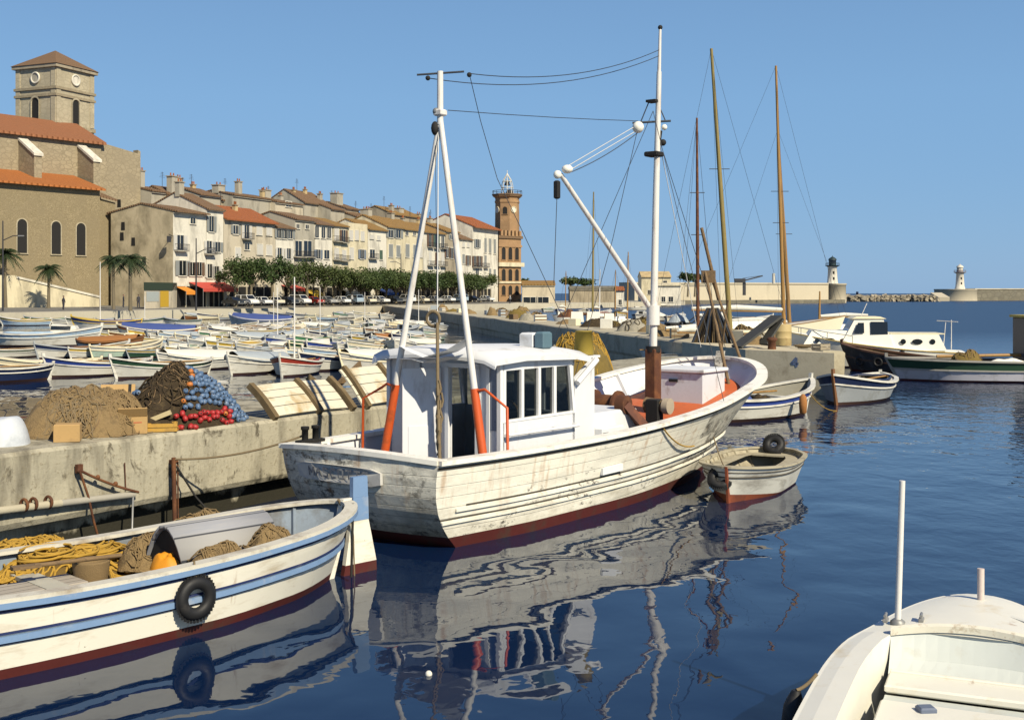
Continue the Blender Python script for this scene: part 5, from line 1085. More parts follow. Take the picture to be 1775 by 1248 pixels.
def window(parent, o, du, dn, w, h, z, style='shutters', sh='grey', balcony=False, arch=False, surround=None):
    """o: point on the wall foot (x, y) at the window centre, du along the wall, dn outwards; z sill height"""
    mb = MB(); c = V(o.x, o.y, 0)
    def P(a, b_, n): return c+du*a+dn*n+V(0, 0, z+b_)
    su = surround or P_white
    k = 8 if arch else 0
    top = [(w/2*math.cos(math.pi*i/k), h-w/2+w/2*math.sin(math.pi*i/k)) for i in range(k+1)] if arch else [(w/2, h), (-w/2, h)]
    ring = [(-w/2, 0), (w/2, 0)]+top
    mb.poly([P(a, b_, .03) for a, b_ in ring], darkin if arch else glass)
    e = .14; out = [(-w/2-e, -e*.5), (w/2+e, -e*.5)]+[(a*(w/2+e)/(w/2), b_+e*(1 if not arch else b_/h)) for a, b_ in top]
    n = len(ring); rows = [[P(a, b_, .028) for a, b_ in ring], [P(a, b_, .09) for a, b_ in ring], [P(a, b_, .09) for a, b_ in out], [P(a, b_, .0) for a, b_ in out]]
    mb.grid(rows, su, False, closed=True)
    if not arch: mb.box(P(0, h*.55, .05), (.06, .06, h*.9), su, rz=math.atan2(du.y, du.x)); 
    wi = mb.build('window', parent)
    mb = MB(); mb.hexa([P(-w/2-.2, -.14, 0), P(w/2+.2, -.14, 0), P(w/2+.2, -.14, .18), P(-w/2-.2, -.14, .18)][::-1], [P(-w/2-.2, -.06, 0), P(w/2+.2, -.06, 0), P(w/2+.2, -.06, .18), P(-w/2-.2, -.06, .18)][::-1], su); mb.build('sill', wi)
    if style in ('shutters', 'closed'):
        for sd in (1, -1):
            a0, a1 = (sd*w/2, sd*w) if style == 'shutters' else (sd*.02, sd*(w/2-.01))
            lo, hi = min(a0, a1), max(a0, a1); o0 = .10 if style == 'shutters' else .05
            mb = MB(); mb.hexa([P(lo, .02, o0), P(hi, .02, o0), P(hi, .02, o0+.05), P(lo, .02, o0+.05)][::-1], [P(lo, h-.02, o0), P(hi, h-.02, o0), P(hi, h-.02, o0+.05), P(lo, h-.02, o0+.05)][::-1], shut[sh]); mb.build('shutter', wi)
    if balcony:
        mb = MB(); W = w*.5+.55; mb.hexa([P(-W, -.2, 0), P(W, -.2, 0), P(W, -.2, .75), P(-W, -.2, .75)][::-1], [P(-W, -.06, 0), P(W, -.06, 0), P(W, -.06, .75), P(-W, -.06, .75)][::-1], P_grey)
        for zz in (.9, .0): mb.tube([P(-W, zz, .05), P(-W, zz, .72), P(W, zz, .72), P(W, zz, .05)], .03, iron, 4)
        m_ = int(2*W/.16)
        for i in range(m_+1): mb.slab(P(-W+2*W*i/m_, 0, .72), P(-W+2*W*i/m_, .9, .72), .03, .03, iron, (1, 0, 0))
        mb.build('balcony', wi)
    return wi
def house(name, pL, pR, eave, wall, roof, label, depth=10, rise=1.9, wins=(), base=None, parapet=False, over=.45, chim=(), cat='house', ends=True):
    """pL, pR on the front line (Vectors); eave height; windows as (fraction, sill z, w, h, style, shutter, balcony)"""
    r = empty(name, (0, 0, 0), 0, label, cat); d = (pR-pL).normalized(); n = V(d.y, -d.x, 0); g = base if base is not None else GZ-.6
    A, B, C, D = pL, pR, pR-n*depth, pL-n*depth
    up = lambda p, z: V(p.x, p.y, z)
    mb = MB(); rz_ = eave+(rise if not parapet else 0)
    mb.poly([up(A, g), up(B, g), up(B, eave), up(A, eave)], wall); mb.poly([up(C, g), up(D, g), up(D, eave), up(C, eave)], wall)
    M1, M2 = (A+D)/2, (B+C)/2
    mb.poly([up(D, g), up(A, g), up(A, eave), up(M1, rz_), up(D, eave)], wall); mb.poly([up(B, g), up(C, g), up(C, eave), up(M2, rz_), up(B, eave)], wall)
    if parapet: mb.poly([up(A, eave-.3), up(B, eave-.3), up(C, eave-.3), up(D, eave-.3)], P_grey)
    mb.build('wall', r)
    if not parapet:
        mb = MB(); th = .22
        def slope(e1, e2, m1, m2, sg):
            k = over/(depth/2)*rise
            o1, o2 = e1+n*over*sg, e2+n*over*sg
            x1, x2 = d*(.12 if ends else -.02), d*(.12 if ends else -.02)
            b_ = [up(o1-x1, eave-k), up(o2+x2, eave-k), up(m2+x2, rz_), up(m1-x1, rz_)]
            t_ = [p+V(0, 0, th) for p in b_]
            if sg > 0: mb.hexa(b_, t_, roof)
            else: mb.hexa(b_[::-1], t_[::-1], roof)
        slope(A, B, M1, M2, 1); slope(D, C, M1, M2, -1); ro = mb.build('roof', r)
        mb = MB(); mb.hexa([up(A+n*.02, eave-.32), up(A+n*.26, eave-.32), up(B+n*.26, eave-.32), up(B+n*.02, eave-.32)], [up(A+n*.02, eave-.2), up(A+n*.34, eave-.2), up(B+n*.34, eave-.2), up(B+n*.02, eave-.2)], P_white); mb.build('cornice', r)
    else: ro = r
    for f, bk, h_, w_ in chim:
        q = A+(B-A)*f-n*depth*bk; zb = eave+rise*(1-abs(bk-.5)*2)-.3 if not parapet else eave-.4
        mb = MB(); rz = math.atan2(d.y, d.x); mb.box((q.x, q.y, zb+h_/2), (w_, w_*.7, h_), P_ochre if w_ < 1 else P_grey, rz); mb.box((q.x, q.y, zb+h_+.08), (w_+.25, w_*.7+.25, .16), P_brown, rz)
        for k in (-.25, .25): mb.lathe([(.13, 0), (.11, .5)], R_red, q+d*w_*k+V(0, 0, zb+h_+.16), 8)
        mb.build('chimney', ro)
    if not parapet and len(chim) and cat == 'house':
        q = M1.lerp(M2, .3+.4*((len(label)*7) % 10)/10); mb = MB(); mb.tube([upz(q, rz_-.2), upz(q, rz_+2.6)], .04, iron, 4)
        for k in range(4): zz = rz_+1.7+.25*k; mb.tube([upz(q-d*(.7-.1*k), zz), upz(q+d*(.7-.1*k), zz)], .025, iron, 3)
        mb.build('aerial', ro)
    Lw = (B-A).length
    for wn in wins:
        f, z, w, h, st, sh, bal = (list(wn)+[False])[:7]
        window(r, A+d*(Lw*f), d, n, w, h, z, st, sh, bal)
    return r
def zpx(py, px): return hz(py, fl_pt(px).y)
def fwin(pL, pR, px, y0, y1, w, st='shutters', sh='grey', bal=False):
    a, b_ = fl_pt(pL), fl_pt(pR); q = fl_pt(px); zt, zb = hz(y0, q.y), hz(y1, q.y); return ((q-a).length/(b_-a).length, zb, w, zt-zb, st, sh, bal)
def front(name, pL, pR, ey, wall, roof, label, wins, **k):
    a, b_ = fl_pt(pL), fl_pt(pR); return house(name, a, b_, hz(ey, a.y), wall, roof, label, wins=[fwin(pL, pR, *w) for w in wins], **k)
HN = 'town_house'
# corner house with its long plain end wall
front(HN, 300, 357, 366, P_white, R_br, 'corner house with wide mottled end wall, white front and iron balcony', [(312, 408, 434, 1.6, 'shutters', 'white', True), (334, 378, 388, 1.2, 'open', 'grey'), (316, 452, 478, 1.7, 'shutters', 'grey', False), (333, 455, 478, 1.2, 'shutters', 'brown'), (345, 455, 478, 1.2, 'shutters', 'brown')], depth=11.5, rise=1.2, over=.8)
front(HN, 358, 387, 362, P_white, R_br, 'tall narrow white house with tiled roof squeezed beside the corner house', [(366, 375, 402, 1.2, 'shutters', 'grey', False), (362, 418, 440, 1.3, 'shutters', 'white', True), (377, 420, 437, 1.3, 'shutters', 'grey'), (363, 458, 482, 1.2, 'shutters', 'white'), (375, 462, 482, 1.2, 'shutters', 'white')], depth=12, rise=2.6, chim=((.1, .45, 2.2, 1.2),))
front(HN, 388, 477, 378, P_beige, R_red, 'long beige house under a bright orange tiled roof', [(408, 391, 406, 1.3, 'shutters', 'grey'), (427, 391, 414, 1.4, 'shutters', 'white', True), (449, 393, 407, 1.5, 'closed', 'white'), (466, 395, 408, 1.5, 'closed', 'white'), (412, 430, 446, 1.4, 'closed', 'white'), (428, 422, 433, 1.3, 'open', 'grey'), (450, 424, 441, 1.6, 'closed', 'white'), (466, 426, 442, 1.6, 'closed', 'white'), (410, 455, 470, 1.4, 'shutters', 'grey'), (430, 456, 470, 1.4, 'shutters', 'grey')], depth=10, rise=2.3, over=.7, chim=((.55, .35, 1.3, .8),))
front(HN, 478, 510, 394, P_white, R_br, 'narrow white house with yellow shuttered lower windows', [(483, 397, 413, 1.3, 'shutters', 'grey'), (493, 399, 414, 1.3, 'shutters', 'grey'), (503, 400, 414, 1.3, 'shutters', 'grey'), (484, 430, 448, 1.3, 'shutters', 'white'), (500, 431, 449, 1.3, 'shutters', 'white')], depth=10, rise=1.6)
front(HN, 511, 545, 380, P_grey, R_br, 'grey house with an overhanging blind top storey and dark loggia', [(516, 389, 396, 1.0, 'open', 'grey'), (532, 390, 397, 1.1, 'open', 'grey'), (517, 418, 445, 2.2, 'open', 'blue', True), (533, 418, 445, 2.6, 'open', 'blue', True)], depth=10, rise=1.4)
front(HN, 546, 576, 388, P_white, R_br, 'white house with three tall dark top windows', [(549, 392, 412, 1.3, 'open', 'brown'), (560, 394, 413, 1.3, 'open', 'brown'), (570, 395, 413, 1.3, 'open', 'brown'), (551, 433, 449, 1.4, 'shutters', 'blue'), (566, 434, 449, 1.8, 'open', 'grey')], depth=10, rise=1.6)
front(HN, 577, 603, 391, P_cream, R_och, 'cream house with four iron balconies', [(583, 397, 418, 1.5, 'closed', 'white', True), (595, 399, 420, 1.4, 'shutters', 'brown', True), (583, 431, 450, 1.5, 'closed', 'white', True), (596, 434, 452, 1.4, 'closed', 'white', True)], depth=10, rise=1.5)
front(HN, 604, 637, 386, P_cream, R_och, 'cream house with flat parapet and pale closed shutters', [(608, 400, 416, 1.3, 'closed', 'white'), (618, 400, 416, 1.3, 'closed', 'white'), (628, 402, 417, 1.3, 'closed', 'white'), (609, 430, 449, 1.5, 'closed', 'white'), (627, 433, 449, 1.5, 'shutters', 'blue')], depth=10, parapet=True)
front(HN, 638, 670, 397, P_white, R_och, 'low white house under a yellow ochre roof', [(644, 408, 414, 1.4, 'closed', 'white'), (656, 409, 416, 1.4, 'closed', 'white'), (645, 433, 448, 2.0, 'open', 'white', True), (660, 434, 450, 1.3, 'closed', 'green')], depth=10, rise=2.0)
front(HN, 671, 698, 393, P_cream, R_och, 'cream house with dark paired top windows and ochre roof', [(677, 399, 412, 2.0, 'shutters', 'grey'), (690, 399, 413, 2.0, 'shutters', 'grey'), (677, 424, 446, 1.7, 'closed', 'grey', False), (690, 426, 446, 1.7, 'closed', 'grey')], depth=11, rise=2.4, chim=((.3, .5, 1.6, 1.6),))
front(HN, 699, 733, 397, P_cream, R_och, 'cream house with six tall grey shutters left of the ironwork balconies', [(705, 402, 408, 1.3, 'open', 'grey'), (718, 402, 408, 1.3, 'open', 'grey'), (706, 424, 446, 1.7, 'closed', 'grey'), (719, 425, 446, 1.7, 'closed', 'grey'), (729, 428, 446, 1.5, 'closed', 'white')], depth=11, rise=2.4, chim=((.55, .5, 1.5, 1.4),))
front(HN, 734, 771, 402, P_white, R_och, 'white house with two tiers of dark iron balconies', [(745, 405, 428, 1.5, 'shutters', 'brown', True), (756, 407, 430, 1.5, 'shutters', 'green', True), (767, 409, 430, 1.5, 'open', 'brown', True), (745, 436, 460, 1.5, 'closed', 'white', True), (756, 438, 460, 1.5, 'closed', 'brown', True), (767, 439, 461, 1.5, 'closed', 'white', True)], depth=11, rise=2.2, chim=((.2, .55, 1.4, 1.0), (.8, .5, 1.2, .8)))
front(HN, 772, 795, 401, P_brown, R_och, 'brownish plastered house with grey shutters behind the A-frame', [(782, 407, 415, 1.4, 'shutters', 'grey'), (775, 429, 447, 1.5, 'shutters', 'brown'), (783, 430, 448, 1.5, 'shutters', 'brown'), (790, 432, 448, 1.3, 'closed', 'grey')], depth=11, rise=2.0, chim=((.5, .5, 1.4, 1.2),))
front(HN, 796, 818, 414, P_white, R_br, 'lowest white house just left of the bright white hotel', [(803, 420, 428, 1.3, 'closed', 'white'), (811, 421, 428, 1.3, 'closed', 'white'), (803, 441, 457, 1.4, 'closed', 'grey'), (811, 443, 460, 1.4, 'shutters', 'brown')], depth=10, rise=2.0)
front(HN, 819, 863, 392, P_white, R_red, 'bright white hotel with red hipped roof beside the clock tower', [(827, 415, 430, 1.8, 'shutters', 'grey'), (841, 413, 438, 1.4, 'closed', 'grey'), (849, 414, 439, 1.4, 'closed', 'grey'), (857, 415, 440, 1.4, 'closed', 'grey'), (823, 444, 463, 1.6, 'shutters', 'brown', True), (831, 444, 463, 1.6, 'shutters', 'brown', True), (841, 443, 463, 1.4, 'closed', 'grey', True), (827, 466, 480, 1.8, 'open', 'grey'), (849, 466, 484, 1.4, 'closed', 'grey'), (857, 467, 485, 1.4, 'closed', 'grey')], depth=14, rise=2.9, over=1.0, cat='hotel')
# second line of houses, only their tops show above the fronts
def back(px0, px1, ty, dback, wall, roof, label, rise=1.5, chim=(), parapet=False, slope=0, wins=()):
    a, b_ = fl_pt(px0, dback), fl_pt(px1, dback); return house(HN, a, b_, hz(ty, a.y), wall, roof, label, depth=9, rise=rise, chim=chim, parapet=parapet, wins=[((fl_pt(w[0], dback)-a).length/(b_-a).length, hz(w[2], b_.y), w[3], 1.0, 'open', 'grey') for w in wins])
back(262, 302, 331, 13, P_grey, R_br, 'grey stone house with a tall mushroom capped chimney behind the corner house', 1.0, ((.15, .3, 3.0, 1.0),))
back(303, 330, 345, 11, P_beige, R_br, 'beige gabled house with an ochre chimney behind the corner house', 2.2, ((.4, .2, 3.2, 1.5),))
back(345, 382, 337, 15, P_grey, R_br, 'grey house with brown roof behind the narrow white one', 1.4, ((.05, .5, 1.8, 1.2), (.7, .5, 1.0, .9)))
back(383, 402, 347, 16, P_brown, R_br, 'brown house with low roof left of the big stone one', 1.5)
back(403, 476, 338, 14, P_grey, R_br, 'big windowless grey stone house above the bright orange roof', .9, ((.06, .4, 1.4, 2.0), (.42, .3, 2.6, 1.2), (.9, .2, 1.6, .8)))
back(477, 525, 350, 13, P_beige, R_br, 'tall beige house with dark eaves above the white one', .9, ((.35, .5, 1.9, 2.0), (.9, .5, 1.3, 1.0)), wins=((500, 356, 362, 2.0),))
back(526, 572, 350, 15, P_grey, R_br, 'grey house with stepped wall and rooftop railing behind the loggia house', 2.6, ((.2, .4, .8, .8), (.62, .4, 1.2, .8), (.9, .2, 1.5, 1.0)))
back(573, 597, 362, 12, P_grey, R_br, 'small grey house leaning roof behind the iron balconies', 1.6)
back(598, 622, 361, 13, P_beige, R_br, 'beige house with a stout tapered chimney tower', 1.4, ((.2, .3, 2.6, 2.4),))
back(623, 664, 378, 9, P_grey, R_br, 'grey low house with dark opening behind the ochre roof', 1.5, ((.7, .3, 1.6, 1.9),), wins=((618+14, 384, 390, 1.4),))
back(680, 730, 371, 14, P_brown, R_och, 'brown house with wide gable behind the ochre roofs', 1.9, ((.2, .2, 1.6, 1.2), (.45, .2, 1.2, 2.2)))
back(731, 760, 381, 13, P_brown, R_och, 'brown house with flat roof right of the wide gable', .9, ((.6, .4, 1.2, 2.0),))
back(764, 800, 389, 11, P_beige, R_och, 'beige house with stubby chimneys left of the hotel', 1.3, ((.3, .2, 1.2, 1.6), (.75, .4, 1.0, 1.2)))
# end-wall patches of the corner house: small openings and a lantern
e0 = fl_pt(300); ed_ = V(-FN.x, -FN.y, 0); en = V(-FD.x, -FD.y, 0)
ch = empty('wall_lantern', (0, 0, 0), 0, 'dark iron lantern bracket on the corner of the mottled end wall', 'lantern'); mb = MB(); q = e0+en*.1+V(0, 0, 12.0); mb.tube([q, q+V(-.2, -1.2, .2)], .06, iron, 5); mb.box(q+V(-.2, -1.2, -.5), (.5, .5, .9), iron); mb.build('lantern_arm', ch)
mm = MB()
for k, (px, y) in enumerate(((206, 353), (211, 410), (231, 419), (250, 452), (213, 392))):
    Y = lerp(179, 175, (px-195)/105); q = atd(px, y, Y); dd_ = (q-e0).dot(ed_); o = e0+ed_*dd_+en*.0
    mb = MB(); zc_ = q.z; mb.hexa([V(o.x, o.y, zc_-.6)+ed_*.35+en*.02, V(o.x, o.y, zc_-.6)-ed_*.35+en*.02, V(o.x, o.y, zc_+.6)-ed_*.3+en*.02, V(o.x, o.y, zc_+.6)+ed_*.3+en*.02][::-1], [V(o.x, o.y, zc_-.6)+ed_*.35+en*.06, V(o.x, o.y, zc_-.6)-ed_*.35+en*.06, V(o.x, o.y, zc_+.6)-ed_*.3+en*.06, V(o.x, o.y, zc_+.6)+ed_*.3+en*.06][::-1], darkin)
    mb.build('wall_opening', [o_ for o_ in bpy.data.objects if o_.get('label', '').startswith('corner house with wide')][0])
# mottled end wall finish
mw = pm('mottled_end_wall', (.50, .42, .28, 1), .95, .3, .25, dirt=(.15, .125, .075, 1), damt=.75, dscale=.4, dst=(1, 1, .7), bump=.3, bscale=6)
cw_ = [o_ for o_ in bpy.data.objects if o_.get('label', '').startswith('corner house with wide')][0]
wo = [k for k in KIDS[cw_.name] if k.name.startswith('wall') and 'opening' not in k.name][0]; wo.data.materials.append(mw); wo.data.polygons[2].material_index = len(wo.data.materials)-1
# ---- church
CA = V(-70.6, 163, 0); CDr = V(.578, .816, 0).normalized(); CN = V(CDr.y, -CDr.x, 0); CB = CA+CDr*16.0
st1 = stone('church_rubble', (.22, .175, .10, 1), (.32, .26, .16, 1), 3.2); st2 = stone('tower_stone', (.40, .35, .24, 1), (.47, .41, .29, 1), .9, bump=.2, mortar=(.3, .26, .18, 1)); st3 = stone('buttress_stone', (.30, .25, .165, 1), (.37, .31, .21, 1), 1.1, bump=.3)
church = empty('church', (0, 0, 0), 0, 'old stone church with orange roofs and a square bell tower', 'church')
C0 = CA-CDr*30
mb = MB(); mb.hexa([upz(C0, .5), upz(CB, .5), upz(CB-CN*7, .5), upz(C0-CN*7, .5)], [upz(C0, 19.0), upz(CB, 19.0), upz(CB-CN*7, 21), upz(C0-CN*7, 21)], st1); mb.build('aisle_wall', church)
def chwin(px, y0, y1, w):
    k = CDr.x/CDr.y; Y = (CA.x-k*CA.y)/((px-CX)/F-k); q = V((px-CX)/F*Y, Y, 0); window(church, q, CDr, CN, w, hz(y0, Y)-hz(y1, Y), hz(y1, Y), 'open', 'grey', False, True, st2)
for px, y0, y1 in ((38, 380, 439), (97, 384, 441), (140, 387, 443)): chwin(px, y0, y1, 1.5)
mb = MB(); mb.hexa([upz(C0+CN*.9, 18.75), upz(CB+CN*.9+CDr*.4, 18.75), upz(CB-CN*7+CDr*.4, 21.2), upz(C0-CN*7, 21.2)], [upz(C0+CN*.9, 19.05), upz(CB+CN*.9+CDr*.4, 19.05), upz(CB-CN*7+CDr*.4, 21.5), upz(C0-CN*7, 21.5)], tile_roof('aisle_tiles', (.44, .15, .04, 1), (.34, .14, .055, 1), .95)); mb.build('aisle_roof', church)
mb = MB(); N0 = C0-CN*7; NB = CB-CN*7+CDr*5.2
mb.hexa([upz(N0, .5), upz(NB, .5), upz(NB-CN*14, .5), upz(N0-CN*14, .5)], [upz(N0, 27.2), upz(NB, 27.2), upz(NB-CN*14, 27.2), upz(N0-CN*14, 27.2)], st3); mb.build('nave_wall', church)
mb = MB(); mb.hexa([upz(N0+CN*.7, 26.6), upz(NB+CN*.7+CDr*.5, 26.6), upz(NB-CN*7+CDr*.5, 30.2), upz(N0-CN*7, 30.2)], [upz(N0+CN*.7, 27.0), upz(NB+CN*.7+CDr*.5, 27.0), upz(NB-CN*7+CDr*.5, 30.6), upz(N0-CN*7, 30.6)], tile_roof('nave_tiles', (.33, .13, .06, 1), (.26, .13, .07, 1), .95)); mb.build('nave_roof', church)
for px in (-40, 66, 168):       # buttresses with pale sloping copings
    k = CDr.x/CDr.y; o = CA-CN*3.0; Y = (o.x-k*o.y)/((px-CX)/F-k); q = V((px-CX)/F*Y, Y, 0)
    mb = MB(); a, b_ = q-CDr*.6, q+CDr*.6; w_ = CN*-5.5
    mb.hexa([upz(a, 18), upz(b_, 18), upz(b_+w_, 18), upz(a+w_, 18)], [upz(a, 23.4), upz(b_, 23.4), upz(b_+w_, 26.8), upz(a+w_, 26.8)], st3); bt2 = mb.build('buttress', church)
    mb = MB(); a, b_ = a-CDr*.15+CN*.2, b_+CDr*.15+CN*.2; mb.hexa([upz(a, 23.41), upz(b_, 23.41), upz(b_+w_, 26.81), upz(a+w_, 26.81)], [upz(a, 23.8), upz(b_, 23.8), upz(b_+w_, 27.15), upz(a+w_, 27.15)], P_white); mb.build('coping', bt2)
mb = MB(); Q = NB+CDr*.1-CN*.3; mb.hexa([upz(Q, .5), upz(Q+CDr*7.0, .5), upz(Q+CDr*7.0-CN*5, .5), upz(Q-CN*5, .5)], [upz(Q, 27.1), upz(Q+CDr*7.0, 26.0), upz(Q+CDr*7.0-CN*5, 26.0), upz(Q-CN*5, 27.1)], st3)
q7 = Q+CDr*7; mb.hexa([upz(q7, 14), upz(q7+CDr*.5, 14), upz(q7+CDr*.5-CN*1.2, 14), upz(q7-CN*1.2, 14)], [upz(q7, 26.6), upz(q7+CDr*.5, 26.4), upz(q7+CDr*.5-CN*1.2, 26.4), upz(q7-CN*1.2, 26.6)], st3); mb.build('end_buttress', church)
mb = MB(); g0 = CB+CDr*.02-CN*2.5; mb.hexa([upz(g0, .5), upz(g0+CDr*4.5, .5), upz(g0+CDr*4.5-CN*4, .5), upz(g0-CN*4, .5)], [upz(g0, 18.2), upz(g0+CDr*4.5, 17.4), upz(g0+CDr*4.5-CN*4, 17.6), upz(g0-CN*4, 18.6)], st1); mb.build('side_chapel', church)
mb = MB(); mb.hexa([upz(g0+CN*.5, 18.25), upz(g0+CDr*5+CN*.5, 17.5), upz(g0+CDr*5-CN*5, 19.2), upz(g0-CN*5, 19.9)], [upz(g0+CN*.5, 18.5), upz(g0+CDr*5+CN*.5, 17.75), upz(g0+CDr*5-CN*5, 19.45), upz(g0-CN*5, 20.15)], R_br); mb.build('chapel_roof', church)
# tower
ta = R(67); tu = V(math.cos(ta), math.sin(ta), 0); tn = V(tu.y, -tu.x, 0); TC = V((97-CX)/F*185, 185, 0); TS = 8.3
def tbox(mb, z0, z1, g, m):
    a = TC+tn*g-tu*g; b_ = a+tu*(TS+2*g); c = b_-tn*(TS+2*g); d = a-tn*(TS+2*g); mb.hexa([upz(p, z0) for p in (a, b_, c, d)], [upz(p, z1) for p in (a, b_, c, d)], m)
tw = empty('tower_base', (0, 0, 0)); bpy.data.objects.remove(tw)
mb = MB(); tbox(mb, 20, 39.2, 0, st2); tower = mb.build('bell_tower', church)
mb = MB(); tbox(mb, 34.5, 34.9, .22, st3); tbox(mb, 35.6, 36.0, .25, st3); tbox(mb, 29.6, 30.2, .2, st3); mb.build('string_course', tower)
for f in (.06, .94):
    for ax_, nn_, o_ in ((tu, tn, TC), (-tn, -tu, TC)): q = o_+ax_*(TS*f); mb = MB(); mb.hexa([upz(q-ax_*.45, 30.3), upz(q+ax_*.45, 30.3), upz(q+ax_*.45+nn_*.12, 30.3), upz(q-ax_*.45+nn_*.12, 30.3)][::-1], [upz(q-ax_*.45, 39.1), upz(q+ax_*.45, 39.1), upz(q+ax_*.45+nn_*.12, 39.1), upz(q-ax_*.45+nn_*.12, 39.1)][::-1], st2); mb.build('corner_pilaster', tower)
mb = MB(); a = TC+tn*.45-tu*.45; W = TS+.9; cs = [a, a+tu*W, a+tu*W-tn*W, a-tn*W]; apx = sum(cs, V(0, 0, 0))/4
mb.hexa([upz(p, 39.0) for p in cs], [upz(p, 39.5) for p in cs], P_brown); 
for i in range(4): mb.poly([upz(cs[i]+(cs[i]-apx)*.03, 39.51), upz(cs[(i+1) % 4]+(cs[(i+1) % 4]-apx)*.03, 39.51), upz(apx, 42.6)], R_br)
mb.build('tower_roof', tower)
for o_, du_, dn_ in ((TC+tu*TS*.5, tu, tn), (TC-tn*TS*.5, -tn, -tu)):
    mb = MB(); w, h = 1.5, 4.1; ring = [(-w/2, 0), (w/2, 0)]+[(w/2*math.cos(math.pi*i/10), h-w/2+w/2*math.sin(math.pi*i/10)) for i in range(11)]
    du2 = du_ if dn_ is tn else -du_
    rg = [o_+du2*a_+dn_*.04+V(0, 0, 30.25+b_) for a_, b_ in ring]; mb.poly(rg, darkin); mb.grid([rg, [p+dn_*.18+(p-o_-V(0, 0, 32)).normalized()*.05 for p in rg], [p+dn_*.18+(p-o_-V(0, 0, 32)).normalized()*.35 for p in rg]], st2, False, closed=True); mb.build('bell_opening', tower)
    mb = MB(); cc = o_+dn_*.12+V(0, 0, 37.5); q = V(0, 0, 1).rotation_difference(dn_); mb.torus(cc, .82, .16, P_white, dn_, 20, 6); mb.add([cc+q @ V(.75*math.cos(2*math.pi*i/16), .75*math.sin(2*math.pi*i/16), 0) for i in range(16)], [list(range(16))], P_white if dn_ is tn else P_grey); mb.build('round_window', tower)
# stair ramp wall in front of the church
mb = MB(); a = at(30, 528, 1.8); 
k = CDr.x/CDr.y; o = CA+CN*4; 
def cp(px, off): oo = CA+CN*off; Y = (oo.x-k*oo.y)/((px-CX)/F-k); return V((px-CX)/F*Y, Y, 0)
p0, p1, p2 = cp(-60, 3.5), cp(28, 3.5), cp(172, 3.5)
mb.hexa([upz(p, 1) for p in (p0, p1, p1-CN*2, p0-CN*2)], [upz(p0, 6.0), upz(p1, 6.0), upz(p1-CN*2, 6.0), upz(p0-CN*2, 6.0)], P_cream); mb.hexa([upz(p, 1) for p in (p1, p2, p2-CN*2, p1-CN*2)], [upz(p1, 5.6), upz(p2, 2.9), upz(p2-CN*2, 2.9), upz(p1-CN*2, 5.6)], P_cream)
mb.hexa([upz(p1+CN*.15, 5.61), upz(p2+CN*.15, 2.91), upz(p2-CN*2.1, 2.91), upz(p1-CN*2.1, 5.61)], [upz(p1+CN*.15, 5.9), upz(p2+CN*.15, 3.2), upz(p2-CN*2.1, 3.2), upz(p1-CN*2.1, 5.9)], P_white)
mb.build('stair_wall', None, 'pale stair wall sloping down in front of the church', 'stair wall')
# ---- clock tower (town hall)
ob = stone('tower_ochre_stone', (.32, .19, .10, 1), (.38, .24, .13, 1), .8, bump=.2, mortar=(.3, .19, .09, 1)); od = plain('dark_stone_trim', (.16, .10, .055, 1), .9)
th = empty('town_hall', (0, 0, 0), 0, 'ochre town hall with octagonal clock tower and white bell cage', 'town hall')
TY = 292; c1 = V((865-CX)/F*TY, TY, 0); hu = V(.74, .67, 0).normalized(); hn = V(hu.y, -hu.x, 0); HW = 7.4
def hbox(mb, z0, z1, g, m, W=HW, D=8.0):
    a = c1+hn*g-hu*g; b_ = a+hu*(W+2*g); mb.hexa([upz(p, z0) for p in (a, b_, b_-hn*(D+2*g), a-hn*(D+2*g))], [upz(p, z1) for p in (a, b_, b_-hn*(D+2*g), a-hn*(D+2*g))], m)
zt = lambda y: hz(y, TY)
mb = MB(); hbox(mb, 0, zt(408), 0, ob); mb.build('wall', th)
mb = MB(); hbox(mb, zt(413), zt(408), .35, od); hbox(mb, zt(462), zt(455), .6, P_cream); hbox(mb, zt(491), zt(488), .25, P_cream); hbox(mb, zt(428), zt(424), .2, ob); mb.build('cornice', th)
for i in range(6): q = c1+hu*(HW*(i+.5)/6)+hn*.2; MB().box((q.x, q.y, zt(404)), (.7, .5, 1.4), ob, math.atan2(hu.y, hu.x)).build('battlement', th)
for f in (.2, .5, .8):
    q = c1+hu*(HW*f)
    for y0, y1 in ((428, 450), (466, 487), (495, 512)): window(th, q, hu, hn, 1.25, zt(y0)-zt(y1), zt(y1), 'open', 'grey', False, True, ob)
tc_ = c1+hu*5.5-hn*3.1; mb = MB(); mb.lathe([(3.3, zt(412)), (3.15, zt(400)), (3.05, zt(350)), (3.2, zt(349)), (3.2, zt(346)), (3.05, zt(345)), (3.1, zt(341)), (3.7, zt(338)), (3.75, zt(335))], ob, tc_, 8, False, ph=.2); oct_ = mb.build('clock_tower', th)
mb = MB(); mb.lathe([(3.76, zt(337)), (3.9, zt(336)), (3.9, zt(334)), (3.6, zt(333.5))], od, tc_, 8, False, ph=.2)
for k in range(16): a_ = k*math.pi/8; mb.tube([tc_+V(3.7*math.cos(a_), 3.7*math.sin(a_), zt(334)), tc_+V(3.7*math.cos(a_), 3.7*math.sin(a_), zt(328))], .05, iron, 4)
mb.torus(tc_+V(0, 0, zt(328)), 3.7, .06, iron, n=16, k=4); mb.build('gallery', oct_)
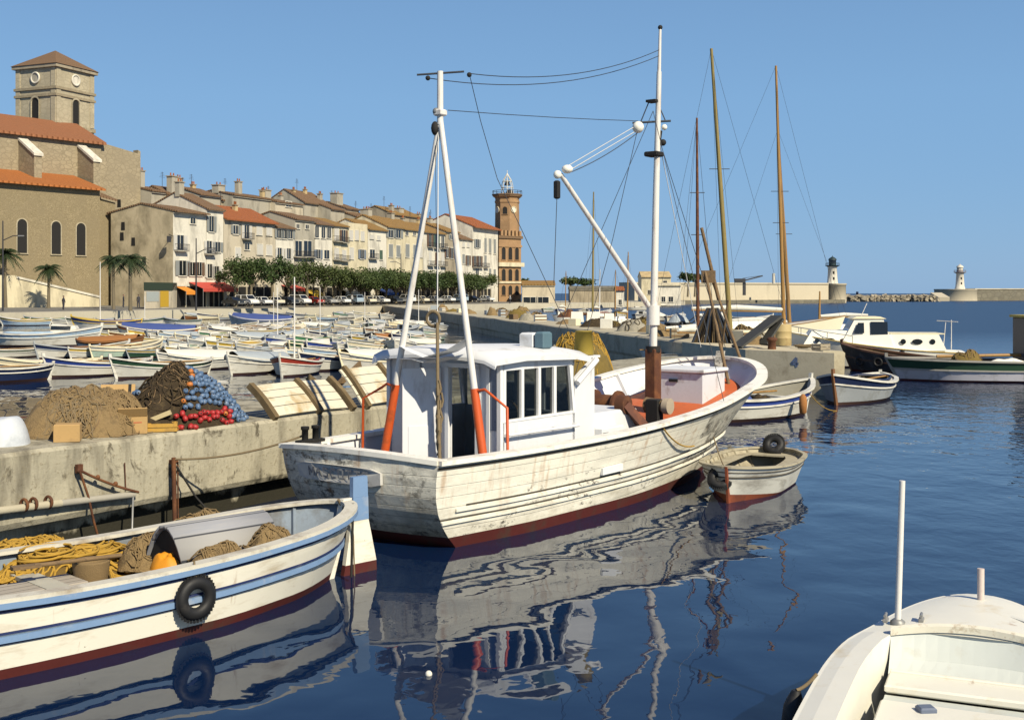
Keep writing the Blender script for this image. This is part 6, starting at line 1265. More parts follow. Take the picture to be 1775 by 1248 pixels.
for k in range(8):
    a_ = -math.pi/2-.95+.2+math.pi/8+(k-1)*math.pi/4
    if k not in (0, 1, 2): continue
    a_ = .2+math.pi/8+math.pi*1.25+k*math.pi/4-math.pi/4; nn_ = V(math.cos(a_), math.sin(a_), 0); uu = V(-nn_.y, nn_.x, 0); o_ = tc_+nn_*2.86
    if k == 1: window(oct_, o_, uu, nn_, 1.2, zt(357)-zt(370), zt(370), 'open', 'grey', False, True, ob)
    else: mb = MB(); cc = o_+nn_*.12+V(0, 0, zt(362)); q = V(0, 0, 1).rotation_difference(nn_); mb.torus(cc, .75, .12, P_cream, nn_, 18, 5); mb.add([cc+q @ V(.72*math.cos(2*math.pi*i/16), .72*math.sin(2*math.pi*i/16), 0) for i in range(16)], [list(range(16))], P_white); mb.build('clock_face', oct_)
mb = MB(); zb = zt(334)
for k in range(8):
    a_ = k*math.pi/4; pts = [tc_+V(r_*math.cos(a_), r_*math.sin(a_), zz) for r_, zz in ((1.5, zb), (1.4, zt(318)), (1.0, zt(308)), (.35, zt(301)), (.05, zt(297)))]; mb.tube(pts, .09, P_white, 5)
for r_, y in ((1.45, 322), (1.15, 311)): mb.torus(tc_+V(0, 0, zt(y)), r_, .08, P_white, n=16, k=5)
mb.tube([tc_+V(0, 0, zt(298)), tc_+V(0, 0, zt(291))], .08, P_white, 5); mb.lathe([(.75, zt(318)), (.5, zt(313)), (.35, zt(309)), (.05, zt(308))], iron, tc_, 10); mb.ball(tc_+V(.6, 0, zt(331)), .9, iron, 8, 6); mb.build('bell_cage', oct_)
# ---- shop fronts, awnings
def awning(px0, px1, y0, y1, m, label, proj=1.8, drop=True):
    a, b_ = fl_pt(px0)+FN*.05, fl_pt(px1)+FN*.05; zt_, zb_ = hz(y0, a.y), hz(y1, a.y); mb = MB(); f1, f2 = a+FN*proj, b_+FN*proj
    mb.hexa([upz(a, zt_-.06), upz(f1, zb_-.06), upz(f2, zb_-.06), upz(b_, zt_-.06)], [upz(a, zt_), upz(f1, zb_), upz(f2, zb_), upz(b_, zt_)], m); mb.hexa([upz(f1, zb_-.5), upz(f1+FN*.04, zb_-.5), upz(f2+FN*.04, zb_-.5), upz(f2, zb_-.5)], [upz(f1, zb_), upz(f1+FN*.04, zb_), upz(f2+FN*.04, zb_), upz(f2, zb_)], m)
    r = mb.build('awning', None, label, 'awning'); mb = MB()
    for p in (f1, f2): mb.tube([upz(p, zb_), upz(p, GZ-.3)], .04, steel, 5)
    mb.build('awning_poles', r); return r
A_or = plain('orange_awning', (.62, .22, .02, 1), .8); A_rd = plain('red_awning', (.45, .06, .04, 1), .8); A_bl = plain('blue_awning', (.03, .10, .38, 1), .8); A_gr = plain('dark_green_awning', (.02, .035, .02, 1), .8); A_ye = plain('yellow_awning', (.6, .4, .03, 1), .8); A_wh = plain('white_awning', (.62, .6, .52, 1), .8)
awning(305, 322, 497, 505, A_or, 'orange awning on the corner house shop'); awning(327, 388, 489, 500, A_rd, 'long red awning under the white houses', 2.6); awning(487, 512, 494, 500, A_rd, 'small red awning behind the parked cars', 2.2); awning(525, 548, 503, 510, A_ye, 'yellow awning under the plane trees'); awning(583, 612, 497, 505, A_wh, 'white and cream awning below the balconied house', 2.0); awning(648, 672, 500, 507, A_bl, 'bright blue awning under the clipped trees', 2.4)
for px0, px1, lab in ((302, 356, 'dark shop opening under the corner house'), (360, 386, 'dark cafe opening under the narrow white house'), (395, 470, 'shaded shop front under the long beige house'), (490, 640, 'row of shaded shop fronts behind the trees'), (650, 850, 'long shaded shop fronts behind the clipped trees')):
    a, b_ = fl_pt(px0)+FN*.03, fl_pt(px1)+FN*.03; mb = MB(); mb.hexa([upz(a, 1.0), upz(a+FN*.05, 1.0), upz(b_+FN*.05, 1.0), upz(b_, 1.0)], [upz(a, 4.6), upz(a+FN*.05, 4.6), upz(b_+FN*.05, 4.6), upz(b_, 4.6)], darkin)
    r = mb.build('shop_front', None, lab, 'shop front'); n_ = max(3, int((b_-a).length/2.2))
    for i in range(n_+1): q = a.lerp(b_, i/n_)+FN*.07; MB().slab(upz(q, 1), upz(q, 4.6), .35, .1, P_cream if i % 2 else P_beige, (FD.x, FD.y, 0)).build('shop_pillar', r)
# kiosk on the corner: green fascia, ochre panels
ka, kb = V(*at(250, 531, 1.75)), V(*at(300, 530, 1.75)); kz = 1.7
k_ = empty('kiosk', (0, 0, 0), 0, 'kiosk with dark green fascia and ochre panel at the corner house', 'kiosk'); kd = (kb-ka).normalized(); kn = V(kd.y, -kd.x, 0)
mb = MB(); KW2 = V(-.1, 1, 0)*3; mb.hexa([upz(p, 1.2) for p in (ka, kb, kb+KW2, ka+KW2)], [upz(p, 4.9) for p in (ka, kb, kb+KW2, ka+KW2)], P_beige); mb.build('kiosk_body', k_)
mb = MB(); mb.hexa([upz(p, 4.0) for p in (ka-KW2*.12, kb-KW2*.12, kb+KW2*1.05, ka+KW2*1.05)], [upz(p, 5.1) for p in (ka-KW2*.12, kb-KW2*.12, kb+KW2*1.05, ka+KW2*1.05)], A_gr); mb.build('fascia', k_)
mb = MB(); a = ka.lerp(kb, .55); b_ = ka.lerp(kb, .85); f_ = -KW2*.02; mb.hexa([upz(p, 1.6) for p in (a+f_*2, b_+f_*2, b_+f_, a+f_)], [upz(p, 3.9) for p in (a+f_*2, b_+f_*2, b_+f_, a+f_)], plain('ochre_panel', (.45, .28, .02, 1), .7)); mb.build('ochre_panel', k_)
mb = MB(); a = ka.lerp(kb, .08); b_ = ka.lerp(kb, .5); mb.hexa([upz(p, 2.4) for p in (a+f_*2, b_+f_*2, b_+f_, a+f_)], [upz(p, 3.8) for p in (a+f_*2, b_+f_*2, b_+f_, a+f_)], plain('pale_shop_window', (.35, .38, .36, 1), .2)); mb.build('shop_window', k_)
# ---- trees
leafm, t, b, N, L = nt('plane_leaves'); co = N.new('ShaderNodeTexCoord').outputs['Object']; base = mix(t, noise(t, co, .8, 4), (.016, .034, .010, 1), (.06, .095, .026, 1)); oi = N.new('ShaderNodeObjectInfo'); base = mix(t, oi.outputs['Random'], base, mix(t, noise(t, co, .9, 4), (.026, .040, .010, 1), (.09, .115, .034, 1))); L.new(base, b.inputs['Base Color']); b.inputs['Roughness'].default_value = .6; b.inputs['Specular IOR Level'].default_value = .25
bark = pm('plane_bark', (.17, .14, .09, 1), .9, .4, 3)
def tree_proto(seed, H, crown_r, crown_h, flat, nleaf, clumps, size=.34):
    rr = random.Random(seed); root = empty('plane_tree', (0, 0, -60)); mb = MB(); zb = H-crown_h
    mb.tube([(0, 0, -.3), (.05, .02, zb*.5), (0, .05, zb)], [.28, .22, .19], bark, 8); cl = []
    for i in range(clumps):
        a = i*2.4+rr.random(); q = crown_r*math.sqrt((i+.5)/clumps)*rr.uniform(.75, 1.05); z = zb+crown_h*(rr.uniform(.25, .85) if not flat else rr.uniform(.3, .72)); p = V(q*math.cos(a), q*math.sin(a), z); cl.append((p, rr.uniform(.55, .95)*crown_h*.34))
        mb.tube([V(0, 0, zb-.2), V(p.x*.45, p.y*.45, lerp(zb, p.z, .6)), p], [.11, .07, .03], bark, 5)
    mb.build('trunk', root); mb = MB(); vs = []; fs = []
    for i in range(nleaf):
        c, r_ = cl[rr.randrange(len(cl))]; d = V(rr.gauss(0, 1), rr.gauss(0, 1), rr.gauss(0, .75)); d = d/max(d.length, .01)*r_*rr.random()**.4*1.25; p = c+d
        if flat and p.z > H: p.z = H-rr.random()*.3
        u = V(rr.gauss(0, 1), rr.gauss(0, 1), rr.gauss(0, .6)).normalized(); v_ = u.cross(V(rr.gauss(0, 1), rr.gauss(0, 1), rr.gauss(0, 1))).normalized(); s_ = size*rr.uniform(.6, 1.2); b0 = len(vs)
        vs += [p-u*s_*.5, p+v_*s_*.4, p+u*s_*.5, p-v_*s_*.4]; fs.append([b0, b0+1, b0+2, b0+3])
    mb.add(vs, fs, leafm, False); mb.build('crown', root); return root
TP = [tree_proto(1, 6.9, 2.9, 4.2, False, 2300, 13), tree_proto(2, 6.2, 3.9, 4.0, True, 3600, 22), tree_proto(3, 6.4, 2.5, 3.4, False, 1500, 9), tree_proto(4, 6.3, 4.0, 4.1, True, 3700, 23)]
def tree(k, p, rz, sc, label, group='plane trees along the town quay'):
    o = dup(TP[k], p, rz, label, group, sc=sc); o['category'] = 'tree'; return o
def street_pt(px, off): return fl_pt(px, -off)+V(0, 0, 1.75)
rt = random.Random(9)
palmm = pm('palm_fronds', (.03, .05, .016, 1), .6, .4, 1.5)
def palm(px, wy, topy, label, seed, sc=1.0, n=40):
    rr = random.Random(seed); p = at(px, wy, 1.65); H = hz(topy, p.y)-p.z; r = empty('palm_tree', p, 0, label, 'palm tree', 'palms on the quay'); mb = MB(); bx = rr.uniform(-.2, .2)
    zc_ = H-1.0*sc; mb.tube([(0, 0, -.3), (bx, 0, zc_*.5), (bx, 0, zc_)], [.26, .2, .24], bark, 8); mb.build('trunk', r); mb = MB()
    for k in range(n):
        a = k*2.399+rr.uniform(-.2, .2); el = rr.uniform(-.25, 1.25); ln_ = rr.uniform(2.0, 2.9)*sc; d = V(math.cos(a), math.sin(a), 0); sd = V(-d.y, d.x, 0); pts = []
        for i in range(8):
            f = i/7; pts.append(V(bx, 0, zc_)+d*(ln_*f*math.cos(el*(1-f*.3)))+V(0, 0, ln_*(math.sin(el)*f-.75*f*f)))
        vs = []; fs = []
        for i in range(1, 8):
            w = ln_*.25*math.sin(math.pi*(.12+.85*i/7)); q = pts[i]; q0 = pts[i-1]
            for sg in (1, -1):
                for h_ in (0, .5):
                    b0 = len(vs); m0 = q0.lerp(q, h_); m1 = q0.lerp(q, h_+.38); vs += [m0, m1, m1+sd*sg*w+V(0, 0, -w*.55)+(q-q0)*.35]; fs.append([b0, b0+1, b0+2])
        mb.add(vs, fs, palmm, False); mb.tube(pts, .03, palmm, 3)
    mb.build('crown', r)
palm(10, 533, 428, 'palm tree cut by the left edge in front of the church', 3, 1.0); palm(84, 533, 455, 'small palm in front of the three arched church windows', 5, .85); palm(197, 533, 440, 'left of two palms in front of the mottled end wall', 7, .95); palm(226, 535, 436, 'right of two palms in front of the mottled end wall', 9, 1.0)
for px, off, k, sc, lab in ((408, 5, 0, 1.0, 'loose plane tree in front of the long beige house'), (436, 6, 0, 1.05, 'tallest loose plane tree in front of the long beige house'), (472, 5, 2, 1.15, 'plane tree in front of the narrow white house with yellow windows'), (500, 6, 0, 1.0, 'plane tree beside the small red awning'), (532, 6, 2, 1.1, 'plane tree below the overhanging loggia house'), (562, 7, 0, .95, 'plane tree below the house with three tall dark windows'), (578, 5, 2, .95, 'plane tree at the left end of the clipped row')): tree(k, street_pt(px, off), rt.random()*6, sc, lab)
for i, px in enumerate(range(592, 846, 16)): tree(1 if i % 2 else 3, street_pt(px+rt.uniform(-2, 2), 6+rt.uniform(-1, 1)), rt.random()*6, (rt.uniform(.9, 1.12), rt.uniform(.9, 1.12), rt.uniform(.88, 1.1)), 'clipped flat topped plane tree in the close row before the houses', 'clipped plane trees in the close row')
for o in TP:
    for c_ in KIDS[o.name]: bpy.data.objects.remove(c_, do_unlink=True)
    bpy.data.objects.remove(o, do_unlink=True)
# ---- lamp posts
def lamp(px, base_y, top_y, z, arm, label):
    p = at(px, base_y, z); H = hz(top_y, p.y)-z; r = empty('street_lamp', p, 0, label, 'street lamp'); mb = MB(); mb.tube([(0, 0, -.2), (0, 0, H*.5), (0, 0, H)], [.13, .1, .07], iron, 7); mb.build('lamp_post', r)
    if arm: mb = MB(); zz = H*.78; mb.tube([(0, 0, zz), (arm*.6, 0, zz+.55), (arm, 0, zz+.6)], .06, iron, 5); mb.box((arm*1.1, 0, zz+.55), (.7, .25, .15), steel, bev=.04); mb.build('lamp_arm', r)
    return r
lamp(5, 538, 383, 1.5, 2.0, 'dark lamp post with curved arm at the left edge before the church'); lamp(164, 530, 440, 1.6, 0, 'plain dark post at the right corner of the church'); lamp(340, 536, 413, 1.5, 1.8, 'dark lamp post with curved arm before the white corner houses'); lamp(543, 528, 458, 1.6, 0, 'thin dark post among the plane trees'); lamp(695, 526, 440, 1.6, -1.6, 'lamp post rising above the clipped trees')
# ---- cars
def car_proto(kind):
    r = empty('parked_car', (0, 0, -70)); body = pm('car_paint', (.66, .65, .6, 1), .3, .05, 3); mb = MB(); van = kind == 'van'
    prof = [(-1.95, .35), (-1.98, .62), (-1.9, .82), (-1.15, .9), (1.2, .9), (1.95, .78), (2.0, .55), (1.95, .32)] if not van else [(-2.0, .35), (-2.02, .8), (-1.98, 1.1), (1.2, 1.05), (1.9, .85), (2.02, .55), (1.95, .32)]
    rows = [[V(x, y, z) for x, z in prof] for y in (-.74, -.68)]; 
    ys = (-.70, -.76, .76, .70); mb.grid([[V(x*(1 if abs(y) > .72 else .99), y, z+(0 if abs(y) > .72 else .02)) for x, z in prof] for y in ys], body, False); mb.poly([V(x*.99, -.70, z+.02) for x, z in prof][::-1], body); mb.poly([V(x*.99, .70, z+.02) for x, z in prof], body); mb.build('body', r)
    mb = MB(); b4 = [(-1.1, -.68), (.95, -.68), (.95, .68), (-1.1, .68)] if not van else [(-1.95, -.70), (1.15, -.70), (1.15, .70), (-1.95, .70)]; t4 = [(-.8, -.55), (.25, -.55), (.25, .55), (-.8, .55)] if not van else [(-1.85, -.6), (.6, -.6), (.6, .6), (-1.85, .6)]; zr_ = 1.36 if not van else 1.65
    zb_ = .9 if not van else 1.08
    mb.hexa([V(x, y, zb_) for x, y in b4], [V(x, y, zr_-.06) for x, y in t4], glass); mb.hexa([V(x, y, zr_-.059) for x, y in t4], [V(x*.96, y*.94, zr_) for x, y in t4], body)
    for i in range(4): mb.slab(V(b4[i][0]*1.0, b4[i][1]*1.01, zb_), V(t4[i][0]*1.01, t4[i][1]*1.02, zr_-.05), .07, .07, body)
    xm = (b4[0][0]+b4[1][0])/2-.1
    for sy in (-1, 1): mb.slab(V(xm, sy*b4[1][1]*1.01*-1, zb_), V((t4[0][0]+t4[1][0])/2, sy*t4[1][1]*-1.02, zr_-.05), .08, .05, body)
    mb.build('cabin', r)
    for sx in (-1.2, 1.25):
        for sy in (-.70, .70):
            mb = MB(); mb.tube([(sx, sy-.09, .29), (sx, sy+.09, .29)], .29, blackm, 14); mb.tube([(sx, sy-.1, .29), (sx, sy+.1, .29)], .15, steel, 10); mb.build('wheel', r)
    mb = MB(); mb.box((2.0, 0, .4), (.08, 1.45, .1), steel, bev=.02); mb.box((-2.0, 0, .4), (.08, 1.45, .1), steel, bev=.02); mb.build('bumper', r)
    for sy in (-.5, .5): MB().tube([(1.96, sy, .62), (2.02, sy, .62)], .1, P_white, 8).build('headlight', r)
    return r
CP = {'saloon': car_proto('saloon'), 'van': car_proto('van')}
CC = {'white': MATS['car_paint'], 'cream': plain('cream_car_paint', (.60, .54, .40, 1), .3), 'blue grey': plain('blue_grey_car_paint', (.14, .18, .25, 1), .3), 'dark': plain('dark_car_paint', (.03, .035, .04, 1), .3), 'red': plain('red_car_paint', (.30, .03, .02, 1), .3), 'pale blue': plain('pale_blue_car_paint', (.30, .38, .45, 1), .3), 'grey': plain('grey_car_paint', (.3, .3, .29, 1), .3)}
def car(px, wy, z, head, kind, col, label, sc=1.0):
    o = dup(CP[kind], at(px, wy, z), head, label, 'cars parked along the town quay', sc=sc, mats={'car_paint': CC[col]}); o['category'] = 'car'
fa = math.atan2(FD.y, FD.x)
car(16, 533, 1.62, .95, 'saloon', 'blue grey', 'blue grey car at the left edge before the church'); car(72, 532, 1.65, .8, 'saloon', 'white', 'white saloon car in front of the small pollarded tree'); car(137, 531, 1.66, .75, 'van', 'white', 'white estate car beside the post at the church corner', 1.05)
cols = ['dark', 'white', 'white', 'cream', 'dark', 'white', 'red', 'grey', 'white', 'pale blue', 'cream', 'white', 'dark', 'white', 'cream', 'grey', 'white', 'pale blue', 'dark', 'white']
for i, px in enumerate(range(405, 850, 23)):
    c_ = cols[i % len(cols)]; wh_ = f'{ORD[i] if i < 20 else ""} in the line of cars under the plane trees'
    p = fl_pt(px, -9-rt.uniform(0, 1.5)); o = dup(CP['van' if i % 4 == 1 else 'saloon'], p+V(0, 0, 1.68), fa+rt.choice((1.2, 1.3, -1.9)), f'{c_} car, {wh_}', 'cars parked along the town quay', sc=1.0, mats={'car_paint': CC[c_]}); o['category'] = 'car'
for o in CP.values():
    for c_ in KIDS[o.name]: bpy.data.objects.remove(c_, do_unlink=True)
    bpy.data.objects.remove(o, do_unlink=True)
# ---- people on the quay (tiny)
skin = plain('skin', (.42, .24, .16, 1), .6); cl1 = plain('dark_clothes', (.03, .03, .04, 1), .8); cl2 = plain('pale_shirt', (.5, .5, .48, 1), .8); hairm = plain('dark_hair', (.03, .02, .015, 1), .7)
def person(px, wy, z, head, shirt, label, lean=0.0):
    vs = [(0, 0, .92), (0, 0, 1.18), (0, 0, 1.42), (0, 0, 1.52), (.02, 0, 1.66), (0, .09, .88), (.05, .11, .48), (0, .11, .06), (.12, .12, .03), (0, -.09, .88), (-.03, -.11, .48), (-.08, -.11, .06), (.04, -.12, .03), (0, .19, 1.40), (-.02, .24, 1.12), (.08, .25, .88), (0, -.19, 1.40), (.04, -.24, 1.12), (.12, -.22, .9)]
    es = [(0, 1), (1, 2), (2, 3), (3, 4), (0, 5), (5, 6), (6, 7), (7, 8), (0, 9), (9, 10), (10, 11), (11, 12), (2, 13), (13, 14), (14, 15), (2, 16), (16, 17), (17, 18)]
    rr = [.14, .14, .13, .055, .10, .095, .065, .045, .04, .095, .065, .045, .04, .06, .045, .035, .06, .045, .035]
    me = bpy.data.meshes.new('person'); me.from_pydata(vs, es, []); o = bpy.data.objects.new('person', me); COL.objects.link(o); me.materials.append(shirt)
    sm = o.modifiers.new('skin', 'SKIN'); ss = o.modifiers.new('sub', 'SUBSURF'); ss.levels = 1; ss.render_levels = 1
    for i, v in enumerate(me.skin_vertices[0].data): v.radius = (rr[i], rr[i]); v.use_root = i == 0
    o.location = at(px, wy, z); o.rotation_euler = (0, 0, head); tag(o, label, 'person')
    mb = MB(); mb.ball((.03, 0, 1.68), .105, skin, 10, 8, (1, .85, 1.15)); mb.ball((.14, 0, 1.66), .02, skin, 6, 4); mb.build('head', o)
    mb = MB(); mb.ball((.0, 0, 1.73), .108, hairm, 10, 6, (.95, .9, .8)); mb.build('hair', o)
    mb = MB(); mb.tube([(0, .09, .95), (.05, .11, .48), (0, .11, .1)], [.115, .085, .075], cl1, 8); mb.tube([(0, -.09, .95), (-.03, -.11, .48), (-.08, -.11, .1)], [.115, .085, .075], cl1, 8); mb.build('trousers', o)
person(110, 537, 1.45, 1.0, cl1, 'person in dark clothes standing on the quay before the white estate car'); person(240, 533, 1.6, 2.2, cl1, 'person in dark clothes bending by the kiosk'); person(214, 533, 1.6, .4, cl1, 'person standing under the pollarded plane tree'); person(884, 527, 1.5, .5, cl2, 'person in a pale shirt on the quay below the clock tower'); person(610, 528, 1.6, 1, cl2, 'person in a pale shirt near the cars at the cream awning')
# ================================================================== second pier, boats and harbour mouth on the right
PA = V(9.6, 42.0, 0); PD = V(-.191, .981, 0).normalized(); PNv = V(PD.y, -PD.x, 0)     # left edge from the head towards the town; PNv points to the right side
PW = 3.0
def pp(s, b, z=1.45): return PA+PD*s+PNv*b+V(0, 0, z)
mb = MB(); rows = []
shade = pm('weathered_pier_concrete', (.46, .41, .29, 1), .92, .2, .8, dirt=(.24, .2, .13, 1), damt=.4, dscale=1, bump=.4, bscale=12)
for i in range(61):
    s_ = 1.2+170*i/60; sk = max(0, -s_)*.0; j = lambda k: mnoise.noise(V(s_*.7, k*3.1, 2))*.08
    rows.append([pp(s_, .1, -1.2), pp(s_, .08+j(1), .35), pp(s_, 0+j(2), .5), pp(s_, j(3), 1.38), pp(s_, .08, 1.45), pp(s_, PW*.5, 1.48), pp(s_, PW-.08, 1.45), pp(s_, PW+j(4), 1.38), pp(s_, PW-.1, -1.2)])
mb.grid(rows, shade, False); mb.poly(rows[0][::-1], shade); mb.build('fishing_pier', kind='structure')
def zat(px, py, z=1.45): return at(px, py, z)
# big concrete head block with the painted mark
hd0 = at(1292, 607, 1.5); hd1 = at(1446, 612, 1.5); dv = (hd1-hd0).normalized(); dn2 = V(dv.y, -dv.x, 0)
mb = MB(); mb.hexa([upz(hd0, -1.2), upz(hd1, -1.2), upz(hd1+PD*7, -1.2), upz(hd0+PD*7, -1.2)], [upz(hd0, 1.52), upz(hd1, 1.5), upz(hd1+PD*7, 1.5), upz(hd0+PD*7, 1.52)], pm('pier_head_concrete', (.56, .49, .34, 1), .9, .15, .9, dirt=(.36, .3, .2, 1), damt=.4, bump=.3, bscale=14)); hb_o = mb.build('pier_head', None, 'pale concrete block at the head of the second pier', 'pier head')
mk = MB(); o_ = hd0.lerp(hd1, .53)+dn2*.012; letters(mk, '4', lambda s_, z: V(o_.x, o_.y, .95+z)+dv*s_, .28, .34, .05, plain('blue_grey_mark', (.12, .16, .26, 1), .8), .09); mk.build('painted_mark', hb_o)
# things on the pier
def barrel(px, py, r, h, m, label):
    o = MB(); o.lathe([(r*.96, 0), (r, .03), (r, h*.33), (r*1.03, h*.35), (r, h*.37), (r, h*.64), (r*1.03, h*.66), (r, h*.68), (r, h-.03), (r*.96, h), (r*.8, h-.02)], m, n=20); return o.build('oil_drum', None, label, 'drum', loc=at(px, py, 1.5))
barrel(1357, 599, .34, .86, pm('ochre_drum_paint', (.44, .34, .16, 1), .7, .2, 4, dirt=(.2, .12, .06, 1), damt=.3), 'pale ochre drum on the pier head below the yacht mast')
rp = random.Random(5)
NM = [netm, MATS['olive_gold_net'], darknet, MATS['grey_rubble'], netm]
spots = [(930, 553, .9, .5), (985, 550, 1.0, .55), (1060, 567, .7, .4), (1098, 574, 1.0, .6), (1160, 580, .8, .5), (905, 540, .9, .5), (1120, 565, .9, .5), (1290, 588, .8, .55), (1312, 590, .7, .4), (870, 541, .8, .4), (1180, 572, .7, .7)]
nl = ['brown', 'russet', 'small tan', 'wide brown', 'dark', 'far tan', 'grey', 'steep dark', 'low grey', 'farthest brown', 'tall dark']
for i, (px, py, w_, h_) in enumerate(spots):
    mb = MB(); zf = heap_mesh(mb, NM[i % 5] if i != 1 else rustm, w_, w_*.7, h_, i+20, 26, 10, .5, 2.5); scatter_loops(mb, NM[(i+2) % 3], 14, 0, 0, w_*.9, w_*.6, zf, .02, (.1, .3), 8); mb.build('net_heap', None, f'{nl[i]} heap of nets on the second pier, {ORD[sorted(s[0] for s in spots).index(px)]} along it', 'fishing net', loc=at(px, py, 1.47))
def tent(px, py, w, h, label):
    mb = MB(); mb.hexa([V(-w/2, -.3, 0), V(w/2, -.3, 0), V(w/2, .5, 0), V(-w/2, .5, 0)], [V(-w/2*.85, -.05, h), V(w/2*.85, -.05, h), V(w/2*.85, .2, h), V(-w/2*.85, .2, h)], PAL['white cover']); mb.tube([V(-w/2*.85, 0, h), V(-w/2*.85-.1, -.5, 0)], .03, wood, 5); mb.build('upturned_board', None, label, 'board', loc=at(px, py, 1.47))
tent(1000, 558, 1.0, .75, 'left white board propped up on the second pier'); tent(1028, 560, 1.0, .8, 'middle white board propped up on the second pier'); tent(1056, 557, .8, .6, 'right smaller white board propped up on the second pier')
cl_ = random.Random(12); NN = 0
crm = pm('grey_crate_wood', (.34, .29, .2, 1), .85, .3, 4, dirt=(.15, .12, .08, 1), damt=.35)
for i in range(30):
    s_ = 6+110*(i/30)**1.3; b_ = cl_.uniform(.9, PW-.6); q = pp(s_, b_, 1.47); k = i % 5
    if k in (0, 2):
        mb = MB(); zf = heap_mesh(mb, NM[cl_.randrange(5)], cl_.uniform(.5, 1.1), cl_.uniform(.4, .7), cl_.uniform(.3, .75), i+60, 22, 9, .5, 2.5); mb.build('net_heap', None, f'dull net heap on the second pier, {ORD[i//2]} of those behind the front heaps'.replace('from left', 'counting away'), 'fishing net', loc=q)
    elif k in (1, 4):
        o = MB(); sx, sy, sz = cl_.uniform(.5, 1.0), cl_.uniform(.4, .7), cl_.uniform(.3, .7); o.box((0, 0, sz/2), (sx, sy, sz), cl_.choice([crm, PAL['white cover'], PAL['grey cover'], wood, PAL['cream']]), bev=.02)
        for z_ in (.25, .75): o.box((0, -sy/2-.012, sz*z_), (sx*1.02, .02, sz*.18), wood)
        o.build('fish_crate', None, f'wooden fish box on the second pier, {ORD[i//2]} of those along it'.replace('from left', 'counting away'), 'crate', loc=q).rotation_euler = (0, 0, cl_.uniform(0, 3))
    else: small_boat('decked' if i % 2 else 'open', 0, 0, cl_.choice((75, 110, 250)), cl_.choice(['white', 'pale blue', 'cream']), cl_.choice(['blue', 'green', 'white']), 'white', None, f'moored beyond the pier, {ORD[i//5]}', 1.0, loc=pp(s_, PW+2.2, 0), mast=0)
mb = MB(); rope_coil(mb, rope, (0, 0, .03), .34, 7, .018, .03, .9, 2); mb.build('rope_coil', None, 'coil of weathered rope on the pier head right of the ochre drum', 'rope', loc=at(1392, 604, 1.51))
slat_crate('fish_crate', at(1423, 607, 1.51), (.6, .4, .24), .7, crm, 'grey slatted crate near the right corner of the pier head')
mb = MB(); mb.lathe([(.16, 0), (.14, .3), (.2, .34), (.2, .42), (.1, .46)], rustm, n=14); mb.build('bollard', None, 'rusty mooring bollard on the pier head', 'bollard', loc=at(1338, 606, 1.5))
# dark two-wheeled cart
wc = empty('handcart', at(1176, 580, 1.47), .4, 'dark two wheeled handcart loaded with gear on the second pier', 'handcart'); mb = MB(); mb.box((0, 0, .55), (1.3, .6, .12), darkin); mb.tube([(.6, .25, .55), (1.2, .25, .95)], .03, darkin, 5); mb.tube([(.6, -.25, .55), (1.2, -.25, .95)], .03, darkin, 5); mb.build('cart_bed', wc)
for sy in (-.38, .38): mb = MB(); mb.torus((0, sy, .35), .32, .04, blackm, (0, 1, 0), 20, 6); mb.box((0, sy, .35), (.06, .05, .6), steel); mb.box((0, sy, .35), (.6, .05, .06), steel); mb.build('wheel', wc)
mb = MB(); zf = heap_mesh(mb, PAL['grey cover'], .55, .35, .4, 9, 20, 8, .5, 3); mb.build('cart_load', None, 'pale bundle lying on the dark handcart', 'bundle', loc=at(1176, 580, 1.47)+V(0, 0, .62))
# dark net hung over a frame near the trawler bow
mb = MB(); q = at(1235, 596, 1.47)
for k in range(22): a = k/21*2-1; mb.tube(sag(q+V(a*.2, 0, 1.5), q+V(a*.85, rp.uniform(-.2, .2), 0), -.05, 6), .05, MATS['dark_brown_net'] if k % 3 else pm('blue_black_net', (.03, .04, .06, 1), .95, .5, 8), 5)
mb.tube([q+V(-.5, 0, 0), q+V(.05, 0, 1.7)], .05, wood, 6); mb.tube([q+V(.6, 0, 0), q+V(-.05, 0, 1.7)], .05, wood, 6); mb.build('hung_net', None, 'dark nets hung in a cone over crossed poles behind the trawler bow', 'fishing net')
mb = MB(); q = at(1300, 606, 1.47); mb.slab(q+V(-.5, 0, .1), q+V(1.1, .4, 1.25), .9, .08, pm('dark_tarpaulin', (.07, .07, .065, 1), .9, .4, 3, bump=.4, bscale=8)); mb.slab(q+V(.5, 0, .2), q+V(1.2, .3, 1.15), .5, .07, MATS['dark_tarpaulin']); mb.tube([q+V(1.0, .4, 0), q+V(1.0, .4, 1.2)], .05, wood, 6); mb.build('leaning_boards', None, 'dark boards leaning in a lean-to beside the ochre drum', 'boards')
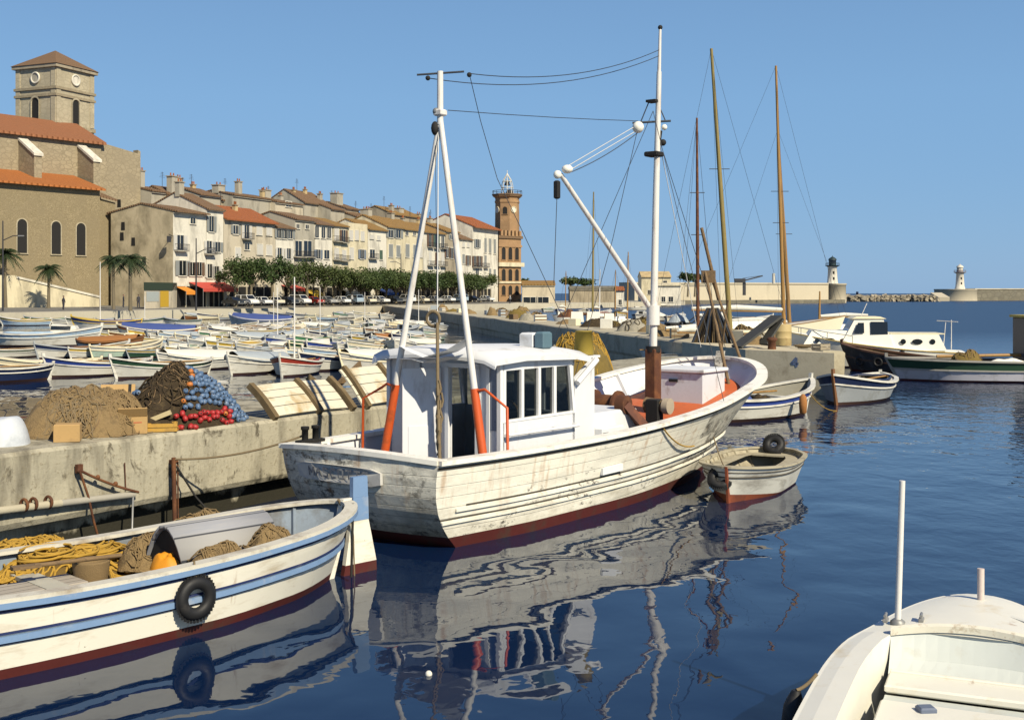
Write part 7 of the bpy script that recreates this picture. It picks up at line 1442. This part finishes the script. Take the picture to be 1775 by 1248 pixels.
# ---- yachts moored beyond the pier
def yacht_proto(name, L, hullm_, deckm, label, loc, rz, mastx, mh, mm, lean=(0, 0), mr=.09, cat='sailing yacht', boom=True, sh=None, spreaders=((.55, .5), (.8, .35)), cabin=True, stay=True):
    shf = sh or (lambda t: .85-.3*t+.5*t*t); h = Hull(L, [(0, .7), (.3, 1.15), (.55, 1.2), (.85, .75), (1, .3)], [(0, .4), (.3, .9), (.55, .95), (.85, .4), (1, .06)], shf, .4, .9, .3, .4, .8, transom=True, th=.05, n=22); h.tc = .05; h.tcz = 0
    r = empty(name, loc, rz, label, cat); mb = MB(); h.shell(mb, [(zc(-.3), redbot), (zc(.05), hullm_), (lambda t: shf(t)*.6, hullm_), (lambda t: shf(t), hullm_)]); mb.build('hull', r)
    mb = MB(); h.deck(mb, lambda t: shf(t)-.02, deckm, .0, .99, .02, .06); mb.build('deck', r)
    mb = MB(); h.rail(mb, lambda t: shf(t), spar, .05, .02, -.01, .03); mb.build('gunwale', r)
    if cabin: mb = MB(); mb.hexa([V(L*.32, -.6, shf(.4)), V(L*.66, -.5, shf(.6)), V(L*.66, .5, shf(.6)), V(L*.32, .6, shf(.4))], [V(L*.34, -.5, shf(.4)+.42), V(L*.62, -.38, shf(.6)+.3), V(L*.62, .38, shf(.6)+.3), V(L*.34, .5, shf(.4)+.42)], white); cb = mb.build('cabin', r)
    if mh:
        b0 = V(mastx, 0, shf(.5)); tp = b0+V(lean[0]*mh, lean[1]*mh, mh); mb = MB(); mb.tube([b0, b0.lerp(tp, .5), tp], [mr, mr*.9, mr*.55], mm, 8); m_ = mb.build('mast', r)
        c, s_ = math.cos(rz), math.sin(rz); xr_ = V(c, -s_, 0)           # picture-right in the yacht's frame
        for f, w_ in spreaders: q = b0.lerp(tp, f); MB().tube([q-xr_*w_, q+xr_*w_], .02, wire, 5).build('spreader', m_)
        if stay:
            mb = MB(); 
            for e in (V(L*.97, 0, shf(.97)), V(.1, 0, shf(0)), V(mastx, .9, shf(.5)), V(mastx, -.9, shf(.5))): mb.tube([tp, e], .008, wire, 3)
            mb.build('stays', r)
        if boom: mb = MB(); q = b0+V(-.1, 0, .9); e = q+V(-mastx*.75, 0, .1); mb.tube([q, e], .06, spar, 6); mb.tube([q+V(0, 0, .12), q.lerp(e, .5)+V(0, 0, .18), e+V(0, 0, .1)], [.10, .16, .07], PAL['white cover'], 8); mb.build('boom', r)
    return r
def yacht_at(px, wy, Y, L, head, toppx, topy, hullc, label, mm=spar, mr=.09, mf=.55, **k):
    """mast foot column px at distance Y, mast head at (toppx, topy)"""
    a = R(head); p = V((px-CX)/F*Y, Y, 0); mx_ = L*mf; loc = p-V(math.cos(a)*mx_, math.sin(a)*mx_, 0); zt_ = hz(topy, Y); b0z = .82; mh = zt_-b0z; dx = ((toppx-CX)/F*Y-p.x)/mh
    return yacht_proto('sailing_boat', L, hullc, MATS['grey_canvas'] if k.pop('greydeck', False) else sb_gun, label, loc, a, mx_, mh, mm, (dx*math.cos(a), -dx*math.sin(a)), mr, **k)
yacht_at(1210, 0, 56, 7.5, 65, 1208, 205, white, 'white sailing boat with a slim brown mast behind the crossed poles', rustm, .09, spreaders=((.68, .35), (.28, .6), (.5, .3)))
yacht_at(1268, 0, 58, 8.5, 20, 1233, 85, white, 'white sailing boat with a thick ochre mast leaning left', oldspar, .13, spreaders=((.60, .5),))
yacht_at(1359, 0, 67, 10.6, 6, 1345, 140, pm('yacht_cream', (.74, .68, .5, 1), .4, .06, 2), 'long cream sailing yacht with a tall varnished mast behind the ochre drum', spar, .12, mf=.66, sh=lambda t: 1.5-.2*t+1.0*t*t, spreaders=((.52, .5), (.4, .45)), boom=True)
yacht_at(1370, 0, 72, 9, 352, 1348, 225, white, 'white sailing boat with a white sleeved second mast behind the cream yacht', spar, .13, spreaders=((.5, .5),))
yacht_at(1027, 0, 95, 7, 80, 1029, 333, white, 'white sailing boat with an olive mast left of the derrick boom', oldspar, .09, spreaders=((.35, .5),))
yacht_at(1087, 0, 110, 6, 75, 1089, 437, white, 'small white sailing boat with a brown mast under the derrick boom', spar, .08, spreaders=((.5, .3),))
yacht_at(1066, 0, 120, 6, 110, 1067, 468, PAL['pale blue'], 'small pale blue sailing boat with a short mast far along the pier', spar, .07, spreaders=())
yacht_at(1039, 0, 140, 6, 70, 1040, 467, PAL['grey'], 'small grey sailing boat with a pale mast far along the pier', mastw, .07, spreaders=())
yacht_at(980, 0, 150, 6, 70, 981, 470, white, 'small white sailing boat farthest left beyond the pier', spar, .07, spreaders=())
yacht_at(1420, 0, 90, 9, 185, 1421, 505, white, 'white sailing boat with lowered rig and furled sails before the mole', spar, .1, spreaders=(), stay=False)
# more small boats beyond the pier, seen over it
for i, (px, wy, hd_, k, h_, s_) in enumerate(((950, 541, 70, 'decked', 'white', 'green'), (975, 545, 250, 'cuddy', 'white', 'blue'), (1010, 546, 75, 'open', 'brown', 'white'), (1045, 548, 60, 'decked', 'white', 'red'), (1075, 551, 255, 'decked', 'white', 'yellow'), (1110, 553, 70, 'cuddy', 'white', 'navy'), (1140, 556, 80, 'covered', 'white', 'white'), (1170, 557, 60, 'decked', 'cream', 'brown'), (1105, 538, 20, 'motor', 'white', 'white'), (1235, 556, 30, 'covered', 'white', 'white'), (1305, 560, 15, 'decked', 'white', 'white'), (925, 535, 20, 'covered', 'white', 'white'), (1000, 533, 10, 'decked', 'white', 'blue'), (1060, 532, 190, 'cuddy', 'white', 'white'))):
    small_boat(k, px, wy, hd_, h_, s_, 'white', 'white cover', f'{ORD[sorted((950, 975, 1010, 1045, 1075, 1110, 1140, 1170, 1105, 1235, 1305, 925, 1000, 1060)).index(px)]} beyond the second pier', 1.1)
# ---- nearer boats right of the trawler bow
b1 = small_boat('open', 0, 0, 40, 'white', 'blue', 'white', None, 'just beyond the trawler bow', 1.1, loc=V(7.0, 34.3, 0)); b1['group'] = 'boats right of the trawler'; b1.scale = (1.12, 1.1, 1.1)
b2 = small_boat('decked', 0, 0, 238, 'grey', 'navy', 'white', None, 'with brown stem in front of the pier head', 1.16, loc=V(11.75, 40.1, 0)); b2['group'] = 'boats right of the trawler'; b2.scale = (1.18, 1.16, 1.12)
for c_ in KIDS[b2.name]:
    if c_.name.startswith('stem_post'): c_.material_slots[0].link = 'OBJECT'; c_.material_slots[0].material = PAL['brown']
mb = MB(); zf = heap_mesh(mb, MATS['blue_canvas'], .5, .4, .3, 4, 20, 8, .5, 4); mb.build('blue_sheet', None, 'crumpled blue sheet in the blue striped boat beyond the trawler bow', 'sheet', loc=V(6.6, 34.4, .42))
mb = MB(); mb.lathe([(.02, -.3), (.1, -.25), (.12, 0), (.1, .2), (.03, .28)], MATS['orange_canvas'], n=12); mb.build('orange_fender', None, 'orange fender hanging from the blue striped boat', 'fender', loc=at(1392, 700, .45))
mb = MB(); mb.tube(sag(at(1402, 680, .7), at(1450, 712, 0), .15, 8), .012, yrope, 5); mb.build('mooring_line', None, 'yellowish mooring line from the blue striped boat into the water', 'rope')
# black hulled boat and long green boat
def work_boat(name, L, loc, rz, hm, sm, gm_, sheer, label, B=1.2, extra=None):
    h = Hull(L, [(0, .5*B), (.2, .85*B), (.5, B), (.8, .85*B), (1, .5*B)], [(0, .3*B), (.25, .7*B), (.5, .85*B), (.8, .6*B), (1, .15*B)], sheer, .4, .5, .3, .22, .6, .2, .55, th=.06, n=24)
    r = empty(name, loc, rz, label, 'boat'); mb = MB(); h.shell(mb, [(zc(-.3), redbot), (zc(.08), hm), (lambda t: sheer(t)*.55, sm), (lambda t: sheer(t), sm)]); mb.build('hull', r)
    mb = MB(); h.rail(mb, lambda t: sheer(t), gm_, .14, .05, -.03, .04); mb.build('gunwale', r)
    mb = MB(); h.rail(mb, lambda t: sheer(t)*.56, gm_, 0, .04, -.03, .03); mb.build('rubbing_strake', r)
    mb = MB(); h.shell(mb, [(lambda t: sheer(t)-.4, wood), (lambda t: sheer(t)-.01, wood)], ins=.06, flip=True); h.deck(mb, lambda t: sheer(t)-.38, wood, .04, .96, .05); mb.build('deck', r)
    mb = MB(); h.stem(mb, gm_, .2, .07); mb.build('stem_post', r); return r, h
blk = pm('tarred_hull', (.035, .036, .04, 1), .6, .3, 3, dirt=(.12, .12, .12, 1), damt=.3)
bw_, hB = work_boat('work_boat', 6.2, V(20.6, 51.9, 0), math.atan2(3.2, -5.0), blk, blk, pm('brown_rail', (.10, .05, .03, 1), .7), lambda t: .62-.1*t+.72*t*t, 'black hulled work boat with dark rail in front of the cabin cruiser')
for k in range(5): q = hB.P(.2+.16*k, .5, 1); MB().torus(q+V(0, .08, 0), .17, .06, blackm, (0, 1, 0), 16, 6).build('tyre_fender', bw_)
gb, hG = work_boat('long_boat', 11, V(26.4, 48.2, 0), R(177), pm('lavender_white_hull', (.50, .49, .54, 1), .5, .1, 2, dirt=(.25, .25, .25, 1), damt=.3), PAL['dark green'], pm('worn_grey_rail', (.30, .29, .26, 1), .7, .3, 3), lambda t: .85-.2*t+.28*t*t, 'long green and white boat at the right edge with net and spars on deck', 1.5)
mb = MB(); mb.tube([(9.0, .2, 1.0), (4.0, .1, 1.1)], .07, spar, 7); mb.tube([(8.0, -.1, 1.0), (3.0, -.3, 1.12)], .06, rustm, 7); mb.build('deck_spars', gb)
mb = MB(); mb.box((4.95, 0, 1.6), (1.3, 1.5, 2.0), plain('blue_black_cabin', (.03, .04, .06, 1), .5), bev=.03); mb.box((4.95, 0, 2.65), (1.5, 1.7, .1), plain('yellow_roof', (.5, .38, .06, 1), .6)); mb.build('wheelhouse', gb)
mb = MB(); mb.box((5.0, .755, 2.1), (.8, .02, .6), glass); mb.build('window_pane', gb)
mb = MB(); zf = heap_mesh(mb, MATS['olive_gold_net'], .75, .5, .6, 6, 26, 10, .4, 3); scatter_loops(mb, netm, 24, 0, 0, .7, .45, zf, .012, (.1, .25), 10); mb.build('net_heap', None, 'brown net heaped on the long green boat', 'fishing net', loc=V(18.6, 48.3, .62))
mb = MB(); zf = heap_mesh(mb, white, .8, .3, .16, 6, 26, 8, .4, 3); mb.build('white_sheet', None, 'white sheet laid along the rail of the long green boat', 'sheet', loc=V(20.0, 47.6, .8))
# cabin cruiser, bow to the left
cw2 = pm('cruiser_white', (.82, .79, .68, 1), .35, .05, 3); cyl = plain('cruiser_yellow_trim', (.55, .40, .12, 1), .4)
cr = empty('cabin_cruiser', V(21.7, 57.2, 0), math.atan2(1.2, -9.0), 'white cabin cruiser with raked windscreen and round portholes', 'motor cruiser')
CL = 8.5; shc = lambda t: .75+.25*t+.75*t**2
hc = Hull(CL, [(0, 1.15), (.3, 1.4), (.6, 1.4), (.85, .95), (1, .35)], [(0, 1.0), (.3, 1.15), (.6, 1.0), (.85, .45), (1, .05)], shc, .4, 1.0, .1, .3, .75, transom=True, th=.05, n=26); hc.tc = .1; hc.tcz = 0
mb = MB(); hc.shell(mb, [(zc(-.3), redbot), (zc(.08), cw2), (lambda t: shc(t)*.6, cw2), (lambda t: shc(t), cw2)]); mb.build('hull', cr)
mb = MB(); hc.deck(mb, lambda t: shc(t)-.01, cw2, 0, .99, .02, .1); mb.build('deck', cr)
mb = MB(); hc.rail(mb, lambda t: shc(t), cyl, .02, .03, -.02, .02); hc.rail(mb, lambda t: shc(t)*.55, cyl, 0, .02, -.015, .015); mb.build('trim_line', cr)
def cab(mb, prof, w0, w1, m):       # side profile (x, z, zbase), lofted across with tumblehome
    rows = []
    for y, k in ((-w0, 0), (-w1, 1), (w1, 1), (w0, 0)): rows.append([V(x, y*(1 if k else 1), (z if k else zb_)) for x, z, zb_ in prof])
    mb.grid(rows, m, False)
mb = MB()
def loft_cabin(x0_, x1_, xf, z0_, z1_, w0, w1, m, xb=0.0): mb.hexa([V(x0_, -w0, z0_), V(x1_, -w0*.9, z0_), V(x1_, w0*.9, z0_), V(x0_, w0, z0_)], [V(x0_+xb, -w1, z1_), V(xf, -w1*.9, z1_), V(xf, w1*.9, z1_), V(x0_+xb, w1, z1_)], m)
loft_cabin(.9, 3.6, 3.6, .85, 1.62, 1.2, 1.08, cw2, .35); loft_cabin(3.3, 5.9, 5.1, .9, 2.36, 1.22, .98, cw2, .5); loft_cabin(5.2, 7.6, 7.1, 1.0, 1.78, 1.1, .85, cw2); cbn = mb.build('cabin', cr)
mb = MB(); mb.hexa([V(3.65, -1.05, 2.36), V(5.25, -.95, 2.36), V(5.25, .95, 2.36), V(3.65, 1.05, 2.36)], [V(3.9, -.85, 2.46), V(5.0, -.8, 2.46), V(5.0, .8, 2.46), V(3.9, .85, 2.46)], pm('cream_roof', (.75, .68, .45, 1), .4)); mb.box((2.2, 0, 1.65), (2.5, 1.95, .05), MATS['cream_roof']); mb.build('cabin_roof', cr)
def sidew(x, z, w, h, rd=False, sl=0.0):
    for sy in (1, -1):
        if z > 1.6: ys = 1.02+(2.36-z)*.165
        elif z > 1.15: ys = 1.205-(z-.85)*.16 if x < 3.6 else 1.1-(z-1.0)*.30
        else: ys = hc.half(x/CL, z)
        mb = MB(); n_ = 14 if rd else 4; y = sy*(ys+.012)
        pts = [V(x+w/2*math.cos(2*math.pi*i/n_), y, z+h/2*math.sin(2*math.pi*i/n_)) for i in range(n_)] if rd else [V(x-w/2, y, z-h/2), V(x+w/2, y, z-h/2), V(x+w/2-sl, y-sy*h*.16, z+h/2), V(x-w/2, y-sy*h*.16, z+h/2)]
        mb.poly(pts, glass); mb.build('porthole' if rd else 'side_window', cbn)
for x in (1.55, 2.9): sidew(x, 1.28, .26, .26, True)
sidew(2.25, 1.28, .5, .26, True)
sidew(4.0, 1.92, .8, .6, False, .0); sidew(4.95, 1.92, .5, .5, False, .22)
for x in (5.7, 6.9): sidew(x, 1.3, .22, .22, True)
sidew(6.3, 1.32, .5, .22, True)
mb = MB()
for y0, y1 in ((-.95, -.35), (-.3, .3), (.35, .95)): 
    f = lambda y, v: V(lerp(5.9, 5.1, v)+.015, y*lerp(1.0, .86, v), lerp(.9, 2.36, v)+.01)
    mb.poly([f(y0, .68), f(y1, .68), f(y1, .94), f(y0, .94)], glass)
mb.build('windscreen', cbn)
mb = MB(); 
for sy in (1, -1):
    pts = [hc.P(t, shc(t)+.35, sy, .08) for t in (.62, .75, .88, .97)]; mb.tube(pts, .02, steel, 5)
    for p in pts: mb.tube([V(p.x, p.y, p.z-.38), p], .018, steel, 5)
mb.tube([(1.0, .9, 1.0), (.9, .9, 2.2)], .02, mastw, 5); mb.tube([(.5, .3, .9), (.5, .3, 2.3)], .02, mastw, 5); mb.tube([(.35, .95, 2.22), (1.15, .2, 2.26)], .02, mastw, 5); mb.tube([(4.7, 0, 2.4), (4.4, 0, 3.1)], .02, mastw, 5); mb.build('guard_rail', cr)
for k in range(3): q = hc.P(.35+.22*k, .6, 1); MB().tube([q+V(0, .1, .3), q+V(0, .12, -.1)], .09, blackm, 8).build('fender', cr)
# ---- harbour mouth
lime = pm('pale_mole_masonry', (.52, .46, .34, 1), .9, .15, .12, dirt=(.33, .29, .21, 1), damt=.35, dscale=.1, dst=(1, 1, .4)); rock = stone('jetty_rock', (.30, .26, .19, 1), (.40, .35, .26, 1), .35, mortar=(.06, .055, .045, 1)); rk2 = stone('dark_wall_stone', (.16, .15, .12, 1), (.22, .20, .15, 1), .3)
def wall_seg(name, pxa, ya, pxb, yb, Ya, Yb, th_, m, label, cat='breakwater wall', z0=-1):
    a, b_ = atd(pxa, ya, Ya), atd(pxb, yb, Yb); d = V(b_.x-a.x, b_.y-a.y, 0).normalized(); n = V(-d.y, d.x, 0)*th_; mb = MB()
    mb.hexa([upz(a, z0), upz(b_, z0), upz(b_+n, z0), upz(a+n, z0)], [a, b_, upz(b_+n, b_.z), upz(a+n, a.z)], m)
    mb.hexa([V(a.x, a.y-.4, a.z), V(b_.x, b_.y-.4, b_.z), upz(b_+n, b_.z), upz(a+n, a.z)], [V(a.x, a.y-.4, a.z+.5), V(b_.x, b_.y-.4, b_.z+.5), upz(b_+n, b_.z+.5), upz(a+n, a.z+.5)], lime)
    return mb.build(name, None, label, cat)
wall_seg('mole', 1100, 492, 1436, 493, 380, 430, 8, lime, 'long pale mole wall running left from the dark capped lighthouse')
mb = MB(); c = atd(1449, 493, 433); mb.lathe([(3.7, -1), (3.5, c.z-.4), (3.8, c.z-.3), (3.8, c.z+.3)], lime, V(c.x, c.y, 0), 24); mb.build('mole_head', bpy.data.objects['mole'])
mb = MB(); a = at(1090, 521, 1.2); b_ = at(1465, 519.5, 1.2); mb.hexa([upz(a, -1), upz(b_, -1), upz(b_+V(0, 6, 0), -1), upz(a+V(0, 6, 0), -1)], [a, b_, b_+V(0, 6, 0), a+V(0, 6, 0)], rk2); mb.build('mole_quay', kind='structure')
def lighthouse(px, yb, ytop, Y, r, capm, lab, seam):
    p = atd(px, yb, Y); H = hz(ytop, Y)-p.z; o = empty('lighthouse', p, 0, lab, 'lighthouse'); k = H/12
    mb = MB(); mb.lathe([(r*1.15, -.5), (r*1.1, .4), (r, .5), (r*.8, H*.58), (r*.95, H*.60), (r*.95, H*.61)], P_white, n=20); mb.build('tower', o)
    mb = MB(); mb.lathe([(r*.8, H*.60), (r*1.35, H*.64), (r*1.35, H*.66)], capm, n=20)
    for i in range(14): a_ = i*2*math.pi/14; mb.tube([(r*1.3*math.cos(a_), r*1.3*math.sin(a_), H*.66), (r*1.3*math.cos(a_), r*1.3*math.sin(a_), H*.73)], .05, capm, 4)
    mb.torus((0, 0, H*.73), r*1.3, .06, capm, n=20, k=4); mb.build('gallery', o)
    mb = MB(); mb.lathe([(r*.72, H*.66), (r*.72, H*.72)], capm, n=16); mb.lathe([(r*.66, H*.72), (r*.66, H*.84)], glass if seam else P_white, n=16)
    for i in range(8): a_ = i*math.pi/4; mb.tube([(r*.69*math.cos(a_), r*.69*math.sin(a_), H*.72), (r*.69*math.cos(a_), r*.69*math.sin(a_), H*.84)], .06, capm, 4)
    lt = mb.build('lantern', o); mb = MB(); mb.lathe([(r*.82, H*.84), (r*.7, H*.89), (r*.3, H*.94), (.12, H*.96), (.08, H)], capm if seam else P_white, n=16); mb.build('lantern_roof', lt)
    for zf_ in (.2, .4): mb = MB(); mb.box((0, -r*(1-.2*zf_/.58)-.0, H*zf_), (.6, .12, 1.0), darkin); mb.build('window', o)
lighthouse(1443, 493, 443, 433, 1.9, pm('dark_green_iron', (.02, .04, .045, 1), .6), 'white lighthouse with dark green lantern at the end of the mole', True)
lighthouse(1664, 500, 457, 545, 2.0, pm('grey_iron', (.25, .22, .22, 1), .6), 'far white lighthouse with pale lantern on the outer breakwater', False)
mb = MB(); c = atd(1656, 502, 548); mb.lathe([(9.6, -1), (9.3, c.z-.4), (9.5, c.z-.3), (9.5, c.z+.2)], lime, V(c.x, c.y, 0), 28); mb.build('breakwater_head', None, 'round masonry base under the far white lighthouse', 'breakwater head')
wall_seg('breakwater_wall', 1690, 502, 1790, 502, 548, 560, 10, rk2, 'dark stone breakwater wall right of the far lighthouse')
rj = random.Random(3); mb = MB()
for i in range(420):
    f = rj.random(); a = at(1462, 523, 0).lerp(at(1625, 523, 0), f); s_ = rj.uniform(.6, 1.4); mb.box((a.x, a.y+rj.uniform(-1, 5), rj.uniform(.0, 2.3)), (s_*1.5, s_, s_), rock, rj.random()*3, rj.uniform(-.5, .5), rj.uniform(-.5, .5))
a, b_ = at(1462, 522, 0), at(1625, 522, 0); mb.hexa([upz(a, -1), upz(b_, -1), upz(b_+V(0, 8, 0), -1), upz(a+V(0, 8, 0), -1)], [upz(a, 1.7), upz(b_, 2.0), upz(b_+V(0, 8, 0), 2.7), upz(a+V(0, 8, 0), 2.5)], rock); mb.build('rock_jetty', None, 'low jetty of pale boulders left of the far lighthouse', 'jetty')
mb = MB(); mb.slab(atd(1622, 513, 530), atd(1636, 521, 520), 5, 3, lime); mb.build('concrete_block', None, 'tilted pale concrete block at the foot of the far breakwater', 'concrete block')
# buildings and trees at the root of the mole
def plain_house(px0, px1, yt, yb_, Y, dep, wall, roofm, label, rise=1.4, wins=()):
    a, b_ = atd(px0, yb_, Y), atd(px1, yb_, Y); a.z = b_.z = 0
    return house('harbour_building', V(a.x, a.y, 0), V(b_.x, b_.y+.01, 0), hz(yt, Y), wall, roofm, label, dep, rise, wins=wins, base=0.2, cat='building')
plain_house(1112, 1163, 480, 516, 330, 9, P_cream, P_ochre, 'cream harbour office with shallow hipped roof before the mole', 1.4, ((.72, 3.2, 1.2, 1.3, 'open', 'grey'), (.28, 3.2, 1.0, 1.2, 'open', 'grey'), (.8, 6.0, 1.0, 1.0, 'open', 'grey')))
plain_house(1137, 1180, 495, 517, 318, 6, P_white, P_cream, 'low white annex in front of the cream harbour office', .5, ((.6, 1.2, 1.2, 1.4, 'open', 'grey'), (.3, 1.2, 1.0, 1.4, 'open', 'grey')))
plain_house(905, 962, 494, 517, 285, 9, P_beige, R_och, 'low beige boathouse with dark openings right of the clock tower', .9, ((.25, .8, 3.4, 1.8, 'open', 'grey'), (.62, .8, 3.0, 1.8, 'open', 'grey')))
plain_house(988, 1072, 501, 517, 300, 8, P_brown, rk2, 'long dark shed beside the pale boathouse', .6)
plain_house(1068, 1082, 503, 517, 280, 5, P_white, R_red, 'tiny white hut with red roof among the far masts', .7, ((.5, .8, .7, 1.2, 'open', 'grey'),))
mb = MB(); mb.grid([[V(-6, 262, 1.2), V(10, 270, 1.2), V(40, 318, 1.2), V(52, 355, 1.2)], [V(-12, 330, 1.3), V(10, 345, 1.3), V(40, 360, 1.3), V(52, 372, 1.3)]], pv, False)
mb.grid([[V(-6, 262, 1.2), V(10, 270, 1.2), V(40, 318, 1.2), V(52, 355, 1.2)][::-1], [V(-6, 262, -1), V(10, 270, -1), V(40, 318, -1), V(52, 355, -1)][::-1]], pv, False); mb.build('far_quay', kind='structure')
def pine(px, yb_, ytop, Y, w_, label, seed):
    rr = random.Random(seed); p = atd(px, yb_, Y); H = hz(ytop, Y)-p.z; r = empty('umbrella_pine', p, 0, label, 'tree'); mb = MB(); mb.tube([(0, 0, -.5), (.2, 0, H*.6), (.1, 0, H*.8)], [.3, .22, .15], bark, 7)
    cl = [V(rr.uniform(-1, 1)*w_*.7, rr.uniform(-1, 1)*w_*.5, H*rr.uniform(.72, .9)) for _ in range(9)]
    for c in cl: mb.tube([V(.15, 0, H*.55), c], [.1, .04], bark, 4)
    mb.build('trunk', r); mb = MB(); vs = []; fs = []
    for i in range(900):
        c = cl[rr.randrange(9)]; p_ = c+V(rr.gauss(0, 1)*w_*.25, rr.gauss(0, 1)*w_*.25, rr.gauss(0, 1)*H*.055); u = V(rr.gauss(0, 1), rr.gauss(0, 1), rr.gauss(0, .5)).normalized()*.3; v_ = V(rr.gauss(0, 1), rr.gauss(0, 1), rr.gauss(0, 1)).normalized()*.25; b0 = len(vs); vs += [p_-u, p_+v_, p_+u, p_-v_]; fs.append([b0, b0+1, b0+2, b0+3])
    mb.add(vs, fs, leafm, False); mb.build('crown', r)
pine(988, 515, 480, 305, 2.2, 'umbrella pine left of the pair before the far sky', 1); pine(1012, 515, 482, 305, 2.4, 'umbrella pine right of the pair before the far sky', 2); pine(1192, 512, 472, 350, 2.2, 'dark round tree behind the mole wall', 3); pine(1204, 512, 474, 355, 2.0, 'second dark tree behind the mole wall', 4); pine(908, 515, 484, 310, 1.2, 'small dark tree at the foot of the clock tower', 5)
cg = empty('quay_crane', atd(1290, 512, 385), 0, 'small dark quay crane with tilted jib on the mole', 'crane'); mb = MB(); zz = hz(490, 385)-hz(512, 385); mb.box((0, 0, zz*.5), (.9, .9, zz), iron); mb.box((-1.4, 0, zz+.6), (3.4, 1.6, 1.4), iron); mb.build('crane_body', cg); mb = MB(); mb.slab((-1, 0, zz+.4), (6, 0, zz+2.2), .4, .4, iron); mb.slab((-.5, 0, zz+1.4), (6, 0, zz+2.3), .15, .15, iron); mb.build('jib', cg)
mb = MB(); mb.tube([atd(1341, 492, 400), atd(1341, 474, 400)], .5, P_white, 8); mb.build('white_column', None, 'thin white column standing on the mole wall', 'column')
bq = empty('harbour_beacon', at(1486, 522, 0), 0, 'small black and red harbour beacon on the water', 'beacon'); mb = MB(); mb.lathe([(.9, -.5), (.8, .6), (.4, 1.2), (.35, 3.0), (.6, 3.1), (.5, 4.2)], PAL['navy'], n=12); mb.build('beacon_body', bq); mb = MB(); mb.ball((-1.2, 0, .8), .6, PAL['red']); mb.build('beacon_float', bq)
mb = MB(); c = atd(740, 1168, 0); mb.ball((0, 0, .0), .035, MATS['white_canvas']); mb.build('floating_scrap', None, 'small white scrap floating in front of the trawler reflection', 'scrap', loc=at(743, 1168, .01))
for k, o in PROTO.items():
    for ch in KIDS.get(o.name, []): bpy.data.objects.remove(ch, do_unlink=True)
    bpy.data.objects.remove(o, do_unlink=True)
